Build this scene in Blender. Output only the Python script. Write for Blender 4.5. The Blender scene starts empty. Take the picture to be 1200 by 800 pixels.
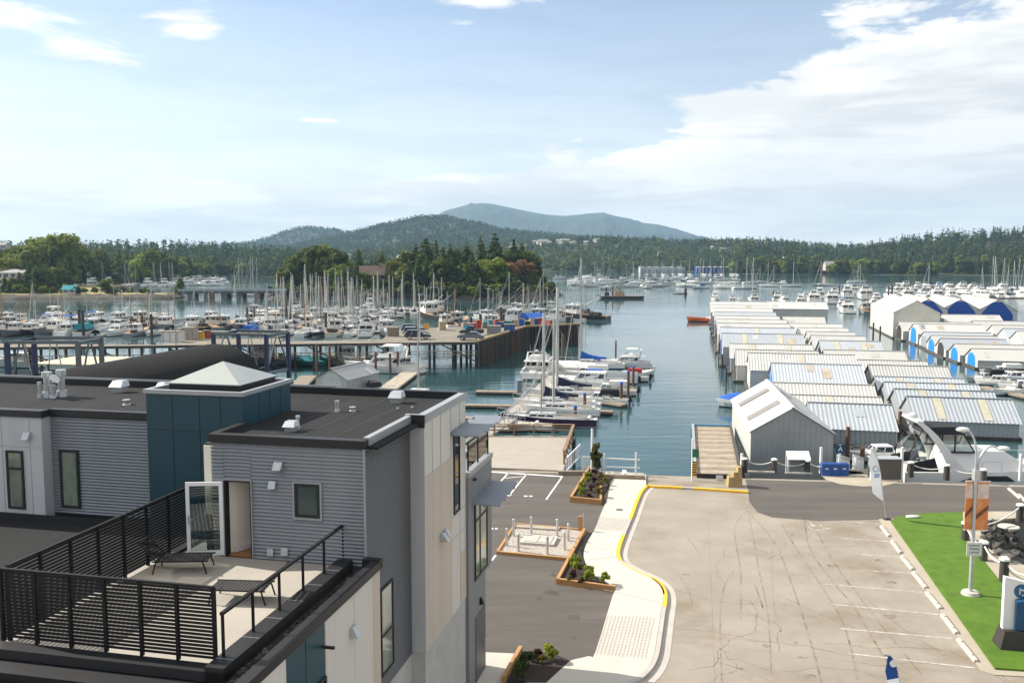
import bpy, math, random
import numpy as np
from mathutils import Vector, Matrix
R = math.radians
rnd = random.Random(11)
S = bpy.context.scene
C = S.collection

# ------------------------------------------------------------------ camera, world, sun, exposure
CAM_H, FPX, HOR = 16.0, 1040.0, 303.0
PITCH = math.atan((400 - HOR) / FPX)
cd = bpy.data.cameras.new('camera')
cam = bpy.data.objects.new('camera', cd); C.objects.link(cam)
cam.location = (0, 0, CAM_H); cam.rotation_euler = (R(90) - PITCH, 0, 0)
cd.sensor_width = 36; cd.lens = FPX / 1200 * 36
cd.clip_start = 0.5; cd.clip_end = 40000
S.camera = cam
S.view_settings.view_transform = 'Standard'
S.view_settings.look = 'None'
S.view_settings.exposure = 0.72
S.view_settings.gamma = 1
S.cycles.use_denoising = True
S.cycles.max_bounces = 6
S.cycles.volume_bounces = 0
S.cycles.transparent_max_bounces = 6
S.cycles.caustics_reflective = False
S.cycles.caustics_refractive = False
S.cycles.sample_clamp_indirect = 4

SUN = Vector((-1.3, 0.50, 1.0)).normalized()
SUN_EL = math.asin(SUN.z)
SUN_ROT = math.atan2(SUN.x, SUN.y)
sl = bpy.data.lights.new('sun', 'SUN'); sl.energy = 5.0; sl.angle = R(0.5); sl.color = (1.0, 0.94, 0.84)
so = bpy.data.objects.new('sun', sl); C.objects.link(so)
so.rotation_euler = (-SUN).to_track_quat('-Z', 'Y').to_euler(); so.location = (-60, 20, 60)

W = bpy.data.worlds.new('World'); S.world = W; W.use_nodes = True
nt = W.node_tree; N = nt.nodes; LK = nt.links
for n in list(N): N.remove(n)
def wn(t, **k):
    n = N.new(t)
    for a, b in k.items(): setattr(n, a, b)
    return n
def wm(op, a, b=None, c=None):
    n = wn('ShaderNodeMath', operation=op)
    for i, v in enumerate((a, b, c)):
        if v is None: continue
        if isinstance(v, (int, float)): n.inputs[i].default_value = v
        else: LK.new(v, n.inputs[i])
    return n.outputs[0]
out = wn('ShaderNodeOutputWorld'); bg = wn('ShaderNodeBackground'); bg.inputs[1].default_value = 0.09
sky = wn('ShaderNodeTexSky', sky_type='NISHITA'); sky.sun_disc = False
sky.sun_elevation = SUN_EL; sky.sun_rotation = SUN_ROT
sky.altitude = 0; sky.air_density = 1.0; sky.dust_density = 0.35; sky.ozone_density = 1.0
tc = wn('ShaderNodeTexCoord'); sx = wn('ShaderNodeSeparateXYZ'); LK.new(tc.outputs['Generated'], sx.inputs[0])
dx, dy, dz = sx.outputs
az = wm('ARCTAN2', dx, dy)             # 0 straight ahead, positive to the right
el = wm('ARCSINE', dz)
def cvec(ax, ez, off=0.0, shear=0.0):
    v = wn('ShaderNodeCombineXYZ')
    LK.new(wm('ADD', wm('MULTIPLY', az, ax), wm('MULTIPLY', el, shear)), v.inputs[0])
    LK.new(wm('MULTIPLY', el, ez), v.inputs[1]); v.inputs[2].default_value = off
    return v.outputs[0]
def noise(vec, sc, det, rough, dist=0.0):
    n = wn('ShaderNodeTexNoise'); n.inputs['Scale'].default_value = sc; n.inputs['Detail'].default_value = det
    n.inputs['Roughness'].default_value = rough; n.inputs['Distortion'].default_value = dist
    LK.new(vec, n.inputs['Vector']); return n.outputs[0]
def sstep(x, lo, hi):
    m = wn('ShaderNodeMapRange', interpolation_type='SMOOTHSTEP')
    m.inputs['From Min'].default_value = lo; m.inputs['From Max'].default_value = hi
    LK.new(x, m.inputs['Value']); return m.outputs[0]
def gauss(a0, e0, sa, se):
    a = wm('DIVIDE', wm('SUBTRACT', az, a0), sa); e = wm('DIVIDE', wm('SUBTRACT', el, e0), se)
    return wm('EXPONENT', wm('MULTIPLY', wm('ADD', wm('MULTIPLY', a, a), wm('MULTIPLY', e, e)), -1.0))
# broad cloud bank low over the horizon and the large mass on the right
n1 = noise(cvec(6.5, 24.0, 1.3), 1.0, 12, 0.60, 0.30)
n1b = noise(cvec(2.2, 9.0, 9.3), 1.0, 4, 0.5, 0.2)
edge = wm('ADD', wm('MULTIPLY', sstep(az, -0.15, 0.62), 0.15), 0.070)       # upper rim of the bank climbs to the right
low = sstep(wm('SUBTRACT', edge, el), -0.045, 0.05)
mass = wm('MAXIMUM', gauss(0.55, 0.155, 0.28, 0.085), wm('MULTIPLY', gauss(0.26, 0.165, 0.10, 0.022), 0.5))
cover = wm('ADD', wm('MULTIPLY', low, 0.45), wm('MULTIPLY', mass, 0.44))
cover = wm('ADD', cover, wm('MULTIPLY', wm('SUBTRACT', n1b, 0.5), 0.35))
cover = wm('ADD', cover, wm('MULTIPLY', gauss(-0.05, 0.055, 0.9, 0.030), 0.26))      # low band over the hills
cover = wm('ADD', cover, wm('MULTIPLY', sstep(el, 0.32, 0.55), 0.30))      # unseen cloud overhead, above the frame, added to neutralise the fill light
bank = sstep(wm('ADD', n1, cover), 0.66, 0.79)
# thin streaks upper left
n2 = noise(cvec(8.0, 34.0, 4.1, 12.0), 1.0, 10, 0.60, 0.5)
st = wm('ADD', wm('MULTIPLY', gauss(-0.515, 0.225, 0.07, 0.016), 0.42), wm('MULTIPLY', gauss(-0.335, 0.232, 0.05, 0.020), 0.40))
st = wm('ADD', st, wm('MULTIPLY', gauss(-0.52, 0.288, 0.07, 0.010), 0.45))
st = wm('ADD', st, wm('MULTIPLY', gauss(-0.44, 0.205, 0.05, 0.012), 0.34))
st = wm('ADD', st, wm('MULTIPLY', gauss(-0.02, 0.278, 0.06, 0.014), 0.30))
st = wm('ADD', st, wm('MULTIPLY', gauss(-0.05, 0.25, 0.03, 0.006), 0.25))
st = wm('ADD', st, wm('MULTIPLY', gauss(-0.50, 0.15, 0.16, 0.035), 0.20))
st = wm('ADD', st, wm('MULTIPLY', gauss(-0.21, 0.148, 0.03, 0.004), 0.30))
streak = wm('MULTIPLY', sstep(wm('ADD', n2, st), 0.62, 0.90), 0.95)
cl = wm('MAXIMUM', wm('MULTIPLY', bank, 0.96), streak)
veil = wm('MULTIPLY', sstep(el, 0.30, 0.03), 0.34)
cl = wm('MAXIMUM', cl, wm('ADD', veil, 0.10))
cl = wm('MULTIPLY', cl, sstep(el, -0.02, 0.005))
n3 = noise(cvec(5.0, 34.0, 7.7), 1.0, 8, 0.6, 0.2)
n3s = noise(cvec(6.5, 24.0, 1.34), 1.0, 6, 0.6, 0.30)
lit = wm('ADD', wm('MULTIPLY', sstep(n3, 0.38, 0.60), 0.6), wm('MULTIPLY', sstep(wm('ADD', n1, cover), 1.25, 0.80), 0.4))
lit = wm('MAXIMUM', lit, wm('MULTIPLY', streak, 1.0))
lit = wm('MULTIPLY', lit, wm('SUBTRACT', 1.0, wm('MULTIPLY', gauss(0.42, 0.06, 0.30, 0.045), 0.35)))
shade = wn('ShaderNodeMix', data_type='RGBA'); LK.new(lit, shade.inputs[0])
shade.inputs[6].default_value = (5.6, 5.65, 5.7, 1); shade.inputs[7].default_value = (8.5, 8.3, 7.9, 1)
mx = wn('ShaderNodeMix', data_type='RGBA'); LK.new(cl, mx.inputs[0])
gain = wn('ShaderNodeMix', data_type='RGBA', blend_type='MULTIPLY'); gain.inputs[0].default_value = 1; LK.new(sky.outputs[0], gain.inputs[6]); gain.inputs[7].default_value = (1.16, 1.08, 1.06, 1)
LK.new(gain.outputs[2], mx.inputs[6]); LK.new(shade.outputs[2], mx.inputs[7])
LK.new(mx.outputs[2], bg.inputs[0]); LK.new(bg.outputs[0], out.inputs[0])

# ------------------------------------------------------------------ helpers
def ray(px, py):
    a = (px - 600) / FPX; b = (py - 400) / FPX
    return Vector((a, math.cos(PITCH) - b * math.sin(PITCH), -math.sin(PITCH) - b * math.cos(PITCH)))
def at(px, py, z=0.0):
    d = ray(px, py); t = (z - CAM_H) / d.z
    return Vector((d.x * t, d.y * t, z))
def atY(px, py, Y):
    d = ray(px, py); t = Y / d.y
    return Vector((d.x * t, Y, CAM_H + d.z * t))
def pxof(p):
    dz = p.z - CAM_H
    fw = p.y * math.cos(PITCH) - dz * math.sin(PITCH)
    return 600 + FPX * p.x / max(fw, .1)
TH = R(12.5)
def uv(u, v, z=0.0):
    return Vector((u * math.cos(TH) + v * math.sin(TH), -u * math.sin(TH) + v * math.cos(TH), z))

MATS = {}
def nz(nt, typ, **k):
    n = nt.nodes.new(typ)
    for a, b in k.items(): setattr(n, a, b)
    return n
def mat(name, col, rough=0.6, var=0.12, scale=2.0, bump=0.0, bscale=None, metal=0.0, stretch=(1, 1, 1), rand=0.0,
        spec=0.5, dirt=None, dscale=0.4, damt=0.5, world=False, trans=0.0, coat=0.0):
    if name in MATS: return MATS[name]
    m = bpy.data.materials.new(name); m.use_nodes = True; t = m.node_tree; L = t.links
    b = t.nodes['Principled BSDF']
    b.inputs['Roughness'].default_value = rough; b.inputs['Metallic'].default_value = metal
    b.inputs['Specular IOR Level'].default_value = spec
    if coat: b.inputs['Coat Weight'].default_value = coat
    tcn = nz(t, 'ShaderNodeTexCoord'); mp = nz(t, 'ShaderNodeMapping'); mp.inputs['Scale'].default_value = stretch
    if world:
        gm = nz(t, 'ShaderNodeNewGeometry'); L.new(gm.outputs['Position'], mp.inputs['Vector'])
    else: L.new(tcn.outputs['Object'], mp.inputs['Vector'])
    n = nz(t, 'ShaderNodeTexNoise'); n.inputs['Scale'].default_value = scale; n.inputs['Detail'].default_value = 6
    n.inputs['Roughness'].default_value = 0.62
    L.new(mp.outputs[0], n.inputs['Vector'])
    hs = nz(t, 'ShaderNodeHueSaturation'); hs.inputs['Color'].default_value = (*col, 1)
    mr = nz(t, 'ShaderNodeMapRange'); mr.inputs['From Min'].default_value = 0.25; mr.inputs['From Max'].default_value = 0.75
    mr.inputs['To Min'].default_value = 1 - var; mr.inputs['To Max'].default_value = 1 + var
    L.new(n.outputs[0], mr.inputs['Value'])
    val = mr.outputs[0]
    if rand:
        oi = nz(t, 'ShaderNodeObjectInfo'); r2 = nz(t, 'ShaderNodeMapRange')
        r2.inputs['To Min'].default_value = 1 - rand; r2.inputs['To Max'].default_value = 1 + rand
        L.new(oi.outputs['Random'], r2.inputs['Value'])
        mm = nz(t, 'ShaderNodeMath', operation='MULTIPLY'); L.new(val, mm.inputs[0]); L.new(r2.outputs[0], mm.inputs[1]); val = mm.outputs[0]
    L.new(val, hs.inputs['Value'])
    colout = hs.outputs[0]
    if dirt:
        n2 = nz(t, 'ShaderNodeTexNoise'); n2.inputs['Scale'].default_value = dscale; n2.inputs['Detail'].default_value = 8
        n2.inputs['Roughness'].default_value = 0.68; L.new(mp.outputs[0], n2.inputs['Vector'])
        r3 = nz(t, 'ShaderNodeMapRange', interpolation_type='SMOOTHSTEP'); r3.inputs['From Min'].default_value = 0.47; r3.inputs['From Max'].default_value = 0.68
        r3.inputs['To Max'].default_value = damt
        L.new(n2.outputs[0], r3.inputs['Value'])
        mc = nz(t, 'ShaderNodeMix', data_type='RGBA'); L.new(r3.outputs[0], mc.inputs[0]); L.new(colout, mc.inputs[6]); mc.inputs[7].default_value = (*dirt, 1)
        colout = mc.outputs[2]
    L.new(colout, b.inputs['Base Color'])
    if bump:
        n4 = nz(t, 'ShaderNodeTexNoise'); n4.inputs['Scale'].default_value = bscale or scale * 6; n4.inputs['Detail'].default_value = 4
        L.new(mp.outputs[0], n4.inputs['Vector'])
        bp = nz(t, 'ShaderNodeBump'); bp.inputs['Strength'].default_value = bump; bp.inputs['Distance'].default_value = 0.05
        L.new(n4.outputs[0], bp.inputs['Height']); L.new(bp.outputs[0], b.inputs['Normal'])
    if trans:
        o = t.nodes['Material Output']; tr = nz(t, 'ShaderNodeBsdfTranslucent'); L.new(colout, tr.inputs[0])
        ms = nz(t, 'ShaderNodeMixShader'); ms.inputs[0].default_value = trans
        L.new(b.outputs[0], ms.inputs[1]); L.new(tr.outputs[0], ms.inputs[2]); L.new(ms.outputs[0], o.inputs['Surface'])
    MATS[name] = m
    return m
def glass(name, tint=(0.02, 0.03, 0.035), rough=0.03):
    if name in MATS: return MATS[name]
    m = mat(name, tint, rough, 0.1, 0.5, spec=0.9); return m
def clear_glass(name):
    if name in MATS: return MATS[name]
    m = bpy.data.materials.new(name); m.use_nodes = True; t = m.node_tree; b = t.nodes['Principled BSDF']; o = t.nodes['Material Output']
    b.inputs['Base Color'].default_value = (.6, .68, .66, 1); b.inputs['Roughness'].default_value = 0.03
    tb = nz(t, 'ShaderNodeBsdfTransparent'); tb.inputs[0].default_value = (.82, .88, .86, 1)
    ms = nz(t, 'ShaderNodeMixShader'); fr = nz(t, 'ShaderNodeFresnel'); fr.inputs[0].default_value = 1.5
    ad = nz(t, 'ShaderNodeMath', operation='ADD'); ad.inputs[1].default_value = 0.12; t.links.new(fr.outputs[0], ad.inputs[0])
    gl = nz(t, 'ShaderNodeBsdfGlossy'); gl.inputs['Roughness'].default_value = 0.02
    t.links.new(ad.outputs[0], ms.inputs[0]); t.links.new(tb.outputs[0], ms.inputs[1]); t.links.new(gl.outputs[0], ms.inputs[2])
    t.links.new(ms.outputs[0], o.inputs['Surface']); MATS[name] = m
    return m

class MB:
    def __init__(s, T=None): s.v = []; s.f = []; s.m = []; s.T = T; s.sm = []
    def add(s, vs, fs, mi=0, smooth=False):
        b = len(s.v)
        for p in vs:
            p = Vector(p)
            s.v.append(s.T @ p if s.T is not None else p)
        for f in fs: s.f.append(tuple(b + i for i in f)); s.m.append(mi); s.sm.append(smooth)
    def box(s, x0, x1, y0, y1, z0, z1, mi=0):
        s.add([(x0, y0, z0), (x1, y0, z0), (x1, y1, z0), (x0, y1, z0), (x0, y0, z1), (x1, y0, z1), (x1, y1, z1), (x0, y1, z1)],
              [(3, 2, 1, 0), (4, 5, 6, 7), (0, 1, 5, 4), (1, 2, 6, 5), (2, 3, 7, 6), (3, 0, 4, 7)], mi)
        return s
    def taper(s, x0, x1, y0, y1, z0, z1, ix0=0, ix1=0, iy0=0, iy1=0, mi=0):
        s.add([(x0, y0, z0), (x1, y0, z0), (x1, y1, z0), (x0, y1, z0), (x0 + ix0, y0 + iy0, z1), (x1 - ix1, y0 + iy0, z1), (x1 - ix1, y1 - iy1, z1), (x0 + ix0, y1 - iy1, z1)],
              [(3, 2, 1, 0), (4, 5, 6, 7), (0, 1, 5, 4), (1, 2, 6, 5), (2, 3, 7, 6), (3, 0, 4, 7)], mi)
        return s
    def bar(s, p, q, w=.1, h=None, mi=0, up=(0, 0, 1)):
        p = Vector(p); q = Vector(q); d = (q - p).normalized(); h = h or w
        u = Vector(up)
        if abs(d.dot(u)) > .98: u = Vector((0, 1, 0))
        a = d.cross(u).normalized() * (w / 2); b = a.cross(d).normalized() * (h / 2)
        vs = [p - a - b, p + a - b, p + a + b, p - a + b, q - a - b, q + a - b, q + a + b, q - a + b]
        s.add(vs, [(0, 1, 2, 3), (7, 6, 5, 4), (0, 4, 5, 1), (1, 5, 6, 2), (2, 6, 7, 3), (3, 7, 4, 0)], mi)
        return s
    def cone(s, p, q, r0, r1=None, n=8, mi=0, smooth=True):
        p = Vector(p); q = Vector(q); r1 = r0 if r1 is None else r1
        d = (q - p).normalized(); u = Vector((0, 0, 1)) if abs(d.z) < .95 else Vector((1, 0, 0))
        a = d.cross(u).normalized(); b = d.cross(a)
        vs = []
        for c, r in ((p, r0), (q, r1)):
            for i in range(n):
                t = 2 * math.pi * i / n; vs.append(c + (a * math.cos(t) + b * math.sin(t)) * r)
        s.add(vs, [(i, (i + 1) % n, n + (i + 1) % n, n + i) for i in range(n)], mi, smooth)
        s.add(vs[:n], [tuple(range(n))], mi); s.add(vs[n:], [tuple(reversed(range(n)))], mi)
        return s
    def tube(s, pts, r, n=6, mi=0):
        for a, b in zip(pts, pts[1:]): s.cone(a, b, r, r, n, mi)
        return s
    def poly(s, pts, mi=0): s.add(pts, [tuple(range(len(pts)))], mi); return s
    def prism(s, pts, z0, z1, mi=0, mside=None):
        n = len(pts); ms = mi if mside is None else mside
        ar = sum(pts[i][0] * pts[(i + 1) % n][1] - pts[(i + 1) % n][0] * pts[i][1] for i in range(n))
        if ar < 0: pts = list(reversed(pts))
        vs = [(p[0], p[1], z0) for p in pts] + [(p[0], p[1], z1) for p in pts]
        s.add(vs, [tuple(range(n, 2 * n))], mi); s.add(vs, [tuple(reversed(range(n)))], ms)
        s.add(vs, [(i, (i + 1) % n, n + (i + 1) % n, n + i) for i in range(n)], ms)
        return s
    def loft(s, rings, mi=0, caps=True, smooth=True, closed=True):
        n = len(rings[0]); vs = [p for r in rings for p in r]; fs = []
        for k in range(len(rings) - 1):
            for i in range(n if closed else n - 1):
                j = (i + 1) % n; fs.append((k * n + i, k * n + j, (k + 1) * n + j, (k + 1) * n + i))
        s.add(vs, fs, mi, smooth)
        if caps:
            s.add(rings[0], [tuple(reversed(range(n)))], mi); s.add(rings[-1], [tuple(range(n))], mi)
        return s
    def ball(s, c, rx, ry, rz, mi=0, nu=8, nv=5, jit=0.0, rg=None):
        rings = []
        for j in range(nv + 1):
            ph = -math.pi / 2 + math.pi * j / nv; rr = max(math.cos(ph), .02)
            ring = []
            for i in range(nu):
                t = 2 * math.pi * i / nu; k = 1 + (rg.uniform(-jit, jit) if rg else 0)
                ring.append((c[0] + rx * rr * math.cos(t) * k, c[1] + ry * rr * math.sin(t) * k, c[2] + rz * math.sin(ph) * k))
            rings.append(ring)
        s.loft(rings, mi, True, True); return s
    def mesh(s, name, mats):
        me = bpy.data.meshes.new(name); me.from_pydata([tuple(p) for p in s.v], [], s.f)
        for m in (mats if isinstance(mats, (list, tuple)) else [mats]): me.materials.append(m)
        me.polygons.foreach_set('material_index', s.m); me.polygons.foreach_set('use_smooth', s.sm)
        me.update(); return me
    def build(s, name, mats, parent=None, loc=None, kind=None):
        o = bpy.data.objects.new(name, s.mesh(name, mats)); C.objects.link(o)
        if parent is not None: o.parent = parent; KIDS.setdefault(parent.name, []).append(o)
        if loc is not None: o.location = loc
        if kind: o['kind'] = kind
        return o

PENDING = []; KIDS = {}
def tag(o, label, cat, group=None, ordn=False):
    o['category'] = cat
    if group: o['group'] = group
    if ordn: PENDING.append((o, label))
    else: o['label'] = label
    return o
def thing(name, label, cat, loc=(0, 0, 0), rz=0.0, group=None, ordn=False):
    o = bpy.data.objects.new(name, None); C.objects.link(o); o.empty_display_size = .3
    o.location = loc; o.rotation_euler = (0, 0, rz)
    return tag(o, label, cat, group, ordn)
def copy_tree(o, parent=None):
    c = o.copy(); C.objects.link(c); c.parent = parent
    for ch in KIDS.get(o.name) or list(o.children): copy_tree(ch, c)
    return c
def dup(o, loc, rz, label, group=None, ordn=False, sc=None):
    c = copy_tree(o); c.location = loc; c.rotation_euler = (0, 0, rz)
    if sc: c.scale = (sc, sc, sc) if not hasattr(sc, '__len__') else sc
    if group: c['group'] = group
    if ordn:
        PENDING.append((c, label))
    else: c['label'] = label
    return c
ORD = ['first', 'second', 'third', 'fourth', 'fifth', 'sixth', 'seventh', 'eighth', 'ninth', 'tenth', 'eleventh', 'twelfth', 'thirteenth',
       'fourteenth', 'fifteenth', 'sixteenth', 'seventeenth', 'eighteenth', 'nineteenth', 'twentieth']
TENS = {2: 'twenty', 3: 'thirty', 4: 'forty', 5: 'fifty', 6: 'sixty', 7: 'seventy', 8: 'eighty', 9: 'ninety'}
def ordw(i):
    if i < 20: return ORD[i]
    k = i + 1
    return (TENS[k // 10] + '-' + ORD[k % 10 - 1]) if k % 10 else TENS[k // 10][:-1] + 'ieth'
SINGULAR = {}
def finish_labels():
    by = {}
    for o, d in PENDING: by.setdefault(d, []).append(o)
    for d, os_ in by.items():
        os_.sort(key=lambda o: pxof(o.location))
        for i, o in enumerate(os_):
            pre = 'only one' if len(os_) == 1 else 'leftmost' if i == 0 else 'rightmost' if i == len(os_) - 1 else ordw(i) + ' from left'
            o['label'] = pre + ' of the ' + d
def struct(name, mb, mats): return mb.build(name, mats, kind='structure')
def text_mb(mb, s, size, loc, rx=R(90), rz=0.0, depth=.004, mi=0, align='CENTER'):
    cu = bpy.data.curves.new('t', 'FONT'); cu.body = s; cu.size = size; cu.align_x = align; cu.align_y = 'CENTER'; cu.extrude = depth
    cu.resolution_u = 2
    o = bpy.data.objects.new('t', cu); C.objects.link(o)
    dg = bpy.context.evaluated_depsgraph_get(); me = o.evaluated_get(dg).to_mesh()
    M = Matrix.Translation(loc) @ Matrix.Rotation(rz, 4, 'Z') @ Matrix.Rotation(rx, 4, 'X')
    mb.add([M @ v.co for v in me.vertices], [tuple(p.vertices) for p in me.polygons], mi)
    o.evaluated_get(dg).to_mesh_clear(); bpy.data.objects.remove(o); bpy.data.curves.remove(cu)
def np_mesh(name, V, F, mats, mi=None):
    V = np.asarray(V, np.float32); F = np.asarray(F, np.int32); k = F.shape[1]
    me = bpy.data.meshes.new(name); me.vertices.add(len(V)); me.vertices.foreach_set('co', V.ravel())
    me.loops.add(F.size); me.loops.foreach_set('vertex_index', F.ravel())
    me.polygons.add(len(F)); me.polygons.foreach_set('loop_start', np.arange(0, F.size, k, dtype=np.int32))
    for m in mats: me.materials.append(m)
    if mi is not None: me.polygons.foreach_set('material_index', np.asarray(mi, np.int32))
    me.update(calc_edges=True); me.validate(); return me
WL = -2.6
K = (CAM_H - WL) / 19.5      # water level; the quay top is z = 0
# ------------------------------------------------------------------ materials
M = dict(
    oldasph=mat('old_asphalt', (.285, .252, .205), .9, .18, .35, .3, 60, dirt=(.185, .14, .092), dscale=.14, damt=.75, world=True),
    newasph=mat('new_asphalt', (.090, .079, .070), .88, .22, .5, .35, 70, world=True, stretch=(.25, 1.6, 1), dirt=(.125, .108, .09), dscale=.35, damt=.7),
    concrete=mat('pale_concrete', (.50, .468, .41), .85, .09, .7, .15, 40, dirt=(.45, .41, .35), dscale=.35, damt=.35, world=True),
    kerbc=mat('kerb_concrete', (.43, .40, .36), .85, .12, 1.2, .2, 30, world=True),
    tan=mat('tan_concrete', (.37, .32, .25), .9, .12, .8, .2, 30, world=True),
    yellow=mat('yellow_paint', (.80, .46, .03), .7, .14, 3, world=True),
    white=mat('white_paint', (.78, .77, .74), .7, .10, 3, world=True),
    wornwhite=mat('worn_white_paint', (.62, .585, .53), .8, .12, 2, dirt=(.33, .30, .26), dscale=3, damt=.8, world=True),
    seawall=mat('seawall_concrete', (.20, .19, .17), .9, .25, .8, .3, 8, world=True),
    turf=mat('turf_green', (.072, .150, .003), .95, .3, 1.6, .6, 40, dirt=(.10, .185, .004), dscale=.5, damt=.5, world=True),
    timber=mat('cedar_timber', (.42, .225, .085), .75, .18, 2.5, .2, 20, stretch=(1, 1, 6)),
    deckwood=mat('grey_deck_board', (.36, .325, .275), .85, .15, 1.2, .15, 12, world=True, stretch=(.5, 4, 1), dirt=(.25, .215, .17), dscale=.7, damt=.5),
    oldwood=mat('weathered_wood', (.25, .205, .155), .9, .28, 2.5, .3, 12, stretch=(1, 1, .4), rand=.15),
    wetwood=mat('dark_pile_wood', (.066, .058, .05), .85, .4, 3, .3, 12, stretch=(1, 1, .3), rand=.2),
    pilebrown=mat('brown_pile', (.13, .07, .045), .8, .25, 4, .2, 14, stretch=(1, 1, .4)),
    black=mat('black_metal', (.010, .010, .011), .6, .2, 3, spec=.25),
    dark=mat('dark_plastic', (.02, .02, .022), .6, .2, 3),
    soil=mat('dark_soil', (.035, .022, .016), .95, .35, 6, .8, 25),
    gravel=mat('pea_gravel', (.38, .34, .29), .9, .6, 9, 1.0, 14, world=True),
    steel=mat('galvanised_steel', (.55, .57, .58), .38, .12, 3, metal=.6),
    whitep=mat('white_coat', (.78, .78, .77), .35, .05, 2),
    offwhite=mat('weathered_white', (.66, .65, .61), .5, .12, 1.5, rand=.08),
    blue=mat('bright_blue', (.01, .075, .30), .5, .12, 2),
    rope=mat('white_rope', (.70, .67, .60), .9, .15, 20),
    rock=mat('dark_rock', (.06, .056, .05), .75, .5, 1.6, .7, 7, rand=.45, dirt=(.26, .235, .19), dscale=1.1, damt=.6),
    shorerock=mat('shore_rock', (.075, .062, .046), .9, .4, .12, .4, .8, dirt=(.04, .036, .03), dscale=.09, damt=.9, world=True),
    drygrass=mat('dry_grass', (.30, .235, .095), .95, .25, .06, .3, 1, dirt=(.10, .13, .035), dscale=.05, damt=.8, world=True),
    lawn=mat('bright_lawn', (.17, .21, .035), .95, .2, .08, world=True),
    hill=mat('forest_floor', (.03, .045, .018), .95, .35, .02, .5, .2, world=True),
    glass=glass('window_glass'),
)
def water_mat():
    m = bpy.data.materials.new('sea_water'); m.use_nodes = True; t = m.node_tree; L = t.links; b = t.nodes['Principled BSDF']
    b.inputs['Base Color'].default_value = (.028, .070, .074, 1); b.inputs['Roughness'].default_value = .07
    b.inputs['IOR'].default_value = 1.33; b.inputs['Specular IOR Level'].default_value = .5
    g = nz(t, 'ShaderNodeNewGeometry')
    def layer(sc, st, det):
        mp = nz(t, 'ShaderNodeMapping'); mp.inputs['Scale'].default_value = st; mp.inputs['Rotation'].default_value = (0, 0, R(-9)); L.new(g.outputs[0], mp.inputs[0])
        n = nz(t, 'ShaderNodeTexNoise'); n.inputs['Scale'].default_value = sc; n.inputs['Detail'].default_value = det; n.inputs['Roughness'].default_value = .55
        L.new(mp.outputs[0], n.inputs[0]); return n.outputs[0]
    a = layer(.55, (.30, 1, 1), 4); c = layer(.035, (.35, 1, 1), 3); d = layer(.012, (.5, 1, 1), 3)
    mr = nz(t, 'ShaderNodeMapRange', interpolation_type='SMOOTHSTEP'); mr.inputs[1].default_value = .38; mr.inputs[2].default_value = .66; mr.inputs[3].default_value = .25; mr.inputs[4].default_value = 1
    L.new(d, mr.inputs[0])
    mu = nz(t, 'ShaderNodeMath', operation='MULTIPLY'); L.new(a, mu.inputs[0]); L.new(mr.outputs[0], mu.inputs[1])
    ad = nz(t, 'ShaderNodeMath', operation='MULTIPLY_ADD'); L.new(c, ad.inputs[0]); ad.inputs[1].default_value = 1.6; L.new(mu.outputs[0], ad.inputs[2])
    bp = nz(t, 'ShaderNodeBump'); bp.inputs['Strength'].default_value = .55; bp.inputs['Distance'].default_value = .16
    L.new(ad.outputs[0], bp.inputs['Height']); L.new(bp.outputs[0], b.inputs['Normal'])
    return m
M['water'] = water_mat()
def worn_mat(name, col, lo, hi, amt, sc):
    m = mat(name, col, .92, .2, 2, world=True); t = m.node_tree; o = t.nodes['Material Output']; b = t.nodes['Principled BSDF']
    g = nz(t, 'ShaderNodeNewGeometry'); n = nz(t, 'ShaderNodeTexNoise'); n.inputs['Scale'].default_value = sc; n.inputs['Detail'].default_value = 7; n.inputs['Roughness'].default_value = .7; t.links.new(g.outputs[0], n.inputs[0])
    r = nz(t, 'ShaderNodeMapRange'); r.inputs[1].default_value = lo; r.inputs[2].default_value = hi; r.inputs[4].default_value = amt; t.links.new(n.outputs[0], r.inputs[0])
    tr = nz(t, 'ShaderNodeBsdfTransparent'); ms = nz(t, 'ShaderNodeMixShader'); t.links.new(r.outputs[0], ms.inputs[0]); t.links.new(tr.outputs[0], ms.inputs[1]); t.links.new(b.outputs[0], ms.inputs[2]); t.links.new(ms.outputs[0], o.inputs['Surface']); return m
M['skid'] = worn_mat('rubber_mark', (.12, .088, .058), .42, .72, .5, 1.4)
def foliage(name, col, rand=.25, dirt=None):
    return mat(name, col, .85, .35, .35, trans=.38, rand=rand, dirt=dirt, dscale=.25, damt=.6, spec=.2)
FOL = dict(fir=foliage('fir_foliage', (.105, .135, .032)), fir2=foliage('dark_fir_foliage', (.072, .098, .030)),
           dec=foliage('leafy_foliage', (.15, .175, .03)), lite=foliage('light_foliage', (.19, .24, .035)),
           olive=foliage('olive_foliage', (.13, .125, .032)), rust=foliage('rust_foliage', (.26, .15, .07)),
           wfir=foliage('wood_fir_foliage', (.060, .090, .036)), wfir2=foliage('wood_dark_fir_foliage', (.040, .066, .030)), wdec=foliage('wood_leafy_foliage', (.095, .125, .03)),
           bush=foliage('bush_foliage', (.075, .10, .03), dirt=(.10, .07, .035)), lime=foliage('lime_foliage', (.22, .26, .03), .1),
           purple=foliage('purple_foliage', (.06, .022, .02), .1), tuft=foliage('tuft_foliage', (.16, .14, .025), .15))
BARK = mat('bark', (.10, .075, .055), .9, .3, 2)

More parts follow.
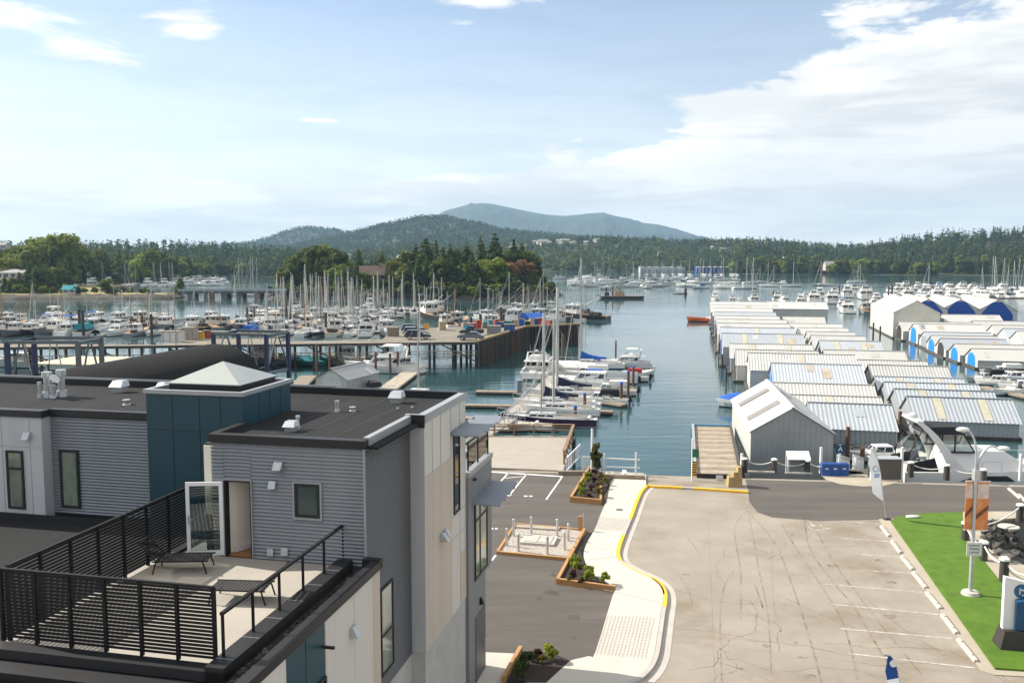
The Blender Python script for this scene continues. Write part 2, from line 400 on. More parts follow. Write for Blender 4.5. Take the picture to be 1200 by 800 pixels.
# ------------------------------------------------------------------ setting: water, quay, roads
mb = MB(); mb.poly([(-8500, -140, WL), (8500, -140, WL), (8500, 8800, WL), (-8500, 8800, WL)]); struct('water', mb, M['water'])
QUAY = [(-150, -60), (-150, 100), (-24, 100), (-20, 70), (-4.5, 66.3), (3.6, 66.2), (8.9, 64.9), (17.2, 63.8), (36, 61.8), (62, 60), (62, 54), (33, 53.8), (28.3, 52.8), (26.4, 48), (26.1, 45.5), (28, 44.3), (62, 42), (62, -60)]
mb = MB(); mb.prism(QUAY, -5.2, 0, 0, 1); struct('quay_ground', mb, [M['oldasph'], M['seawall']])
def sheet(name, pxs, z, m, extra=None):
    mb = MB(); pts = [at(*p, z) if not isinstance(p, Vector) else p for p in pxs]
    ar = sum(pts[i].x * pts[(i + 1) % len(pts)].y - pts[(i + 1) % len(pts)].x * pts[i].y for i in range(len(pts)))
    if ar < 0: pts.reverse()
    mb.poly([(p.x, p.y, z) for p in pts]); return struct(name, mb, m)
sheet('car_park_asphalt', [(540, 553), (658, 554), (692, 553), (712, 590), (700, 640), (735, 700), (716, 745), (704, 775), (640, 802), (470, 802), (470, 600)], .004, M['newasph'])
sheet('quay_road_asphalt', [(872, 556), (877, 575), (878, 588), (888, 600), (905, 606), (960, 610), (1030, 608.5), (1046, 607), (1080, 602.5), (1136, 600.5), Vector((40, 55.2, 0)), Vector((61.5, 55, 0)), Vector((61.5, 59.6, 0)), Vector((36, 61.3, 0)), Vector((17.0, 63.4, 0))], .004, M['newasph'])

# raised pavement with its kerb
KERB = [(757, 570), (750, 577), (744, 590), (738, 606), (730, 625), (724, 640), (722, 652), (727, 661), (744, 671), (763, 680), (774, 690), (777, 702), (774, 722), (770, 748), (766, 770), (757, 787), (738, 801), (700, 812)]
LEFT = [(690, 818), (615, 806), (642, 789), (668, 777), (690, 771.5), (698, 766), (718, 700), (722, 692), (704, 684), (692, 672), (684, 655), (687, 640), (697, 622), (704, 604), (712, 585), (720, 560), (757, 557)]
def cat_rom(pts, k=5):
    out = []
    for i in range(len(pts) - 1):
        p0 = pts[max(i - 1, 0)]; p1 = pts[i]; p2 = pts[i + 1]; p3 = pts[min(i + 2, len(pts) - 1)]
        for j in range(k):
            t = j / k
            out.append(tuple(.5 * (2 * b + (c - a) * t + (2 * a - 5 * b + 4 * c - d) * t * t + (3 * b - a - 3 * c + d) * t ** 3) for a, b, c, d in zip(p0, p1, p2, p3)))
    out.append(tuple(pts[-1])); return out
kw = [tuple(at(*p, 0)[:2]) for p in KERB]; kw = cat_rom(kw, 5)
lw = [tuple(at(*p, 0)[:2]) for p in LEFT[:-1]] + [tuple(at(*LEFT[-1], 0)[:2])]
mb = MB(); mb.prism([(x, y) for x, y in kw] + cat_rom(lw, 3), -.05, .125); struct('pavement', mb, M['concrete'])
def ribbon(pts, w0, w1):
    out = []
    for i, p in enumerate(pts):
        a = Vector((*pts[max(i - 1, 0)], 0)); b = Vector((*pts[min(i + 1, len(pts) - 1)], 0)); d = (b - a).normalized(); n = Vector((-d.y, d.x, 0))
        out.append((Vector((*p, 0)) + n * w0, Vector((*p, 0)) + n * w1))
    return out
def strip(mb, pts, w0, w1, z0, z1, mi=0):
    rb = ribbon(pts, w0, w1); rings = [[(a.x, a.y, z0), (a.x, a.y, z1), (b.x, b.y, z1), (b.x, b.y, z0)] for a, b in rb]
    mb.loft(rings, mi, True, False)
mb = MB(); strip(mb, kw, .015, .20, -.05, .14)
strip(mb, kw, .205, .62, -.05, .012)
top = [tuple(at(x, y, 0)[:2]) for x, y in [(757, 569.5), (768, 570.5), (800, 572), (840, 574.5), (877, 577)]]; top = cat_rom(top, 3)
strip(mb, top, -.02, -.26, -.05, .14); struct('kerb', mb, M['kerbc'])
# yellow painted lengths of kerb, a skin 4 mm proud of the concrete
def sub(pts, a, b): n = len(pts) - 1; return pts[int(a * n):int(b * n) + 1]
mb = MB(); strip(mb, sub(kw, 0, .19), .011, .204, -.04, .145); strip(mb, sub(kw, .25, .40), .011, .204, -.04, .145); strip(mb, sub(kw, .42, .64), .011, .08, .1, .145); strip(mb, sub(kw, .53, .69), .011, .204, -.04, .145)
strip(mb, sub(top, 0, .5), -.016, -.264, -.04, .145); strip(mb, sub(top, .66, 1), -.016, -.264, -.04, .145)
struct('yellow_kerb_paint', mb, M['yellow'])
# paver bands in the pavement: narrow dark joints
def pxquad(mb, a, b, w, z, mi=0):
    p = at(*a, z); q = at(*b, z); d = (q - p).normalized(); n = Vector((-d.y, d.x, 0)) * (w / 2)
    mb.poly([p - n, q - n, q + n, p + n], mi)
def lerp2(a, b, t): return (a[0] + (b[0] - a[0]) * t, a[1] + (b[1] - a[1]) * t)
mb = MB()
for A, B, Cc, D, n in [((713, 720), (767, 722), (756, 771), (699, 766), 13), ((704, 605), (735, 607), (728, 622), (697, 620), 10)]:
    for i in range(n + 1): pxquad(mb, lerp2(A, B, i / n), lerp2(D, Cc, i / n), .045, .131)
    for j in range(1, 14): pxquad(mb, lerp2(A, D, j / 14), lerp2(B, Cc, j / 14), .018, .130)
for a, b in [((716, 572), (744, 575)), ((688, 640), (722, 645)), ((707, 690), (776, 706)), ((690, 655), (722, 652)), ((712, 587), (741, 590))]: pxquad(mb, a, b, .03, .131)
struct('pavement_joint', mb, mat('paver_joint', (.385, .355, .31), .9, .1, 2, world=True))
mb = MB(); mb.prism([tuple(at(x, y, 0)[:2]) for x, y in [(540, 764), (610, 767), (590, 803), (560, 812), (520, 812)]], -.04, .06); struct('entrance_pavement', mb, M['concrete'])

# painted lines
mb = MB()
for a, b in [((575, 552.6), (659, 558)), ((659, 558), (640, 585)), ((617, 555), (596, 581)), ((596, 553.5), (580, 571)), ((590, 560), (612, 558)), ((586, 567), (607, 564)), ((600, 580), (573, 579)), ((588, 574.5), (601, 572)), ((581, 650), (570, 664)), ((614, 581), (618, 581)), ((620, 581), (624, 581)), ((575, 619), (578, 619)), ((580, 619), (583, 619))]:
    pxquad(mb, a, b, .11 if a[0] not in (614, 620, 575, 580) else .25, .010)
struct('white_road_marking', mb, M['white'])
mb = MB()
STALL = [((988, 610.5), (1030, 613.5)), ((985, 630), (1042, 634)), ((1005, 649), (1054, 652)), ((1010, 668), (1067, 671)), ((966, 684), (1084, 694)), ((974, 707.5), (1100, 719.5)), ((985, 736), (1119, 748)), ((994, 765), (1142, 782))]
for a, b in STALL: pxquad(mb, a, b, .11, .010)
# worn wheelchair symbol in the first stall
c0 = at(957, 618, .01)
for k in range(14):
    a0 = 2 * math.pi * k / 14; a1 = 2 * math.pi * (k + 1) / 14
    if k in (2, 3): continue
    mb.poly([(c0.x + r * math.cos(t), c0.y + r * math.sin(t), .01) for r, t in ((.38, a0), (.5, a0), (.5, a1), (.38, a1))])
for dx0, dx1, dy0, dy1 in [(-.1, .02, .2, .9), (0.02, .45, .5, .62), (.36, .48, -.15, .5), (.48, .8, -.2, -.08), (-.16, .06, 1.0, 1.2)]:
    mb.poly([(c0.x + dx0, c0.y + dy0, .010), (c0.x + dx1, c0.y + dy0, .010), (c0.x + dx1, c0.y + dy1, .010), (c0.x + dx0, c0.y + dy1, .010)])
struct('stall_marking', mb, worn_mat('faded_line_paint', (.60, .57, .51), .30, .60, .85, 2.2))
# skid marks and cracks worn into the old asphalt
mb = MB()
for j, (pts, w) in enumerate([([(875, 598), (900, 625), (915, 650), (930, 690), (945, 735), (958, 780), (966, 812)], .10), ([(916, 614), (935, 645), (965, 690), (990, 735), (1006, 800)], .09),
     ([(943, 602), (948, 640), (975, 680), (1000, 710), (1030, 760), (1060, 812)], .10), ([(946, 600), (975, 655), (1008, 700), (1035, 735), (1080, 790)], .08), ([(872, 600), (861, 620), (868, 670), (868, 725)], .09), ([(878, 605), (890, 670), (900, 720), (904, 790)], .07),
     ([(860, 668), (848, 690), (844, 730), (846, 800)], .07), ([(885, 685), (894, 712), (890, 700)], .08), ([(800, 745), (860, 748), (910, 752)], .035), ([(780, 763), (850, 778), (900, 790)], .03), ([(840, 775), (880, 788), (920, 806)], .05), ([(790, 666), (806, 690), (812, 712)], .06),
     ([(920, 700), (1000, 735), (1100, 760), (1105, 768)], .06), ([(870, 760), (960, 770), (1060, 782), (1160, 790)], .035), ([(990, 680), (1050, 730), (1105, 766)], .05), ([(830, 610), (834, 700), (838, 800)], .035), ([(802, 625), (820, 648)], .06), ([(905, 640), (906, 700), (915, 740)], .06)]):
    P3 = cat_rom([tuple(at(x, y, 0)[:2]) for x, y in pts], 6)
    for (a, b) in ribbon([p for p in P3], -w / 2, w / 2)[:0]: pass
    rb = ribbon(P3, -w / 2, w / 2)
    for k in range(len(rb) - 1):
        z = .005 + j * .0002
        mb.poly([(rb[k][0].x, rb[k][0].y, z), (rb[k + 1][0].x, rb[k + 1][0].y, z), (rb[k + 1][1].x, rb[k + 1][1].y, z), (rb[k][1].x, rb[k][1].y, z)])
struct('tyre_mark', mb, M['skid'])
# cracks and oil spots
mb = MB(); rc = random.Random(21)
def crack(px, py, ang, n, w):
    p = at(px, py, 0); pts = [(p.x, p.y)]
    for _ in range(n): ang += rc.uniform(-.55, .55); pts.append((pts[-1][0] + math.cos(ang) * rc.uniform(.25, .7), pts[-1][1] + math.sin(ang) * rc.uniform(.25, .7)))
    rb = ribbon(pts, -w, w)
    for k in range(len(rb) - 1): z = .0046; mb.poly([(rb[k][0].x, rb[k][0].y, z), (rb[k + 1][0].x, rb[k + 1][0].y, z), (rb[k + 1][1].x, rb[k + 1][1].y, z), (rb[k][1].x, rb[k][1].y, z)])
for px, py, a, n in [(783, 752, -.1, 24), (835, 770, -.2, 26), (900, 655, 1.2, 9), (810, 630, -1.2, 10), (850, 640, -1.5, 12), (1010, 776, .1, 16), (960, 752, -.1, 22), (790, 690, -.4, 8), (880, 720, -1.3, 10), (930, 640, .4, 10), (805, 785, .1, 20), (845, 590, -1.4, 12), (770, 735, .0, 18)]: crack(px, py, a, n, rc.uniform(.008, .016))
struct('asphalt_crack', mb, worn_mat('crack_dark', (.10, .08, .06), .34, .62, .8, 1.8))
mb = MB()
for i in range(34):
    c = at(rc.uniform(785, 1110), rc.uniform(600, 800), 0)
    if i % 3 == 0: c = at(rc.uniform(575, 715), rc.uniform(590, 760), 0)
    r = rc.uniform(.08, .4); z = .0088; k = 9; mb.poly([(c.x + r * rc.uniform(.6, 1.3) * math.cos(6.283 * j / k), c.y + r * rc.uniform(.6, 1.3) * math.sin(6.283 * j / k), z + i * .00002) for j in range(k)])
struct('oil_spot', mb, worn_mat('oil_stain', (.05, .043, .036), .42, .72, .5, 2.5))

# turf bed, its kerb, and the concrete apron round the rocks
mb = MB(); mb.prism([tuple(at(x, y, 0)[:2]) for x, y in [(1044, 612), (1052, 606.5), (1080, 602.8), (1128, 601), (1128, 612), (1129, 632), (1150, 655), (1172, 683), (1202, 695), (1240, 700), (1240, 790), (1166, 785)]], -.05, .11); struct('turf_lawn', mb, M['turf'])
mb = MB(); mb.prism([tuple(at(x, y, 0)[:2]) for x, y in [(1030, 608.5), (1043, 607.5), (1044, 612), (1166, 785), (1240, 790), (1240, 795), (1166, 791), (1150, 786)]], -.05, .035); struct('stall_kerb', mb, M['tan'])
mb = MB(); mb.prism([tuple(at(x, y, 0)[:2]) for x, y in [(1128, 601), (1137, 600.8)]] + [(40, 55.1), (61, 54.8), (61, 54.05), (33, 53.85), (28.3, 52.85), (26.35, 48), (26.05, 45.5), (28, 44.35), (61, 42.05), (61, 41)] + [tuple(at(x, y, 0)[:2]) for x, y in [(1202, 694.6), (1172.3, 682.6), (1150.3, 654.6), (1129.2, 631.8)]], -.03, .10); struct('rock_apron', mb, M['tan'])
mb = MB(); mb.poly([(28.3, 52.8, -.02), (26.4, 48, -.02), (26.1, 45.5, -.02), (33, 43.5, -4.5), (37, 48, -4.5), (36, 53.8, -4.5)]); struct('rock_bank', mb, M['rock'])
sheet('tan_concrete_pad', [(962, 556), (968, 562), (985, 567), (1010, 569.5), (1035, 569), (1052, 565), (1057, 559.5), (1010, 555.5)], .012, M['tan'])

# ------------------------------------------------------------------ land
def ridge(name, prof, Yf, Yc, zf, tree, m, nx=150, nt=16, amp=2.0, back=500, px0=None, px1=None, seed=1, fall=None):
    px0 = prof[0][0] if px0 is None else px0; px1 = prof[-1][0] if px1 is None else px1
    rg = np.random.RandomState(seed)
    xs = np.linspace(px0, px1, nx); ys = np.interp(xs, [p[0] for p in prof], [p[1] for p in prof])
    zc = np.array([atY(x, y, Yc).z for x, y in zip(xs, ys)]) - tree
    a = (xs - 600) / FPX
    yf = Yf(xs) if callable(Yf) else np.full(nx, float(Yf))
    V = []; ts = list(np.linspace(0, 1, nt)) + [1.15, 1.5]
    nzx = [rg.rand(nx + 8) for _ in range(len(ts))]
    for k, t in enumerate(ts):
        Y = yf + (Yc - yf) * t if t <= 1 else Yc + back * (t - 1) * 2
        s = t * t * (3 - 2 * t) * .55 + t * .45 if t <= 1 else 1 - (t - 1) * 1.7
        nn = np.convolve(nzx[k], np.ones(5) / 5, 'same')[:nx] - .5
        z = zf + (zc - zf) * s + nn * amp * 4 * min(t * 2, 1) * (0 if t == 1 else 1)
        V.append(np.stack([a * Y, np.broadcast_to(Y, a.shape), z], 1))
    V = np.array(V); K = len(ts); base = V[0].copy(); base[:, 2] = -5.4
    V = np.concatenate([base[None], V], 0); K += 1
    F = [(k * nx + i, k * nx + i + 1, (k + 1) * nx + i + 1, (k + 1) * nx + i) for k in range(K - 1) for i in range(nx - 1)]
    me = np_mesh(name, V.reshape(-1, 3), F, [m]); me.polygons.foreach_set('use_smooth', [True] * len(F))
    o = bpy.data.objects.new(name, me); C.objects.link(o); o['kind'] = 'structure'
    def point(px, t):
        i = (px - px0) / (px1 - px0) * (nx - 1); i0 = int(min(max(i, 0), nx - 2)); f = i - i0
        k = 1 + t * (nt - 1); k0 = int(min(k, nt - 1)); g = k - k0
        q = lambda kk: V[kk, i0] * (1 - f) + V[kk, i0 + 1] * f
        return Vector(q(k0) * (1 - g) + q(min(k0 + 1, nt)) * g)
    return point
MTN = mat('mountain_forest', (.016, .030, .022), .95, .35, .006, .5, .05, world=True, dirt=(.028, .042, .026), dscale=.004, damt=.7)
ridge('mountain', [(380, 310), (430, 284), (470, 272), (500, 258), (512, 253), (522, 247), (535, 243.5), (550, 239.5), (565, 238), (578, 239), (592, 242), (606, 245), (620, 248), (640, 251.5), (662, 253), (678, 251.5), (690, 250), (706, 249), (720, 253), (735, 256), (752, 261), (770, 263), (785, 267), (800, 271), (815, 276), (850, 284), (900, 296), (950, 306)], 4600, 7000, -4, 0, MTN, nx=260, amp=14, back=1500, seed=4)
hillB = ridge('left_hill', [(180, 296), (240, 287), (290, 283), (315, 278), (335, 270), (350, 265.5), (366, 264), (380, 265), (392, 267), (405, 270), (430, 274), (470, 284), (520, 298)], 2950, 3900, -4, 14, MTN, nx=120, amp=5, seed=5)
hillA = ridge('middle_hill', [(280, 300), (330, 288), (380, 277), (405, 272), (430, 266), (455, 259.5), (475, 255), (495, 251.5), (512, 250), (530, 252), (548, 256), (565, 260), (585, 265), (605, 268), (640, 271), (700, 277), (770, 285), (830, 298)], 1900, 2800, -4, 18, M['hill'], nx=150, amp=4, seed=6)
farC = ridge('far_shore', [(290, 284), (330, 281), (420, 284), (520, 282), (600, 279), (640, 275), (680, 273), (710, 271), (760, 275), (800, 276), (840, 275), (880, 274), (920, 277), (980, 282), (1040, 280), (1100, 279)], 1290 * K, 1750, WL - .4, 22, M['hill'], nx=170, amp=2, seed=7)
farR = ridge('right_shore', [(842, 308), (850, 303), (856, 294), (870, 281), (900, 279), (925, 281), (950, 286), (985, 286), (1010, 281), (1040, 275), (1065, 270), (1085, 267), (1110, 264), (1140, 265), (1180, 262), (1230, 262), (1330, 258), (1440, 256)], lambda x: np.interp(x, [842, 870, 1000, 1200, 1440], np.array([1200, 1110, 1060, 1000, 950]) * K), 1330, WL - .4, 24, M['hill'], nx=150, amp=1.5, seed=8)
farL = ridge('left_shore', [(-240, 279), (-100, 279), (0, 279), (50, 279), (100, 279), (150, 277), (200, 276), (250, 278), (300, 281), (350, 284), (420, 290), (480, 300)], lambda x: np.interp(x, [-240, 180, 232, 260, 330, 480], np.array([640, 650, 800, 980, 930, 900]) * K), 1150, WL - .4, 23, M['hill'], nx=150, amp=1.5, seed=9)

# low spit on the left, and the wooded headland
def island(name, pts, zt, m_top, m_side, inset=6, seed=3):
    pts = [(x * K, y * K) for x, y in pts]; rg = random.Random(seed); n = len(pts); cx = sum(p[0] for p in pts) / n; cy = sum(p[1] for p in pts) / n
    P = []
    for i in range(n):
        a = pts[i]; b = pts[(i + 1) % n]; k = max(1, int(math.hypot(b[0] - a[0], b[1] - a[1]) / 4))
        for j in range(k): t = j / k; P.append((a[0] + (b[0] - a[0]) * t + rg.uniform(-1, 1), a[1] + (b[1] - a[1]) * t + rg.uniform(-1, 1)))
    def ring(d, z, jz):
        o = []
        for i, (x, y) in enumerate(P):
            a = P[i - 1]; b = P[(i + 1) % len(P)]; tx, ty = b[0] - a[0], b[1] - a[1]; l = math.hypot(tx, ty) or 1
            o.append((x - ty / l * d, y + tx / l * d, z + rg.uniform(-jz, jz)))
        return o
    mb = MB(); mb.loft([ring(-2.5, -5.4, 0), ring(-1, WL + .1, .3), ring(1.0, (WL + zt) / 2, .6), ring(inset * .5, zt - .3, .35)], 1, False, True)
    r1 = ring(inset * .5, zt - .3, .05); r2 = ring(inset, zt, .1); mb.loft([r1, r2], 0, False, True); mb.poly(r2, 0)
    return struct(name, mb, [m_top, m_side])
island('spit_ground', [(-430, 428), (-250, 428), (-190, 430), (-168, 433), (-163, 440), (-168, 452), (-210, 462), (-238, 520), (-250, 590), (-430, 600)], -.4, M['drygrass'], M['shorerock'], 7, 3)
island('headland_ground', [(-122, 446), (-100, 437), (-70, 430), (-50, 430), (-38, 424), (-24, 416), (-8, 413), (2, 416), (12, 431), (20, 452), (26, 470), (22, 482), (8, 490), (-20, 515), (-80, 525), (-120, 500)], 1.6, mat('headland_soil', (.035, .05, .014), .95, .4, .08, .4, 1, dirt=(.055, .055, .02), dscale=.1, world=True), M['shorerock'], 8, 6)
mb = MB()
for pts in [[(-115, 446), (-98, 443), (-62, 440), (-60, 446), (-100, 450)], [(-46, 436), (-26, 428), (-2, 424), (4, 434), (-20, 446), (-42, 450)]]: mb.poly([(x * K, y * K, 1.75) for x, y in pts])
struct('headland_lawn', mb, M['lawn'])
mb = MB(); mb.poly([(x * K, y * K, -.24) for x, y in [(-300, 437), (-243, 437), (-240, 443), (-300, 446)]]); struct('spit_lawn', mb, M['lawn'])
# ------------------------------------------------------------------ vegetation
def quads(rg, cen, size, nrm, n):
    """n leaf clumps: bent quads about centres cen facing roughly nrm"""
    d = nrm + rg.normal(0, .55, (n, 3)); d /= np.linalg.norm(d, axis=1)[:, None] + 1e-9
    r = rg.normal(0, 1, (n, 3)); a = np.cross(d, r); a /= np.linalg.norm(a, axis=1)[:, None] + 1e-9; b = np.cross(d, a)
    s = size[:, None]; e = rg.uniform(.6, 1.3, (n, 1))
    j = lambda: rg.uniform(.55, 1.2, (n, 1))
    V = np.stack([cen - a * s * j() - b * s * e * j(), cen + a * s * j() - b * s * e * j(), cen + a * s * j() + b * s * e * j(), cen - a * s * j() + b * s * e * j()], 1)
    return V
def conifer_q(seed, n, slim=.17, lo=.10, size=.034, ragged=.45):
    rg = np.random.RandomState(seed)
    t = 1 - np.sqrt(rg.uniform(0, 1, n)) * (1 - lo) * .999; t = np.where(rg.rand(n) < .12, rg.uniform(lo, 1, n), t)
    lay = np.floor(t * 15) / 15 + rg.uniform(0, .035, n)
    lean = rg.uniform(0, 6.28, 16); k = (lay * 15).astype(int) % 16
    th = rg.uniform(0, 6.28, n); arm = 1 + ragged * np.cos(th * 2 + lean[k]) + ragged * .8 * np.cos(th * 3 + lean[(k + 5) % 16])
    rr = slim * (1 - t) ** .8 * arm * np.sqrt(rg.uniform(.12, 1, n)) + .006
    z = lay - rr * .35
    cen = np.stack([np.cos(th) * rr, np.sin(th) * rr, np.clip(z, lo * .6, 1)], 1)
    nr = np.stack([np.cos(th) * .7, np.sin(th) * .7, np.full(n, .75)], 1)
    return quads(rg, cen, size * rg.uniform(.6, 1.25, n) * (1.15 - .6 * t), nr, n)
def leafy_q(seed, n, w=.36, lo=.22, nl=9, size=.04, flat=1.0):
    rg = np.random.RandomState(seed)
    L = []
    for i in range(nl):
        th = rg.uniform(0, 6.28); r = w * .62 * math.sqrt(rg.rand()); z = lo + (1 - lo) * rg.uniform(.22, .80)
        L.append((math.cos(th) * r * 1.15, math.sin(th) * r * 1.15, z, w * rg.uniform(.20, .44)))
    L.append((0, 0, 1 - w * .42, w * .42))
    L = np.array(L); k = rg.randint(0, len(L), n)
    d = rg.normal(0, 1, (n, 3)); d /= np.linalg.norm(d, axis=1)[:, None]
    rr = L[k, 3] * rg.uniform(.55, 1.08, n)
    cen = L[k, :3] + d * rr[:, None] * np.array([1, 1, .8 * flat])
    return quads(rg, cen, size * rg.uniform(.6, 1.3, n), d + np.array([0, 0, .35]), n)
def crown_mesh(name, Q, h, m):
    V = (Q * h).reshape(-1, 3); n = len(V) // 4
    return np_mesh(name, V, np.arange(n * 4).reshape(n, 4), [m])
def trunk_mesh(h, r, limbs, seed, top=.9):
    rg = random.Random(seed); mb = MB(); pts = [(0, 0, -.8)]
    for i in range(1, 6): pts.append((rg.uniform(-.01, .01) * h * i / 3, rg.uniform(-.01, .01) * h * i / 3, h * top * i / 5))
    for i in range(5): mb.cone(pts[i], pts[i + 1], r * (1 - i * .19), r * (1 - (i + 1) * .19), 6)
    for i in range(limbs):
        t = rg.uniform(.25, .75); a = rg.uniform(0, 6.28); z = h * t; l = h * .2 * (1.1 - t)
        mb.cone((0, 0, z), (math.cos(a) * l, math.sin(a) * l, z + l * rg.uniform(-.1, .8)), r * .35, r * .1, 5)
    return mb.mesh('trunk', [BARK])
TREES = {}
def proto(kind, i, h, Q, m, r, limbs):
    TREES.setdefault(kind, []).append((crown_mesh('crown', Q, h, m), trunk_mesh(h, r, limbs, i), h))
for i in range(4): proto('fir', i, 26, conifer_q(20 + i, 2600, slim=.25 + .05 * (i % 2), lo=.05 + .05 * (i % 3), size=.031), FOL['fir' if i % 2 else 'fir2'], .42, 10)
for i in range(2): proto('snag', i, 27, conifer_q(50 + i, 1000, slim=.16, lo=.22, size=.029, ragged=.6), FOL['olive' if i else 'fir2'], .4, 16)
for i in range(3): proto('pine', i, 24, leafy_q(60 + i, 2600, w=.36, lo=.06, nl=22, size=.030), FOL[['fir', 'dec', 'fir'][i]], .45, 8)
for i in range(3): proto('leafy', i, 18, leafy_q(70 + i, 2300, w=.44, lo=.10, nl=17, size=.035), FOL[['dec', 'lite', 'dec'][i]], .35, 8)
for i in range(2): proto('arbutus', i, 15, leafy_q(80 + i, 1100, w=.40, lo=.45, nl=9, size=.036, flat=.7), FOL['rust'], .28, 12)
for i in range(3): proto('shrub', i, 5, leafy_q(90 + i, 700, w=.62, lo=.0, nl=8, size=.07), FOL[['bush', 'dec', 'lite'][i]], .12, 5)
NAMES = dict(fir='fir_tree', snag='thin_fir_tree', pine='pine_tree', leafy='broadleaf_tree', arbutus='arbutus_tree', shrub='shrub')
tseq = {}
def tree(kind, loc, h, label, group, var=None):
    L = TREES[kind]; i = tseq.get(kind, 0); tseq[kind] = i + 1
    cm, tm, h0 = L[(i if var is None else var) % len(L)]
    e = thing(NAMES[kind], label, 'shrub' if kind == 'shrub' else 'tree', loc, rnd.uniform(0, 6.28), group, True)
    s = h / h0; w = s * rnd.uniform(.88, 1.15); e.scale = (w, w, s)
    for nm, me in (('crown', cm), ('trunk', tm)):
        o = bpy.data.objects.new(nm, me); C.objects.link(o); o.parent = e
    return e
def tree_px(kind, px, ytop, Y, z0, label, group, var=None):
    Y *= K; p = atY(px, ytop, Y); return tree(kind, (p.x, Y, z0), max(p.z - z0, 2), label, group, var)
# the headland: each tree placed on the land it grows on
HL = 'trees on the wooded headland behind the wharf'
LAB = dict(fir='full green firs on the wooded headland behind the wharf', snag='thin ragged firs on the wooded headland behind the wharf',
           pine='rounded dark green pines on the wooded headland', leafy='leafy bright green trees on the wooded headland', arbutus='rust tinted arbutus trees near the rocky headland tip', shrub='low green shrubs along the headland shore')
for kind, px, yt, Y in [('pine', 331, 312, 458), ('pine', 344, 299, 466), ('pine', 357, 290, 474), ('pine', 369, 285, 470), ('pine', 381, 285, 480), ('pine', 392, 290, 462), ('leafy', 336, 328, 450), ('pine', 351, 318, 452), ('leafy', 366, 318, 452), ('pine', 380, 310, 452), ('leafy', 324, 333, 452),
                        ('fir', 404, 298, 490), ('fir', 411, 303, 500), ('fir', 420, 291, 470), ('fir', 416, 318, 458), ('fir', 433, 306, 500), ('fir', 447, 293, 490), ('fir', 441, 300, 505), ('fir', 396, 306, 500), ('pine', 455, 310, 480),
                        ('leafy', 466, 304, 462), ('pine', 462, 318, 455), ('pine', 476, 292, 480), ('fir', 487, 284, 478), ('fir', 499, 277, 470), ('snag', 511, 279, 462), ('snag', 506, 284, 480), ('fir', 519, 288, 476), ('fir', 527, 284, 466), ('pine', 534, 290, 470), ('leafy', 541, 308, 456), ('fir', 547, 282, 474), ('fir', 553, 294, 462),
                        ('snag', 563, 275, 462), ('fir', 566, 284, 480), ('fir', 573, 300, 474), ('fir', 580, 271, 460), ('fir', 587, 290, 485), ('pine', 593, 292, 482), ('fir', 602, 279, 488), ('fir', 611, 283, 492), ('pine', 619, 292, 488), ('fir', 627, 297, 488), ('pine', 597, 310, 470), ('fir', 560, 310, 452), ('pine', 520, 312, 450), ('pine', 500, 310, 450), ('pine', 484, 316, 448), ('fir', 632, 306, 484),
                        ('arbutus', 600, 305, 456), ('arbutus', 612, 303, 462), ('arbutus', 622, 306, 464), ('pine', 636, 322, 474), ('snag', 608, 312, 458), ('pine', 642, 330, 474)]:
    tree_px(kind, px, yt, Y, 1.5, LAB[kind], HL)
for i in range(52):
    px = 478 + i * 3.35 + rnd.uniform(-2, 2); Y = np.interp(px, [480, 540, 600, 640, 655], np.array([428, 415, 414, 444, 462]) * K) + rnd.uniform(-1, 6)
    p = atY(px, 340, Y); tree('shrub', (p.x, Y, rnd.uniform(-2.2, .2)), rnd.uniform(3.0, 6.5), LAB['shrub'], HL, rnd.choice([0, 0, 0, 1, 1, 2]))
for i in range(30):
    px = 316 + i * 5.6 + rnd.uniform(-3, 3); Y = np.interp(px, [316, 350, 400, 480], [447, 436, 429, 429]) * K + rnd.uniform(-1, 7); p = atY(px, 340, Y)
    tree('shrub', (p.x, Y, rnd.uniform(-2.0, .2)), rnd.uniform(2.6, 5), LAB['shrub'], HL, rnd.choice([0, 0, 1, 2]))
for i, (px, yt) in enumerate([(328, 318), (340, 308), (349, 303), (360, 300), (371, 301), (385, 300), (392, 308), (398, 312), (408, 316), (417, 308), (425, 318), (440, 320), (452, 315), (458, 306), (470, 312), (479, 303), (490, 300), (500, 297), (509, 303), (516, 300), (525, 304), (531, 300), (540, 303), (551, 300), (558, 304), (567, 302), (575, 306), (583, 300), (591, 304), (605, 318), (617, 322), (629, 322), (462, 325), (446, 328), (431, 328), (413, 328)]):
    Y = float(np.interp(px, [320, 400, 480, 560, 600, 640], [452, 443, 441, 436, 444, 468])) + rnd.uniform(0, 6); kind = rnd.choice(['pine', 'leafy', 'fir', 'fir', 'fir', 'snag']) if yt < 320 else rnd.choice(['leafy', 'pine'])
    tree_px(kind, px, yt, Y, .8, LAB[kind], HL)
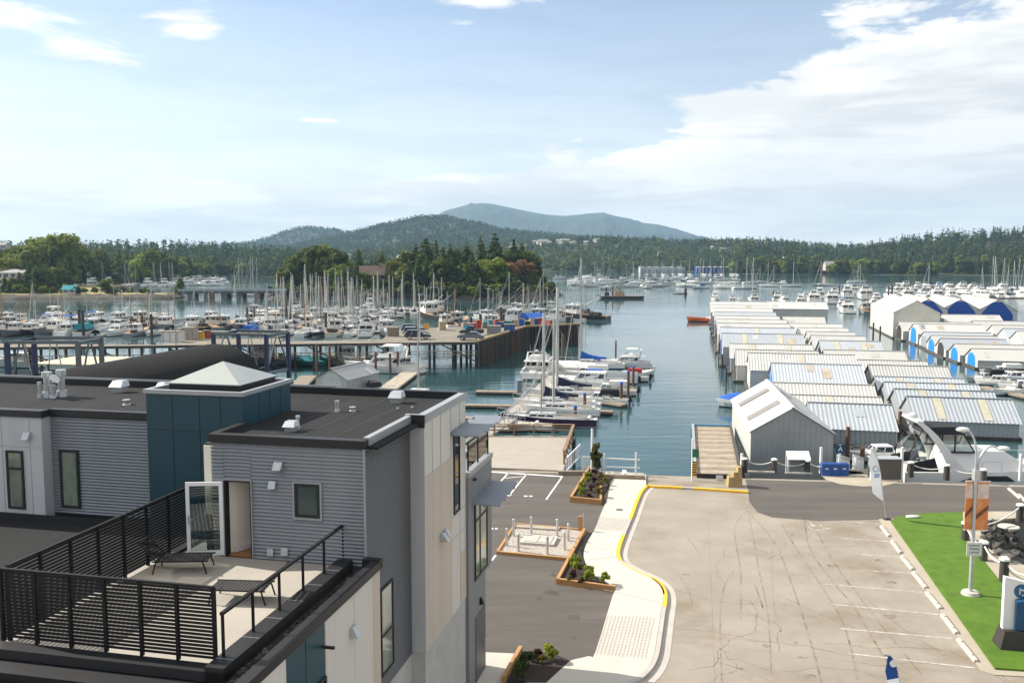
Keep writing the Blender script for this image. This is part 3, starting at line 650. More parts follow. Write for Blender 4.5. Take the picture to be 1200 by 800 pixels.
# left spit and the grove at the left edge
GL = 'trees on the left spit'
for kind, px, yt, Y in [('leafy', 10, 292, 560), ('leafy', 24, 284, 560), ('leafy', 36, 284, 540), ('leafy', 47, 282, 555), ('leafy', 57, 275, 560), ('leafy', 66, 271, 560), ('leafy', 74, 276, 575), ('pine', 84, 290, 580), ('pine', 92, 284, 590), ('pine', -6, 288, 560), ('leafy', 5, 300, 500), ('fir', 28, 305, 470), ('fir', 37, 303, 475), ('fir', 45, 306, 470), ('fir', 53, 308, 472), ('pine', 61, 312, 475), ('pine', 8, 312, 470), ('pine', -12, 316, 470), ('fir', 5, 322, 446), ('pine', 14, 324, 444), ('fir', 22, 318, 446), ('fir', 33, 306, 452), ('pine', 42, 312, 448), ('fir', 50, 310, 450), ('fir', 58, 316, 452), ('pine', 68, 312, 470), ('fir', 76, 306, 480), ('pine', 84, 300, 560), ('fir', 92, 296, 580)]:
    tree_px(kind, px, yt, Y, -.6, {'leafy': 'tall leafy trees in the grove at the left edge', 'pine': 'dark rounded pines in the grove at the left edge', 'fir': 'dark firs in the grove at the left edge'}[kind], GL, 0 if kind == 'leafy' else None)
for kind, px, yt, Y in [('leafy', 122, 326, 440), ('shrub', 110, 336, 436), ('shrub', 76, 332, 440), ('shrub', 90, 335, 438), ('shrub', 98, 337, 438), ('shrub', 134, 338, 437), ('shrub', 143, 336, 446), ('shrub', 170, 336, 444), ('shrub', 176, 338, 441), ('shrub', 166, 338, 445), ('shrub', 40, 332, 440), ('shrub', 24, 332, 440), ('shrub', 10, 333, 442), ('fir', 211, 320, 446), ('shrub', 205, 336, 448), ('shrub', 152, 337, 450), ('shrub', 128, 336, 440), ('shrub', 62, 336, 440), ('shrub', 52, 334, 440)]:
    tree_px(kind, px, yt, Y, -.8, {'leafy': 'round leafy tree on the grassy spit', 'shrub': 'low shrubs on the grassy left spit', 'fir': 'small fir standing beside the low bridge'}[kind], GL)
# right shore: the front row of trees, one by one
GR = 'trees along the right far shore'
for i in range(88):
    px = 856 + i * 4.15 + rnd.uniform(-2.5, 2.5); t = rnd.uniform(.03, .16); p = farR(px, t)
    kind = rnd.choice(['pine', 'leafy', 'leafy', 'pine', 'fir', 'fir']) if px < 1030 else rnd.choice(['pine', 'fir', 'fir', 'leafy'])
    tree(kind, p - Vector((0, 0, .5)), rnd.uniform(14, 24) * (.8 if kind == 'leafy' else 1), {'pine': 'rounded dark pines along the right far shore', 'leafy': 'leafy green trees along the right far shore', 'fir': 'pointed firs along the right far shore'}[kind], GR)
# left back shore front row
GB = 'trees behind the left back marina'
for i in range(46):
    px = 66 + i * 5.1 + rnd.uniform(-2, 2); p = farL(px, rnd.uniform(.03, .12))
    kind = rnd.choice(['pine', 'fir', 'fir', 'pine', 'leafy']) if px < 230 else rnd.choice(['leafy', 'leafy', 'pine'])
    tree(kind, p - Vector((0, 0, .5)), rnd.uniform(17, 27) if px < 228 else rnd.uniform(9, 17), {'pine': 'rounded dark pines behind the left back marina', 'leafy': 'leafy trees behind the left back marina', 'fir': 'pointed firs behind the left back marina'}[kind], GB)
# the far wood, which reads as one mass on each slope
def forest(name, point, px0, px1, n, nq, h0, h1, seed, mats, t0=.04, t1=1.0, mixf=.7, fade=None, sz=1.0, label='dense dark conifer wood covering the far slope'):
    rg = np.random.RandomState(seed); P = []; MI = []
    con = [conifer_q(seed * 9 + i, nq, slim=.20, lo=.08, size=.052 * sz * math.sqrt(60 / nq)) for i in range(5)]
    dec = [leafy_q(seed * 9 + i, nq, w=.42, lo=.08, nl=6, size=.075 * sz * math.sqrt(60 / nq)) for i in range(4)]
    for i in range(n):
        px = rg.uniform(px0, px1); t = 1 - (1 - t0) * rg.rand() ** .75 if i % 4 else 1.0 - rg.rand() * .05
        t = min(max(t, t0), t1); p = point(px, t)
        c = rg.rand() < mixf; h = rg.uniform(h0, h1) * (1 if c else .72)
        Q = (con[rg.randint(5)] if c else dec[rg.randint(4)]).copy(); a = rg.uniform(0, 6.28); ca, sa = math.cos(a), math.sin(a)
        w = h * rg.uniform(.85, 1.3)
        V = np.empty_like(Q); V[..., 0] = (Q[..., 0] * ca - Q[..., 1] * sa) * w + p.x; V[..., 1] = (Q[..., 0] * sa + Q[..., 1] * ca) * w + p.y; V[..., 2] = Q[..., 2] * h + p.z - .8
        P.append(V.reshape(-1, 3)); MI.append(np.full(nq, (rg.randint(2) if c else 2 + rg.randint(len(mats) - 2))))
    V = np.concatenate(P); k = len(V) // 4
    o = bpy.data.objects.new(name, np_mesh(name, V, np.arange(k * 4).reshape(k, 4), mats, np.concatenate(MI))); C.objects.link(o)
    o['kind'] = 'stuff'; tag(o, label, 'forest'); return o
FM = [FOL['wfir'], FOL['wfir2'], FOL['wdec'], FOL['wfir'], FOL['olive']]
forest('shore_wood', farR, 846, 1300, 1500, 60, 15, 25, 1, FM, t0=.08, mixf=.78, label='dense mixed wood covering the slope of the right far shore')
forest('back_wood', farL, -60, 470, 1250, 48, 16, 25, 2, FM[:4], t0=.06, mixf=.85, label='dark conifer wood behind the left back marina')
forest('channel_wood', farC, 420, 1100, 2900, 40, 15, 25, 3, FM, t0=.02, mixf=.62, label='mixed wood on the far shore at the channel end')
forest('hill_wood', hillA, 285, 810, 6500, 14, 17, 26, 4, FM[:4], t0=.12, mixf=.85, label='conifer wood covering the rounded middle hill')
forest('left_hill_wood', hillB, 200, 500, 2600, 10, 17, 26, 5, FM[:3], t0=.3, mixf=.9, label='conifer wood covering the smaller hill on the left')
# ------------------------------------------------------------------ the grey apartment building with the roof deck
M.update(
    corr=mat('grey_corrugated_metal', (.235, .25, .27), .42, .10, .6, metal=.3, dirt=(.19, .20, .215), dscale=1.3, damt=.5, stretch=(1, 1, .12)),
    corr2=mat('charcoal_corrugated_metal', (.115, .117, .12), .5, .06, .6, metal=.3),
    panel=mat('light_grey_panel', (.50, .505, .51), .55, .06, .5, dirt=(.40, .40, .395), dscale=1.6, damt=.45, stretch=(1, 1, .12)),
    beige=mat('beige_panel', (.55, .475, .39), .6, .06, .5, dirt=(.45, .39, .32), dscale=1.5, damt=.5, stretch=(1, 1, .1)),
    whitepan=mat('white_panel', (.64, .60, .545), .6, .05, .5, dirt=(.52, .485, .44), dscale=1.5, damt=.5, stretch=(1, 1, .1)),
    teal=mat('teal_panel', (.007, .052, .075), .42, .06, .4),
    greyblock=mat('grey_panel', (.20, .203, .21), .6, .05, .5),
    conc2=mat('cast_concrete', (.44, .425, .40), .85, .14, 1.1, .15, 20, dirt=(.34, .325, .30), dscale=.5, damt=.6),
    roof=mat('roof_membrane', (.024, .0245, .0255), .95, .16, .35, .3, 40, stretch=(1.6, .3, 1), dirt=(.040, .040, .040), dscale=.4, damt=.6, spec=.15),
    flash=mat('grey_flashing', (.36, .37, .38), .45, .1, 1, metal=.3),
    trim=mat('black_trim', (.014, .014, .016), .5, .2, 2),
    deckt=mat('deck_membrane', (.37, .335, .285), .8, .06, .8, dirt=(.29, .26, .22), dscale=.5, damt=.4),
    cream=mat('cream_wall', (.86, .80, .68), .8, .04, 1), floorw=mat('oak_floor', (.36, .17, .06), .5, .2, 3, stretch=(1, 8, 1)),
    blind=mat('window_dark_room', (.06, .085, .08), .12, .15, 1.2, spec=.8), sagepane=mat('window_blind_reflection_pane', (.19, .22, .175), .06, .55, .9, spec=.9, stretch=(1.4, 1.4, .6)),  # mottled tone of the sage panes paints in reflections
    acryl=mat('skylight_acrylic', (.36, .38, .35), .2, .06, .8, coat=.4), galv=mat('vent_galvanised', (.50, .52, .53), .35, .12, 4, metal=.55), clear=clear_glass('clear_glass'),
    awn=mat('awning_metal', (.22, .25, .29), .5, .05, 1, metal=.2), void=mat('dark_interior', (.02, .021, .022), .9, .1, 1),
)
B0 = Vector((-14.0, 26.0, 0)); TB = Matrix.Translation(-B0)
bld = thing('apartment_building', 'grey corrugated apartment building with roof deck and teal stair tower', 'building', uv(*B0), -TH)
def BM(): return MB(TB)
def bpart(name, mb, m, parent=None): return mb.build(name, m, parent or bld)
def corr(mb, a, b, z0, z1, n, pitch=.10, amp=.019, mi=0):
    k = max(1, round((z1 - z0) / pitch)); st = 6; A = Vector((*a, 0)); Bq = Vector((*b, 0)); nn = Vector((*n, 0)); vs = []; fs = []
    for i in range(k * st + 1):
        z = z0 + (z1 - z0) * i / (k * st); o = nn * amp * (math.sin(2 * math.pi * i / st) - 0.2)
        vs += [A + o + Vector((0, 0, z)), Bq + o + Vector((0, 0, z))]
    flip = (Bq - A).cross(Vector((0, 0, 1))).dot(nn) < 0
    for i in range(k * st):
        q = (2 * i, 2 * i + 1, 2 * i + 3, 2 * i + 2); fs.append(q[::-1] if flip else q)
    mb.add(vs, fs, mi, True)
RZ, DZ = 11.0, 7.75
# bodies behind the cladding
b = BM()
b.box(-13.35, -12.98, 21.80, 29.9, DZ, RZ); b.box(-12.16, -8.9, 21.80, 22.0, DZ, RZ); b.box(-12.98, -12.16, 21.80, 22.0, 9.92, RZ); b.box(-9.1, -8.9, 22.0, 29.9, DZ, RZ)
bpart('wall_core', b, M['greyblock'])
b = BM()
for a0, a1, z0, z1 in [(-13.35, -12.98, DZ, RZ), (-12.16, -8.85, DZ, RZ), (-12.98, -12.16, 9.93, RZ)]: corr(b, (a0, 21.77), (a1, 21.77), z0, z1, (0, -1))
bpart('front_cladding', b, M['corr'])
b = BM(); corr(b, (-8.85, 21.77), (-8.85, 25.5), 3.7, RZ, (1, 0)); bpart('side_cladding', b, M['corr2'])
b = BM(); b.box(-8.875, -8.825, 21.735, 21.785, DZ, RZ); b.box(-12.98 - .03, -12.98, 21.72, 21.8, DZ, 9.96); b.box(-12.16, -12.13, 21.72, 21.8, DZ, 9.96); b.box(-12.98, -12.16, 21.72, 21.8, 9.93, 9.96); bpart('corner_trim', b, M['flash'])
# room behind the open door
b = BM(); b.add([(-12.97, 22.0, DZ), (-12.22, 23.3, DZ), (-12.22, 23.3, 9.92), (-12.97, 22.0, 9.92)], [(0, 1, 2, 3)]); b.box(-11.2, -11.15, 22.0, 26, DZ, 10.4); b.box(-13, -11.2, 25.95, 26, DZ, 10.4); b.box(-13, -11.2, 22, 26, 10.35, 10.4); bpart('stair_room', b, M['cream'])  # first face is an added diagonal wall, angled to catch daylight from the doorway
b = BM(); b.box(-12.98, -11.2, 21.85, 25.95, DZ - .02, DZ + .03); bpart('room_floor', b, M['floorw'])
b = BM(); b.bar((-12.88, 22.05, DZ + .12), (-12.2, 23.2, DZ + .12), .06, .16); bpart('baseboard_heater', b, M['whitep'])
b = BM(); b.box(-16, -8.96, 21.66, 30.1, -.05, 7.55); bpart('lower_core', b, M['greyblock'])
# roof slab, parapets
b = BM(); b.box(-13.4, -8.5, 21.9, 30.2, RZ - .05, RZ + .02); b.box(-28.5, -16.6, 24.3, 30.4, RZ - .05, RZ + .02); b.box(-16.6, -13.4, 26.7, 30.4, RZ - .05, RZ + .02); bpart('roof_membrane', b, M['roof']); b = BM()
for u in [-13.2 + k * 1.0 for k in range(5)]: b.box(u, u + .05, 22.0, 30.1, RZ + .02, RZ + .024)
for u in [-28 + k * 1.0 for k in range(15)]:
    if u < -16.8 or u > -13.4: b.box(u, u + .05, 24.5 if u > -20.6 else 24.2, 30.2, RZ + .02, RZ + .024)
bpart('membrane_seam', b, mat('roof_seam', (.045, .043, .041), .9, .2, 2, spec=.2))
b = BM(); b.box(-13.4, -8.80, 21.70, 21.98, RZ - .02, RZ + .20); b.box(-13.45, -8.4, 30.1, 30.4, RZ, RZ + .27); b.box(-28.5, -13.45, 30.2, 30.5, RZ, RZ + .27)
b.box(-20.6, -16.6, 24.25, 24.5, RZ - .02, RZ + .2); b.box(-28.5, -20.55, 23.85, 24.2, RZ - .02, RZ + .2); b.box(-13.42, -13.2, 21.98, 23.6, RZ - .02, RZ + .2)
bpart('parapet', b, M['trim'])
b = BM(); b.box(-8.95, -8.78, 21.97, 25.5, RZ + .0, RZ + .24); b.box(-8.62, -8.38, 25.45, 30.42, RZ, RZ + .26); b.box(-9.0, -8.38, 25.42, 25.62, RZ, RZ + .262)
b.box(-28.5, -13.44, 30.48, 30.53, RZ + .1, RZ + .30); bpart('metal_coping', b, M['flash'])
b = BM(); b.box(-8.84, -8.36, 25.40, 25.45, RZ - .12, RZ + .27); bpart('coping_end', b, M['trim'])
# beige and white panel tower on the right
b = BM(); b.box(-9.1, -8.40, 25.5, 30.2, 3.75, RZ + .02, 0); bpart('panel_wall', b, M['whitepan'])
b = BM()
for v0, v1, z0, z1 in [(25.503, 26.28, 3.76, 9.3), (26.30, 27.18, 3.76, 9.3), (27.20, 28.35, 3.76, 9.3), (29.45, 30.197, 3.76, 5.6)]: b.box(-8.399, -8.392, v0, v1, z0, z1)
bpart('beige_panel', b, M['beige'])
b = BM()
for v in (26.29, 27.19, 28.36, 29.43): b.box(-8.398, -8.3905, v - .012, v + .012, 3.8, RZ)
for v0, v1, z in ((25.5, 28.36, 9.31), (25.5, 30.2, 6.4), (28.36, 30.2, 7.2)): b.box(-8.398, -8.3908, v0, v1, z - .008, z + .008)
bpart('panel_joint', b, M['flash'])
b = BM(); b.box(-9.12, -8.42, 25.48, 30.18, -.05, 3.75); b.box(-8.95, -8.86, 21.7, 25.48, -.05, 3.72); bpart('concrete_base', b, M['conc2'])
b = BM(); b.box(-8.85, -8.845, 22.2, 24.6, 0, 3.0); bpart('ground_opening', b, M['void'])
b = BM(); b.box(-8.86, -8.39, 25.47, 25.503, 3.75, RZ + .01); bpart('return_panel', b, M['panel'])
def window(plane, c0, c1, z0, z1, pane, mull=(), axis='v', fr=.06, sgn=1, parent=None):
    """framed window on a wall: axis 'v' = wall at u=plane facing +u, axis 'u' = wall at v=plane facing -v"""
    f = BM(); g = BM()
    def bx(m, a0, a1, d0, d1, zz0, zz1):
        if axis == 'v': m.box(plane + d0, plane + d1, a0, a1, zz0, zz1)
        else: m.box(a0, a1, plane - d1, plane - d0, zz0, zz1)
    bx(f, c0, c0 + fr, -.03, .055, z0, z1); bx(f, c1 - fr, c1, -.03, .055, z0, z1); bx(f, c0 + fr, c1 - fr, -.03, .055, z0, z0 + fr); bx(f, c0 + fr, c1 - fr, -.03, .055, z1 - fr, z1)
    for k, p in mull:
        if k == 'h': bx(f, c0 + fr, c1 - fr, -.03, .05, p - fr / 2, p + fr / 2)
        else: bx(f, p - fr / 2, p + fr / 2, -.03, .049, z0 + fr, z1 - fr)
    w = bpart('window', f, M['trim'], parent); bx(g, c0 + fr, c1 - fr, -.02, .025, z0 + fr, z1 - fr); bpart('pane', g, pane, w); return w
window(21.77, -10.86, -10.13, 9.02, 9.95, M['blind'], axis='u', fr=.075)
b = BM(); b.box(-10.92, -10.07, 21.73, 21.79, 8.95, 9.02); b.box(-10.92, -10.86, 21.73, 21.79, 9.02, 10.0); b.box(-10.13, -10.07, 21.73, 21.79, 9.02, 10.0); b.box(-10.86, -10.13, 21.73, 21.79, 9.95, 10.0); bpart('window_surround', b, M['flash'])
window(-8.85, 22.75, 23.75, 4.2, 6.75, M['sagepane'], [('h', 5.35)])
window(-8.40, 28.62, 29.32, 7.25, 10.0, M['glass'])
# open glazed door: leaf hinged at the left jamb and swung out over the deck
hx, hy = -13.0, 21.72; ang = R(208); T2 = TB @ Matrix.Translation((hx, hy, 0)) @ Matrix.Rotation(ang - math.pi, 4, 'Z') @ Matrix.Scale(-1, 4, (1, 0, 0))
T2 = TB @ Matrix.Translation((hx, hy, 0)) @ Matrix.Rotation(R(197), 4, 'Z')
d = MB(T2); w = 1.0; d.box(0, .1, -.025, .025, DZ + .06, 9.88); d.box(w - .1, w, -.025, .025, DZ + .06, 9.88); d.box(.1, w - .1, -.025, .025, DZ + .06, DZ + .2); d.box(.1, w - .1, -.025, .025, 9.78, 9.88)
leaf = d.build('door', M['whitep'], bld)
d = MB(T2); d.box(.1, w - .1, -.008, .008, DZ + .2, 9.78); d.build('door_pane', M['clear'], leaf)
d = MB(T2); d.box(w - .09, w - .05, -.06, .06, 8.7, 8.95); d.bar((w - .07, .06, 8.85), (w - .2, .06, 8.85), .02); d.build('handle', M['steel'], leaf)
b = BM(); b.box(-12.98, -12.94, 21.74, 21.95, DZ, 9.92); b.box(-12.94, -12.16, 21.74, 21.95, 9.88, 9.925); b.box(-12.2, -12.16, 21.74, 21.95, DZ, 9.88); bpart('door_frame', b, M['trim'])
# teal stair tower with its skylight
b = BM(); b.box(-16.6, -13.4, 23.6, 26.7, 7.0, 11.95); bpart('stair_tower', b, M['teal'])
b = BM()
for u in (-15.72, -14.82, -14.12): b.box(u - .01, u + .01, 23.592, 23.60, 7.8, 11.9)
b.box(-16.6, -13.4, 23.592, 23.6, 10.83, 10.845)
for v in (24.6, 25.3, 26.0): b.box(-13.4, -13.392, v - .01, v + .01, RZ, 11.9)
bpart('tower_joint', b, M['trim'])
b = BM(); b.box(-16.66, -13.34, 23.54, 23.7, 11.95, 12.07); b.box(-16.66, -13.34, 26.6, 26.76, 11.95, 12.07); b.box(-16.66, -16.5, 23.7, 26.6, 11.95, 12.07); b.box(-13.5, -13.34, 23.7, 26.6, 11.95, 12.07); bpart('tower_coping', b, M['flash'])
b = BM(); b.box(-16.5, -13.5, 23.7, 26.6, 11.9, 11.97); b.box(-16.1, -13.75, 24.05, 26.35, 11.97, 12.22); bpart('skylight_curb', b, M['trim'])
b = BM(); cx_, cy_ = -14.93, 25.2
b.add([(-16.13, 24.02, 12.225), (-13.72, 24.02, 12.225), (-13.72, 26.38, 12.225), (-16.13, 26.38, 12.225), (cx_, cy_, 12.78)], [(0, 1, 4), (1, 2, 4), (2, 3, 4), (3, 0, 4), (3, 2, 1, 0)]); bpart('skylight', b, M['acryl'])
b = BM(); b.box(-16.17, -13.68, 23.98, 26.42, 12.2, 12.228); bpart('skylight_frame', b, M['flash'])
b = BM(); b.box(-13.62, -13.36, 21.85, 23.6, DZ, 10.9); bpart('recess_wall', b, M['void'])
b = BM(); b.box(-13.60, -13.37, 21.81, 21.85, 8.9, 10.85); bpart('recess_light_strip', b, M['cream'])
# left wing
b = BM(); b.box(-28.5, -20.6, 23.9, 30.3, 6, RZ); b.box(-20.6, -16.6, 24.33, 30.3, 6, RZ - .01); bpart('left_wing', b, M['panel'])
b = BM(); corr(b, (-20.6, 24.3), (-16.6, 24.3), 7.8, RZ - .02, (0, -1)); bpart('left_cladding', b, M['corr'])
b = BM()
for u in (-22.1, -21.05, -23.2, -24.4): b.box(u - .01, u + .01, 23.893, 23.9, 7.8, RZ - .02)
b.box(-28, -20.6, 23.893, 23.9, 10.0, 10.015); bpart('wing_joint', b, M['flash'])
window(23.9, -21.95, -21.32, 7.98, 9.88, M['sagepane'], [('h', 9.3)], axis='u', fr=.07)
window(24.3, -20.3, -19.6, 8.0, 9.9, M['sagepane'], axis='u', fr=.08)
b = BM(); b.box(-28.5, -14.75, 15.0, 23.88, 7.4, 7.62); b.box(-20.6, -16.6, 23.88, 24.3, 7.4, 7.62); bpart('lower_roof', b, M['roof'])
b = BM(); b.box(-28, -16.6, 23.82, 23.88, 7.62, 7.84); b.box(-20.5, -16.6, 24.2, 24.26, 7.62, 7.84); bpart('wall_flashing', b, M['trim'])
# roof vents and flues
def hood(u, v, z, s=1.0):
    b = BM(); b.box(u - .16 * s, u + .16 * s, v - .16 * s, v + .16 * s, z, z + .22 * s); b.taper(u - .22 * s, u + .22 * s, v - .24 * s, v + .2 * s, z + .2 * s, z + .38 * s, .05 * s, .05 * s, .16 * s, .0)
    bpart('vent_hood', b, M['galv'])
hood(-21.5, 29.0, RZ, 1.2); hood(-10.5, 28.9, RZ, 1.1); hood(-11.75, 23.4, RZ, .85); hood(-20.3, 29.9, RZ, .8)
for u, v, hgt, r in [(-23.2, 27.3, .95, .16), (-22.85, 27.6, 1.0, .16), (-23.35, 27.1, .6, .07), (-22.9, 27.2, .5, .1), (-11.7, 23.75, .42, .06), (-11.8, 26.8, .38, .07), (-11.35, 27.0, .16, .1), (-19.4, 26.5, .2, .12), (-10.0, 27.6, .08, .05), (-9.6, 27.9, .08, .05)]:
    b = BM(); b.cone((u, v, RZ), (u, v, RZ + hgt * .25), r * 1.25, r * 1.1, 10); b.cone((u, v, RZ + hgt * .25), (u, v, RZ + hgt * .8), r * .75, r * .75, 10); b.cone((u, v, RZ + hgt * .8), (u, v, RZ + hgt), r * 1.1, r * 1.1, 10); bpart('roof_flue', b, M['galv'])
b = BM(); b.cone((-23.0, 27.15, RZ + .5), (-22.7, 27.1, RZ + .75), .02, .2, 8); bpart('flue_cone', b, M['galv'])
# wall fittings
def wallbox(u, v, z, w, h, dd, m, axis='u', name='wall_vent'):
    b = BM()
    if axis == 'u': b.add([(u - w, v, z - h), (u + w, v, z - h), (u + w, v, z + h), (u - w, v, z + h), (u - w, v - dd, z - h), (u + w, v - dd, z - h), (u + w, v - dd * .35, z + h), (u - w, v - dd * .35, z + h)], [(3, 2, 1, 0), (4, 5, 6, 7), (0, 1, 5, 4), (1, 2, 6, 5), (2, 3, 7, 6), (3, 0, 4, 7)])
    else: b.add([(u, v - w, z - h), (u, v + w, z - h), (u, v + w, z + h), (u, v - w, z + h), (u + dd, v - w, z - h), (u + dd, v + w, z - h), (u + dd * .35, v + w, z + h), (u + dd * .35, v - w, z + h)], [(0, 1, 2, 3), (7, 6, 5, 4), (4, 5, 1, 0), (5, 6, 2, 1), (6, 7, 3, 2), (7, 4, 0, 3)])
    bpart(name, b, m)
wallbox(-11.3, 21.75, 10.42, .12, .1, .2, M['galv']); wallbox(-11.5, 21.75, 9.88, .1, .1, .12, M['steel'], name='wall_light'); wallbox(-21.1, 23.9, 10.4, .12, .11, .2, M['galv'])
wallbox(-11.62, 21.75, 7.98, .09, .1, .05, M['steel'], name='socket'); wallbox(-11.2, 21.75, 8.03, .1, .11, .05, M['steel'], name='socket')
wallbox(-8.39, 27.15, 6.95, .13, .13, .28, M['galv'], 'v'); wallbox(-8.39, 27.5, 6.98, .11, .11, .22, M['galv'], 'v'); wallbox(-8.39, 19.7, 6.9, .12, .13, .2, M['galv'], 'v')
# grey block with terrace behind the tower
b = BM(); b.box(-12, -8.30, 30.2, 33.7, 3.85, 8.15); b.box(-12, -8.30, 30.2, 32.65, -.05, 3.85); bpart('terrace_block', b, M['greyblock'])
b = BM(); b.box(-8.5, -8.26, 30.2, 33.74, 8.15, 8.35); b.box(-12, -8.5, 33.5, 33.74, 8.15, 8.35); bpart('terrace_coping', b, M['flash'])
b = BM()
for v in (30.5, 31.9, 33.45): b.box(-8.42, -8.37, v - .025, v + .025, 8.35, 9.35)
for u in (-9.8, -11.2): b.box(u - .025, u + .025, 33.57, 33.62, 8.35, 9.35)
b.box(-8.43, -8.36, 30.3, 33.62, 9.35, 9.41); b.box(-12, -8.43, 33.56, 33.63, 9.35, 9.41); bpart('terrace_rail', b, M['black'])
b = BM(); b.box(-8.40, -8.39, 30.55, 33.4, 8.45, 9.3); b.box(-12, -8.45, 33.59, 33.60, 8.45, 9.3); bpart('terrace_glass', b, M['clear'])
window(-8.30, 31.0, 32.85, 4.05, 7.0, M['sagepane'], [('v', 31.75), ('h', 6.3)], fr=.08)
b = BM(); b.box(-8.30, -8.27, 31.1, 32.5, .06, 2.6); d = bpart('entrance_door', b, M['corr2']); b = BM(); b.box(-8.268, -8.22, 32.2, 32.26, 1.0, 1.3); bpart('handle', b, M['steel'], d)
wallbox(-8.29, 31.8, 3.0, .08, .12, .14, M['black'], 'v', 'wall_light'); wallbox(-8.29, 30.9, 7.95, .12, .03, .12, M['black'], 'v', 'scupper')
def awning(v0, v1, z, out):
    b = BM(); n = 4; w = (v1 - v0) / n
    for i in range(n): b.add([(-8.38, v0 + w * i + .03, z - .06), (-8.38 + out, v0 + w * i + .03, z - .06), (-8.38 + out, v0 + w * (i + 1) - .34, z + .10), (-8.38, v0 + w * (i + 1) - .34, z + .10), (-8.38, v0 + w * i + .03, z - .09), (-8.38 + out, v0 + w * i + .03, z - .09), (-8.38 + out, v0 + w * (i + 1) - .34, z + .07), (-8.38, v0 + w * (i + 1) - .34, z + .07)], [(0, 1, 2, 3), (7, 6, 5, 4), (0, 4, 5, 1), (1, 5, 6, 2), (2, 6, 7, 3), (3, 7, 4, 0)])
    b.box(-8.38 + out * .45, -8.38 + out * .52, v0, v1, z - .14, z - .09); b.box(-8.39, -8.35, v0, v1, z - .12, z + .06); bpart('sun_awning', b, M['awn'])
awning(28.3, 31.7, 10.15, 1.05); awning(30.6, 33.9, 7.15, 1.15)
# deck
b = BM(); b.box(-14.75, -9.35, 15.75, 21.75, 7.6, DZ); bpart('deck_floor', b, M['deckt'])
b = BM(); b.box(-9.62, -9.2, 15.2, 21.72, DZ - .1, DZ + .20); b.box(-14.9, -9.2, 15.2, 15.55, DZ - .1, DZ + .1); b.box(-8.62, -8.36, 14.2, 21.68, 7.8, 8.02); b.box(-8.86, -8.36, 21.55, 21.77, 7.8, 8.05); b.box(-9.2, -8.62, 14.8, 21.6, 7.55, 7.66); bpart('deck_parapet', b, M['trim'])
b = BM()
for k in range(6): b.box(-9.61, -9.21, 15.6 + k * 1.05, 15.6 + k * 1.05 + .015, DZ + .2, DZ + .204)
bpart('parapet_seam', b, M['flash'])
b = BM(); rr = random.Random(2)
for k in range(200):
    u = rr.uniform(-9.1, -8.68); v = rr.uniform(15, 21.5); s = rr.uniform(.03, .06); b.taper(u - s, u + s, v - s, v + s, 7.66, 7.66 + s * 1.3, s * .4, s * .3, s * .4, s * .2)
g = bpart('gutter_gravel', b, M['rock']); g['kind'] = 'stuff'
# lower storey below the deck
b = BM(); b.box(-14.9, -8.62, 14.9, 21.62, -.05, 7.5); b.box(-8.62, -8.42, 14.9, 21.62, -.05, 7.79); bpart('lower_wall', b, M['conc2'])
b = BM()
for v0, v1 in ((14.92, 16.25), (18.2, 19.85), (19.87, 21.1)): b.box(-8.42, -8.40, v0, v1, 3.2, 7.8)
bpart('white_panel', b, M['whitepan'])
b = BM(); b.box(-8.42, -8.402, 21.12, 21.64, 3.2, 7.8); bpart('beige_panel', b, M['beige'])
b = BM(); b.box(-8.42, -8.415, 16.27, 18.18, 3.2, 7.8); bpart('teal_panel', b, M['teal'])
b = BM(); b.box(-8.43, -8.408, 17.2, 17.22, 3.2, 7.8); bpart('panel_joint', b, M['trim'])
window(-8.415, 17.55, 18.15, 3.4, 6.5, M['glass'])
b = BM(); b.bar((-8.4, 18.0, 7.25), (-8.1, 18.0, 7.25), .06); bpart('scupper', b, M['trim'])
b = BM(); b.box(-28.5, -8.36, 14.05, 14.4, 7.3, 7.5); b.box(-28.5, -8.5, 14.4, 15.2, 7.3, 7.42); b.box(-28.5, -8.5, 14.7, 15.25, 7.42, 7.62); bpart('front_coping', b, M['trim'])
b = BM(); b.box(-28.5, -8.45, 14.15, 15.2, -.05, 7.3); bpart('front_wall', b, M['whitepan'])
b = BM(); b.box(-28.5, -12.4, 14.13, 14.15, 3, 7.28); b.box(-12.38, -8.45, 14.13, 14.15, 3, 7.28, 1)
for u in (-10.4, -14, -16): b.box(u - .01, u + .01, 14.12, 14.13, 3, 7.28, 2)
bpart('front_panel', b, [M['beige'], M['whitepan'], M['flash']])
# slatted privacy screens
def screen(a, c, n, z0, z1):
    A = Vector((*a, 0)); D = Vector((*c, 0)); d = (D - A); b = BM(); L = d.length; d.normalize(); k = 19
    for i in range(k):
        z = z0 + .06 + (z1 - z0 - .12) * i / (k - 1); b.bar(A + Vector((0, 0, z)), D + Vector((0, 0, z)), .022, .052)
    b.bar(A + Vector((0, 0, z1 + .01)), D + Vector((0, 0, z1 + .01)), .07, .045)
    s = bpart('privacy_screen', b, M['black'])
    for i in range(n + 1):
        p = A + d * (L * i / n); b = BM(); q = Vector((-d.y, d.x, 0)) * .0; b.box(p.x - .035, p.x + .035, p.y - .035, p.y + .035, z0 - .05, z1); bpart('screen_post', b, M['black'], s)
screen((-14.72, 15.68), (-9.66, 15.68), 6, 7.85, 9.38); screen((-14.66, 15.8), (-14.66, 22.6), 7, 7.80, 9.40)
b = BM(); A = (-9.5, 15.7); 
for i in range(6):
    v = 15.72 + i * 1.215; b = BM(); b.box(-9.525, -9.475, v - .025, v + .025, DZ + .18, 8.82); bpart('deck_railing_post', b, M['black'])
b = BM(); b.box(-9.54, -9.46, 15.68, 21.75, 8.82, 8.88); bpart('deck_handrail', b, M['black'])
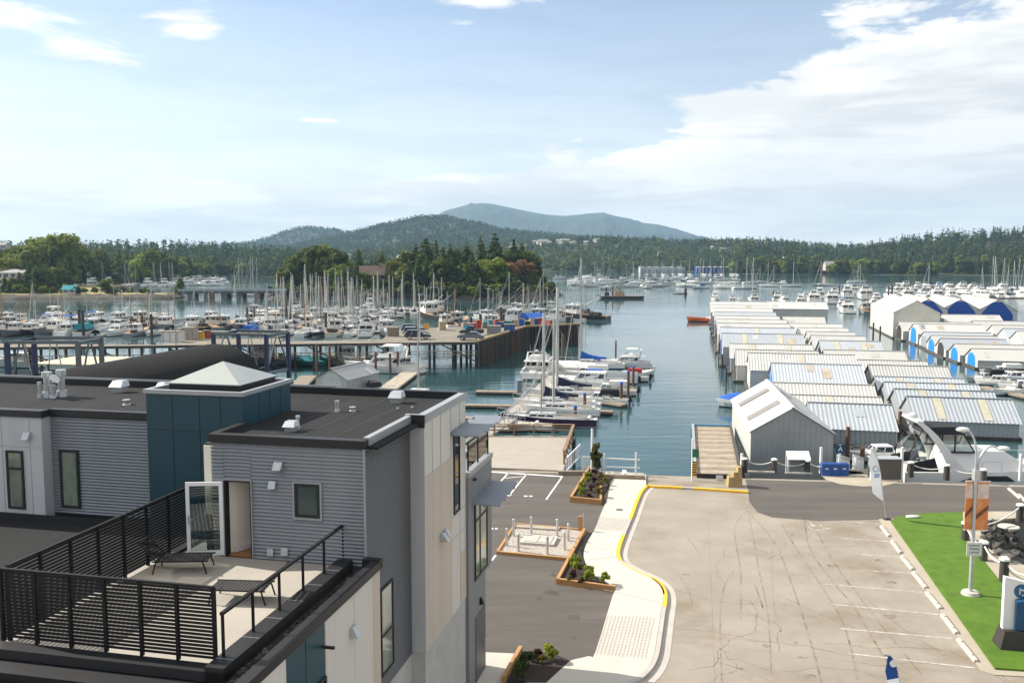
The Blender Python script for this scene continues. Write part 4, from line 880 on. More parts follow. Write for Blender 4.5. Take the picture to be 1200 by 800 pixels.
# two reclining loungers on the deck
def lounger(u, v, rz, label, back):
    p = uv(u, v, DZ); t = thing('deck_lounger', label, 'lounger', p, rz - TH, 'dark metal loungers on the roof deck')
    b = MB()
    for i in range(14): b.box(-.32, .32, i * .095, i * .095 + .07, .33, .35)
    b.build('seat', M['dark'], t)
    b = MB(); ca, sa = math.cos(back), math.sin(back)
    for i in range(8): y = -.02 - i * .09 * ca; z = .34 + i * .09 * sa; b.bar((-.32, y, z), (.32, y, z), .06, .02)
    b.bar((-.33, 0, .34), (-.33, -.72 * ca, .34 + .72 * sa), .03); b.bar((.33, 0, .34), (.33, -.72 * ca, .34 + .72 * sa), .03); b.build('backrest', M['dark'], t)
    b = MB(); b.bar((-.34, -.1, .34), (-.34, 1.35, .34), .03); b.bar((.34, -.1, .34), (.34, 1.35, .34), .03); b.build('frame', M['black'], t)
    for x in (-.34, .34):
        for y in (0.0, 1.2): b = MB(); b.bar((x, y, .34), (x, y + (.1 if y else -.1), 0), .03); b.build('leg', M['black'], t)
lounger(-14.1, 20.4, R(-75), 'dark slatted lounger in the shade beside the open white door', R(50))
lounger(-10.35, 19.1, R(98), 'dark slatted lounger in the sun beside the deck railing', R(48))
# ------------------------------------------------------------------ quay furniture and planting
def wp(px, py, z=0.0): return at(px, py, z)
# timber edged planters
def border(name, label, runs, h=.32, w=.16, soil=None, soilz=.2, smat=None):
    c = wp(*runs[0][0]); t = thing(name, label, 'planter', (c.x, c.y, 0))
    for a, b in runs:
        p = wp(*a) - Vector((c.x, c.y, 0)); q = wp(*b) - Vector((c.x, c.y, 0)); mb = MB()
        for k in range(2): mb.bar(p + Vector((0, 0, h * (.25 + .5 * k))), q + Vector((0, 0, h * (.25 + .5 * k))), w, h * .49)
        mb.build('timber_edge', M['timber'], t)
    if soil:
        mb = MB(); pts = [wp(*s) - c for s in soil]; mb.prism([(p.x, p.y) for p in pts], -.02, soilz); mb.build('soil' if smat is None else 'gravel', smat or M['soil'], t)
    return t
border('planter', 'cedar edged planter beside the pavement end at the water', [((691, 551.5), (669, 588)), ((669, 588), (704, 591.5)), ((704, 591), (704, 574))], .38, soil=[(690, 553), (670, 587), (703, 590), (718, 561)], soilz=.26)
border('planter', 'cedar edged triangular planter below the gravel pad', [((685.5, 623), (653.5, 684)), ((653.5, 684), (721, 693))], .30, soil=[(684, 626), (655, 683), (720, 691.5), (712, 686), (697, 678), (686, 665), (681, 650)], soilz=.16)
border('planter', 'cedar edged dark planter beside the building entrance', [((610, 766), (590, 803))], .36, soil=[(611, 766), (590, 803), (640, 803), (668, 777), (650, 770), (630, 767)], soilz=.14)
border('gravel_bed', 'timber edged bed of pale gravel round the utility hatch', [((604, 616), (583, 649)), ((583, 649), (664, 656.5)), ((604, 616), (685.5, 623)), ((685.5, 623), (665, 657))], .18, .14, [(604, 616), (583, 649), (664, 656), (685, 623)], .09, M['gravel'])
c = wp(632, 636); h = thing('utility_hatch', 'pale concrete slab hatch in the middle of the gravel bed', 'hatch', (c.x, c.y, .09), -TH)
mb = MB(); mb.box(-.95, .95, -.75, .75, 0, .14); mb.build('slab', M['concrete'], h)
mb = MB(); mb.box(-.8, -.05, -.6, .6, .14, .17); mb.box(.0, .75, -.6, .6, .14, .17); mb.build('lid', M['kerbc'], h)
c = wp(630, 620.5); mb = MB(); mb.box(-1.3, 1.3, -.25, .25, 0, .1); tag(mb.build('concrete_strip', M['tan'], loc=(c.x, c.y, .08)), 'low concrete strip along the back of the gravel bed', 'slab').rotation_euler = (0, 0, -TH)
pb = None
for px, py in [(594, 641), (602, 629.5), (622.5, 626.5), (653, 629.5), (666, 635), (607.5, 647.5), (641.5, 651), (661.5, 645.5)]:
    p = wp(px, py)
    if pb is None:
        pb = thing('steel_bollard', 'steel bollards round the gravel bed', 'bollard', p, 0, 'steel bollards round the gravel bed', True)
        mb = MB(); mb.cone((0, 0, 0), (0, 0, 1.05), .075, .075, 10); mb.build('post', M['steel'], pb); mb = MB(); mb.ball((0, 0, 1.05), .08, .08, .06); mb.build('cap', M['galv'], pb)
    else: dup(pb, p, 0, 'steel bollards round the gravel bed', None, True)
p = wp(680, 623); t = thing('timber_post', 'square cedar post at the corner of the gravel bed', 'post', p, -TH)
mb = MB(); mb.box(-.11, .11, -.09, .09, 0, .95); mb.build('shaft', M['timber'], t); mb = MB(); mb.box(.13, .2, -.04, .04, 0, 1.1); mb.build('stake', M['steel'], t)
p = wp(726, 597, .126); t = thing('drain_cover', 'small dark drain grate set in the pavement', 'drain', p)
mb = MB(); mb.box(-.2, .2, -.15, .15, 0, .01); mb.build('plate', M['trim'], t)
# small shrubs in the planters
def shrub(px, py, z, s, kind, label, seed):
    rg = random.Random(seed); p = wp(px, py, z); t = thing('garden_shrub', label, 'shrub', p, rg.uniform(0, 6), 'small shrubs in the planters', True)
    rn = np.random.RandomState(seed); Q = leafy_q(seed, 260, w=.62, lo=.05, nl=6, size=.085)
    m = crown_mesh('foliage', Q, s, FOL[kind]); o = bpy.data.objects.new('foliage', m); C.objects.link(o); o.parent = t
    mb = MB(); mb.cone((0, 0, -.1), (0, 0, s * .5), .02, .01, 5); mb.cone((0, 0, 0), (.12 * s, .1 * s, s * .5), .012, .006, 5); mb.build('stem', BARK, t)
LL = {'lime': 'bright lime shrubs in the cedar planters', 'purple': 'dark purple shrubs in the cedar planters', 'tuft': 'gold and olive tufts in the cedar planters', 'bush': 'dull green shrubs in the cedar planters'}
for i, (px, py, z, s, k) in enumerate([(690, 561, .26, .6, 'lime'), (687, 568, .26, .62, 'lime'), (683, 574, .26, .6, 'lime'), (681, 581, .26, .68, 'lime'), (697, 557, .26, .5, 'purple'), (696, 566, .26, .5, 'purple'), (693, 576, .26, .45, 'purple'), (704, 561, .26, .55, 'tuft'), (709, 566, .26, .5, 'tuft'), (702, 570, .26, .5, 'tuft'), (702, 580, .26, .6, 'tuft'), (690, 584, .26, .4, 'purple'),
        (674, 661, .16, .58, 'lime'), (675, 671, .16, .62, 'lime'), (689, 675, .16, .6, 'lime'), (689, 681, .16, .62, 'lime'), (708, 684, .16, .62, 'lime'), (672, 678, .16, .5, 'purple'), (682, 684, .16, .35, 'purple'), (668, 681, .16, .35, 'tuft'),
        (642, 774, .14, .66, 'lime'), (617, 783, .14, .66, 'bush'), (609, 795, .14, .7, 'bush'), (621, 773, .14, .4, 'purple'), (629, 770, .14, .4, 'purple'), (634, 776, .14, .3, 'tuft')]): shrub(px, py, z, s, k, LL[k], 300 + i)
# concrete wheel stops
ws = None
def wheelstop(a, b, label):
    global ws
    p = wp(*a); q = wp(*b); d = q - p; L = d.length; c = (p + q) / 2; rz = math.atan2(d.y, d.x)
    if ws is None:
        ws = thing('wheel_stop', label, 'wheel stop', c, rz, 'concrete wheel stops', True)
        mb = MB(); rings = []
        for x in (-.92, -.86, .86, .92): k = .85 if abs(x) > .9 else 1; rings.append([(x, -.1 * k, 0), (x, -.1 * k, .07 * k), (x, -.06 * k, .135 * k), (x, .06 * k, .135 * k), (x, .1 * k, .07 * k), (x, .1 * k, 0)])
        mb.loft(rings, 0, True, False); mb.build('block', mat('wheel_stop_concrete', (.47, .43, .365), .85, .12, 4, .2, 20), ws)
        mb = MB(); mb.cone((-.55, 0, .13), (-.55, 0, .15), .035, .035, 6); mb.cone((.55, 0, .13), (.55, 0, .15), .035, .035, 6); mb.build('spike', M['pilebrown'], ws); o = ws
    else: o = dup(ws, c, rz, label, None, True)
    o.scale.x = L / 1.84
for a, b in [((1032.5, 617), (1042, 629)), ((1045, 634.5), (1055.5, 648.5)), ((1056.5, 652.5), (1069.5, 668)), ((1070, 671.5), (1085, 689.5)), ((1086, 695), (1102, 714)), ((1104, 721), (1121, 743)), ((1123, 750), (1144, 776))]: wheelstop(a, b, 'concrete wheel stops beside the turf')
for a, b in [((876, 553), (908, 554)), ((920, 554.5), (952, 555.5))]: wheelstop(a, b, 'white concrete wheel stops below the nearest boathouse')
for a, b in [((1182, 573), (1196, 585)), ((1194, 580), (1204, 590))]: wheelstop(a, b, 'pale wheel stops at the right end of the quay road')
# bollards of dark piles with white caps, and the rope between them
bo = None; BP = []
def bollard(px, py, label, h=.95, z=0.0):
    global bo
    p = wp(px, py, z)
    if bo is None:
        bo = thing('pile_bollard', label, 'bollard', p, 0, 'dark pile bollards with white caps', True)
        mb = MB(); mb.cone((0, 0, -.1), (0, 0, .9), .22, .21, 12); mb.build('pile', M['wetwood'], bo); mb = MB(); mb.cone((0, 0, .9), (0, 0, .98), .245, .24, 12); mb.cone((0, 0, .98), (0, 0, 1.03), .24, .14, 12); mb.build('cap', M['whitep'], bo); o = bo
    else: o = dup(bo, p, 0, label, None, True)
    o.scale.z = h / .95; BP.append(p + Vector((0, 0, h)))
QB = 'dark white capped bollards along the quay edge'; RB = 'dark white capped bollards round the rock bank'
for px, py in [(872.5, 551.5), (907, 552.5), (946, 554)]: bollard(px, py, QB)
for px, py in [(1067, 557), (1109, 560.5), (1152, 566)]: bollard(px, py, QB, 1.0)
for px, py in [(1131, 632), (1152, 656), (1176, 681)]: bollard(px, py, RB, .98 if px < 1170 else 1.15, .1)
bollard(1195, 609, RB, .95, .1)
def rope(a, b, sag, label):
    pts = []
    for i in range(11): t = i / 10; q = a.lerp(b, t); q.z -= sag * 4 * t * (1 - t); pts.append(q - a)
    mb = MB(); mb.tube(pts, .045, 6); tag(mb.build('rope', M['rope'], loc=a), label, 'rope', 'white ropes slung between bollards', True)
dz = Vector((0, 0, -.12))
rope(BP[0] + dz, BP[1] + dz, .3, 'white ropes slung between bollards on the quay edge'); rope(BP[1] + dz, BP[2] + dz, .35, 'white ropes slung between bollards on the quay edge'); rope(BP[2] + dz, wp(962, 556) + Vector((0, 0, .6)), .1, 'white ropes slung between bollards on the quay edge')
rope(BP[3] + dz, BP[4] + dz, .3, 'white ropes slung between bollards on the quay edge'); rope(BP[4] + dz, BP[5] + dz, .3, 'white ropes slung between bollards on the quay edge')
for i, j in ((6, 7), (7, 8)): rope(BP[i] + dz, BP[j] + dz, .35, 'white ropes sagging round the rock bank')
rope(BP[6] + dz, BP[9] + dz, .45, 'white ropes sagging round the rock bank'); rope(BP[8] + dz, wp(1206, 694) + Vector((0, 0, .9)), .25, 'white ropes sagging round the rock bank')
# boulders of the rock bank
rg = random.Random(5); rmesh = []
for k in range(5):
    mb = MB(); mb.ball((0, 0, 0), 1, .8, .7, 0, 7, 5, .28, rg); me = mb.mesh('boulder', M['rock']); me.polygons.foreach_set('use_smooth', [False] * len(me.polygons)); rmesh.append(me)
k = 0
for row in range(9):
    for col in range(11):
        y = 44.2 + col * .88 + rg.uniform(-.25, .25); x0 = np.interp(y, [44, 45.5, 48, 52.8, 54], [28.6, 26.5, 26.75, 28.6, 32]); x = x0 + row * .72 + rg.uniform(-.2, .2)
        if x > 33 or y > 53.3: continue
        d = x - x0; z = -.15 - d * .52 + rg.uniform(-.1, .15)
        o = bpy.data.objects.new('boulder', rmesh[k % 5]); k += 1; C.objects.link(o); o.location = (x, y, z); s = rg.uniform(.36, .62); o.scale = (s * rg.uniform(.8, 1.2), s, s * rg.uniform(.8, 1.1)); o.rotation_euler = (rg.uniform(-.5, .5), rg.uniform(-.5, .5), rg.uniform(0, 6))
        tag(o, 'grey boulders heaped on the rock bank', 'boulder', 'boulders heaped on the rock bank', True)
# street lamp with twin arms, banners and the parking sign
p = wp(1137, 696, .1); lamp = thing('street_lamp', 'tall grey twin armed street lamp with orange banners on the turf', 'street lamp', p)
def lz(py): return CAM_H - (py - 303) * p.y / FPX - .1
mb = MB(); mb.cone((0, 0, 0), (0, 0, .16), .42, .36, 14); mb.build('base', M['concrete'], lamp)
mb = MB(); mb.cone((0, 0, .16), (0, 0, lz(560)), .10, .075, 12); mb.box(-.13, .13, -.13, .13, lz(566), lz(553)); mb.build('pole', M['steel'], lamp)
h0 = lz(556)
a1 = [(-.05, 0, h0), (-.04, 0, h0 + .7), (-.1, 0, h0 + 1.3), (-.28, 0, h0 + 1.75), (-.5, .05, h0 + 2.0)]
a2 = [(.05, 0, h0), (.12, 0, h0 + .55), (.32, 0, h0 + .98), (.65, 0, h0 + 1.22), (.98, -.05, h0 + 1.12)]
for a in (cat_rom(a1, 5), cat_rom(a2, 5)):
    mb = MB(); mb.tube(a, .05, 8); arm = mb.build('arm', M['steel'], lamp); e = a[-1]; s = -1 if e[0] < 0 else 1
    mb = MB(); mb.ball((e[0] + .2 * s, e[1], e[2]), .34, .19, .12); mb.build('lamp_head', M['whitep'], arm)
def banner_mat():
    m = mat('banner_print', (.62, .20, .045), .6, .10, 1.6); return m
ban = mat('orange_banner', (.72, .22, .05), .6, .18, 1.3, dirt=(.70, .46, .22), dscale=1.0, damt=.9)
for sx, wz in ((-1, .55), (1, .62)):
    mb = MB(); zt, zb = lz(568), lz(652); a, b = (.06, .62) if sx > 0 else (-.06, -.42)
    x0, x1 = sorted((a, b)); mb.box(x0, x1, -.012 - .05 * sx, .012 - .05 * sx, zb + 1.0, zt, 0)
    B_ = mb.build('banner', [ban], lamp)
    mb = MB(); mb.bar((0, -.05 * sx, zt + .02), (b * 1.08, -.05 * sx, zt + .02), .04); mb.bar((0, -.05 * sx, zb + .98), (b * 1.08, -.05 * sx, zb + .98), .04); mb.build('banner_rod', M['whitep'], B_)
    mb = MB(); mb.box(x0 + .02, x1 - .02, -.018 - .05 * sx, .018 - .05 * sx, zt - .8, zt - .1); mb.build('banner_print', mat('pale_print', (.70, .60, .52), .6, .2, 3, dirt=(.68, .30, .14), dscale=2, damt=.8), B_)
    mb = MB(); mb.add([(x0, -.020 - .05 * sx, zb + 1.5), (x1, -.020 - .05 * sx, zb + 2.0), (x1, -.020 - .05 * sx, zb + 2.2), (x0, -.020 - .05 * sx, zb + 1.75)], [(0, 1, 2, 3)]); mb.build('banner_stripe', mat('brown_print', (.16, .06, .03), .6, .2, 3), B_)
zs = lz(649.5); mb = MB(); mb.box(-.36, .36, -.16, -.14, zs - .32, zs + .32); sgn = mb.build('parking_sign', M['offwhite'], lamp)
mb = MB(); text_mb(mb, 'Customer', .13, (0, -.166, zs + .19)); text_mb(mb, 'Parking', .15, (0, -.166, zs + .03)); text_mb(mb, '2 HR MAX', .10, (0, -.166, zs - .15)); mb.build('lettering', mat('sign_navy', (.03, .05, .11), .6), sgn)
# monument sign at the right edge
p = wp(1196, 757, .11); t = thing('monument_sign', 'blue and white monument sign on a dark plinth on the turf', 'sign', p, R(-8))
mb = MB(); mb.taper(-.95, 2.4, -.45, .45, 0, .75, .18, .05, .1, .1); mb.build('plinth', mat('dark_stone', (.035, .028, .026), .5, .25, 3), t)
mb = MB(); mb.add([(-.78, -.12, .75), (.95, -.12, .75), (.95, -.12, 2.55), (-.78, -.12, 2.95), (-.78, .1, .75), (.95, .1, .75), (.95, .1, 2.55), (-.78, .1, 2.95)], [(0, 1, 2, 3), (7, 6, 5, 4), (1, 5, 6, 2), (2, 6, 7, 3), (4, 0, 3, 7), (4, 5, 1, 0)]); mb.build('white_panel', M['whitep'], t)
mb = MB(); mb.add([(-.35, -.26, .78), (2.3, -.26, .78), (2.3, -.26, 2.55), (-.35, -.26, 2.05), (-.35, -.14, .78), (2.3, -.14, .78), (2.3, -.14, 2.55), (-.35, -.14, 2.05)], [(0, 1, 2, 3), (7, 6, 5, 4), (1, 5, 6, 2), (2, 6, 7, 3), (4, 0, 3, 7), (4, 5, 1, 0)]); bp_ = mb.build('blue_panel', mat('sign_blue', (.006, .07, .16), .35, .12, .8), t)
mb = MB(); mb.add([(-.35, -.263, 1.95), (.9, -.263, 2.19), (.9, -.263, 2.285), (-.35, -.263, 2.05)], [(0, 1, 2, 3)]); mb.build('blue_stripe', mat('sign_sky', (.04, .25, .55), .4), bp_)
mb = MB()
for i, (w, z) in enumerate([(.5, 1.78), (.85, 1.66), (.85, 1.53), (.75, 1.33), (.6, 1.24), (.15, 1.08)]):
    x = 0.0
    while x < w: l = rnd.uniform(.05, .11); mb.box(x, min(x + l, w), -.266, -.262, z, z + (.075 if 1.5 < z < 1.7 else .035)); x += l + .025
mb.build('lettering', M['offwhite'], bp_)
mb = MB(); mb.cone((-.12, -.135, 2.38), (-.12, -.12, 2.38), .30, .30, 20); em = mb.build('round_emblem', mat('emblem_blue', (.02, .11, .22), .5), t)
mb = MB(); mb.tube([(-.2, -.14, 2.25), (-.2, -.14, 2.5), (-.1, -.14, 2.4), (-.02, -.14, 2.5), (.02, -.14, 2.28)], .022, 5); mb.cone((-.12, -.138, 2.22), (.05, -.138, 2.22), .03, .02, 5); mb.build('emblem_mark', M['whitep'], em)
# feather flags
def feather(p, hgt, rz, label, topblue, lean):
    t = thing('feather_flag', label, 'flag', p, rz, None)
    mb = MB(); mb.box(-.25, .25, -.18, .18, 0, .06); mb.build('base', M['black'], t)
    pole = cat_rom([(0, 0, 0), (0, 0, hgt * .4), (-.03 * lean, 0, hgt * .7), (-.14 * lean, 0, hgt * .9), (-.34 * lean, 0, hgt * .99), (-.55 * lean, 0, hgt)], 5)
    mb = MB(); mb.tube(pole, .022, 6); mb.build('pole', M['steel'], t)
    mb = MB(); L = []; n = 24
    for i in range(n + 1):
        z = hgt * (.27 + .73 * i / n); k = min(range(len(pole)), key=lambda q: abs(pole[q][2] - z)); x = pole[k][0]
        f = i / n; w = (.40 if topblue else .62) * min(1, .12 + f * 5) * (1 if f < .72 else max(.02, 1 - ((f - .72) / .28) ** 1.6))
        y = .03 * math.sin(f * 9); L.append(((x - .01, y, z), (x - .01 - w * lean if f < .72 else min(x - .01 - w * lean, x), y + .04 * math.sin(f * 7 + 1), z - .02)))
    for i in range(n): mb.add([L[i][0], L[i + 1][0], L[i + 1][1], L[i][1]], [(0, 1, 2, 3)], 1 if topblue and i > n * .62 else 0, True)
    f = mb.build('cloth', [mat('flag_white', (.76, .77, .80), .75, .04, 2, trans=.3), mat('flag_blue', (.008, .055, .24), .7, .1, 2, trans=.2)], t)
    mb = MB()
    if topblue: mb.cone((-.22 * lean, -.045, hgt * .90), (-.22 * lean, -.055, hgt * .90), .13, .13, 14)
    else:
        zc = hgt * .72
        mb.tube([(-.30 + .17 * math.cos(a * .45), -.07, zc + .17 * math.sin(a * .45)) for a in range(2, 13)], .022, 5); mb.tube([(-.22, -.07, zc - .02), (-.12, -.07, zc + .02), (-.1, -.07, zc - .16), (-.16, -.07, zc - .2)], .016, 5)
        for i in range(3): mb.box(-.45, -.12, -.075, -.068, zc - .36 - i * .085, zc - .31 - i * .085)
    t.rotation_euler.y = -R(3) if topblue else -R(9)
    mb.build('emblem', M['whitep'] if topblue else mat('logo_blue', (.10, .19, .42), .6), f)
feather(wp(1038.5, 609), 4.6, R(4), 'white feather flag with pale blue emblem on the quay road edge', False, 1)
feather(wp(1055, 868), 3.05, R(4), 'feather flag with blue top among the worn stalls', True, 1.0)
# little white thing on the turf: a coiled pile of cloth
p = wp(1068, 606, .11); mb = MB(); mb.ball((0, 0, .05), .42, .2, .1, 0, 10, 5, .2, rg); mb.ball((.3, .05, .05), .3, .16, .08, 0, 8, 5, .2, rg); tag(mb.build('cloth_heap', M['offwhite'], loc=p), 'small white cloth heap lying on the back edge of the turf', 'cloth')
p = wp(1182, 617, .1); mb = MB(); mb.cone((0, 0, 0), (0, 0, .05), .6, .58, 18); mb.cone((0, 0, .05), (0, 0, .07), .3, .3, 12); tag(mb.build('manhole_slab', M['concrete'], loc=p), 'round pale concrete slab set in the rock apron', 'slab')
# bins, sign A, kiosk, posts
for i, px in enumerate((967.5, 977.5, 988)):
    p = wp(px, 556.5); t = thing('recycling_bin', 'blue recycling bins below the letter A sign', 'bin', p, R(-6), 'blue recycling bins', True)
    mb = MB(); mb.taper(-.3, .3, -.28, .28, 0, .82, -.03, -.03, -.03, -.03); mb.build('bin_body', M['blue'], t); mb = MB(); mb.taper(-.34, .34, -.32, .32, .82, .92, .05, .05, .05, .05); mb.build('lid', mat('lid_blue', (.008, .06, .24), .5), t)
    mb = MB(); mb.box(-.12, .12, -.312, -.306, .5, .6); mb.build('sticker', M['offwhite'], t)
p = wp(983.5, 556); t = thing('dock_sign', 'blue square sign with a white letter A on a white post', 'sign', p, R(-6))
mb = MB(); mb.box(-.07, .07, -.05, .05, 0, 2.25); mb.build('post', M['whitep'], t); mb = MB(); mb.box(-.36, .36, -.09, -.05, 1.65, 2.25); s = mb.build('board', mat('sign_deep_blue', (.005, .05, .12), .4), t)
mb = MB(); text_mb(mb, 'A', .5, (0, -.095, 1.95)); mb.build('letter', M['whitep'], s)
p = wp(935, 553); t = thing('notice_shelter', 'white legged notice shelter with a sloping white top', 'notice board', p, R(-3))
mb = MB(); mb.add([(-.85, -.35, 1.05), (.85, -.35, 1.05), (.85, .35, 1.55), (-.85, .35, 1.55), (-.85, -.35, 1.0), (.85, -.35, 1.0), (.85, .35, 1.5), (-.85, .35, 1.5)], [(0, 1, 2, 3), (7, 6, 5, 4), (0, 4, 5, 1), (1, 5, 6, 2), (2, 6, 7, 3), (3, 7, 4, 0)]); mb.build('sloping_top', M['whitep'], t)
for x in (-.8, .8): mb = MB(); mb.box(x - .05, x + .05, -.3, -.2, 0, 1.05); mb.box(x - .05, x + .05, .2, .3, 0, 1.45); mb.build('leg', M['whitep'], t)
mb = MB(); mb.box(-.75, .75, -.05, -.02, .35, 1.0); mb.build('board', M['greyblock'], t)
wpost = None
for px, py, h, lab in [(961.5, 554, 1.9, 'tall white mooring posts on the quay edge'), (869, 551, 1.25, 'tall white mooring posts on the quay edge'), (1021, 562, 2.3, 'tall white mooring posts on the quay edge'), (1056, 561, 2.3, 'tall white mooring posts on the quay edge'), (1195, 563, 1.9, 'tall white mooring posts on the quay edge')]:
    p = wp(px, py); t = thing('white_post', lab, 'post', p, 0, 'white posts along the quay', True)
    mb = MB(); mb.cone((0, 0, 0), (0, 0, h), .11, .10, 10); mb.build('shaft', M['whitep'], t); mb = MB(); mb.ball((0, 0, h), .13, .13, .08); mb.build('cap', M['offwhite'], t)
p = wp(1038.5, 561.5); t = thing('service_kiosk', 'brown grey metal kiosk box between two white posts', 'kiosk', p, R(-3))
mb = MB(); mb.box(-1.05, 1.05, 0, .9, 0, 1.5); mb.build('cabinet', mat('kiosk_metal', (.13, .115, .10), .5, .1, 1, metal=.3), t); mb = MB(); mb.taper(-1.1, 1.1, -.05, .95, 1.5, 1.56, .05, .05, .05, .05); mb.build('lid', M['steel'], t)
# wooden ramp pier and its fittings
A_, B_, C_, D_ = wp(812, 499), wp(856, 500), wp(868, 560), wp(814.5, 559)
mb = MB(); O = Vector((D_.x, D_.y, 0)); n = 30; rr = random.Random(4)
t = thing('boarded_pier', 'weathered boarded pier jutting over the water beside the boathouse', 'pier', O)
for i in range(n):
    a = i / n; b = (i + .93) / n; l0 = D_.lerp(A_, a) - O; l1 = D_.lerp(A_, b) - O; r0 = C_.lerp(B_, a) - O; r1 = C_.lerp(B_, b) - O; z = .25 - .25 * a + rr.uniform(-.012, .012); j = rr.uniform(-.06, .06)
    mb.add([(l0.x + j, l0.y, z), (r0.x + j, r0.y, z), (r1.x + j, r1.y, z), (l1.x + j, l1.y, z), (l0.x + j, l0.y, z - .1), (r0.x + j, r0.y, z - .1), (r1.x + j, r1.y, z - .1), (l1.x + j, l1.y, z - .1)], [(0, 1, 2, 3), (7, 6, 5, 4), (0, 4, 5, 1), (1, 5, 6, 2), (2, 6, 7, 3), (3, 7, 4, 0)], i % 3)
ow = [mat('pier_board_a', (.30, .245, .18), .9, .3, 1.5, .3, 12, world=True), mat('pier_board_b', (.36, .30, .225), .9, .25, 1.5, .3, 12, world=True), mat('pier_board_c', (.25, .20, .15), .9, .3, 1.5, .3, 12, world=True)]
mb.build('boards', ow, t)
for P, Q, m in ((D_, A_, 'steel'), (C_, B_, 'wetwood')):
    mb = MB(); mb.bar(P - O + Vector((0, 0, .36)), Q - O + Vector((0, 0, .12)), .22, .22); mb.build('side_beam', M[m], t)
mb = MB(); mb.bar(A_ - O + Vector((0, .1, .05)), B_ - O + Vector((0, .1, .05)), .2, .25); mb.build('end_beam', mat('blue_edge', (.10, .28, .48), .5), t)
mb = MB(); mb.bar(D_ - O + Vector((.1, -.15, .05)), C_ - O + Vector((-1.0, -.15, .05)), .12, .55); mb.build('front_plate', M['trim'], t)
mb = MB(); q = wp(843, 563) - O; mb.box(q.x - .25, q.x + .25, q.y - .06, q.y - .03, -.1, .4); mb.build('notice_plate', M['offwhite'], t)
for i in range(4):
    for P, Q in ((D_, A_), (C_, B_)): q = P.lerp(Q, .12 + i * .28) - O; mb = MB(); mb.cone((q.x, q.y, -6), (q.x, q.y, .0), .17, .16, 8); mb.build('pile', M['wetwood'], t)
q = wp(811, 563); t = thing('ramp_post', 'white post with green plate and hazard striped sleeve by the boarded pier', 'post', q)
mb = MB(); mb.cone((0, 0, -.3), (0, 0, 3.1), .08, .08, 8); mb.build('shaft', M['whitep'], t); mb = MB(); mb.box(-.05, .42, -.12, -.09, 1.75, 2.35); mb.build('green_plate', mat('sign_green', (.01, .14, .08), .5), t)
mb = MB()
for k in range(6): mb.box(-.02, .28, -.12, -.10, .35 + k * .18, .44 + k * .18, 0); mb.box(-.02, .28, -.12, -.10, .44 + k * .18, .53 + k * .18, 1)
mb.build('hazard_stripe', [M['yellow'], M['black']], t)
q = wp(861, 570); mb = MB(); rr = random.Random(9)
for k in range(3): mb.taper(-.5 + k * .32, -.15 + k * .32, -.2, .6, 0, .7 + .35 * k, .06, .04, .1, .1)
o = mb.build('tarpaulin_bundle', mat('tan_canvas', (.36, .26, .12), .9, .25, 3, .4, 10), loc=q); tag(o, 'tan canvas bundle leaning at the foot of the boarded pier', 'tarpaulin')
# timber boardwalk platform with rails, steps and white fences
DFL, DFR, DNR, DNL = wp(540, 511), wp(672, 512), wp(660, 552.5), wp(500, 546)
mb = MB(); mb.prism([(DFL.x - 6, DFL.y), (DFR.x, DFR.y), (DNR.x, DNR.y), (DNL.x, DNL.y)], -.12, .10); t = thing('boardwalk', 'pale boarded viewing platform with brown timber rails over the water', 'deck', (DNR.x, DNR.y, 0)); o = mb.build('deck', M['deckwood'], t); o.location = (-DNR.x, -DNR.y, 0)
mb = MB()
for k in range(1, 26): a = DNL.lerp(DFL, k / 26) - Vector((DNR.x, DNR.y, 0)); b = DNR.lerp(DFR, k / 26) - Vector((DNR.x, DNR.y, 0)); mb.bar(a + Vector((0, 0, .101)), b + Vector((0, 0, .101)), .025, .004)
mb.build('board_gap', M['oldwood'], t)
M['railwood'] = mat('brown_rail_timber', (.23, .15, .09), .8, .25, 2.5, .2, 12, stretch=(1, 1, .5))
def rail(t, O, P, Q, n, h=1.05, m='railwood', top=.14, base=.1):
    for i in range(n + 1):
        p = P.lerp(Q, i / n) - O; mb = MB(); mb.box(p.x - .07, p.x + .07, p.y - .07, p.y + .07, base - .1, base + h); mb.build('rail_post', M[m], t)
    mb = MB(); up = Vector((0, 0, base + h)); mb.bar(P - O + up, Q - O + up, top * 1.8, .07); mb.bar(P - O + up * .55, Q - O + up * .55, .05, .12); mb.bar(P - O + up * .82, Q - O + up * .82, .05, .12); mb.build('rail', M[m], t)
O = Vector((DNR.x, DNR.y, 0)); F0 = wp(556, 511.5); rail(t, O, F0, DFR, 5); rail(t, O, DFR, wp(661, 545), 6)
mb = MB()
for i in range(7): q = DFL.lerp(DFR, i / 6) - O; mb.cone((q.x, q.y - .5, -6), (q.x, q.y - .5, -.1), .18, .17, 8)
mb.build('support_pile', M['wetwood'], t)
mb = MB(); mb.bar(wp(654, 556) - O + Vector((0, 0, .15)), wp(690, 556) - O + Vector((0, 0, .15)), .3, .3); mb.build('step', M['oldwood'], t)
def wfence(label, pts, h, n, diag=True):
    O = wp(*pts[0]); t = thing('white_fence', label, 'fence', O)
    for a, b in zip(pts, pts[1:]):
        P = wp(*a) - O; Q = wp(*b) - O
        mb = MB(); mb.bar(P + Vector((0, 0, h)), Q + Vector((0, 0, h)), .07); mb.bar(P + Vector((0, 0, h * .12)), Q + Vector((0, 0, h * .12)), .06); mb.build('rail', M['whitep'], t)
        mb = MB()
        for i in range(n + 1): q = P.lerp(Q, i / n); mb.bar(q, q + Vector((0, 0, h)), .055)
        mb.build('picket', M['whitep'], t)
wfence('white picket fence beside the steps of the boardwalk', [(664, 553), (680, 536)], 1.1, 8)
wfence('low white picket fence behind the planter at the water', [(682, 553.5), (693, 553.8)], 1.2, 5)
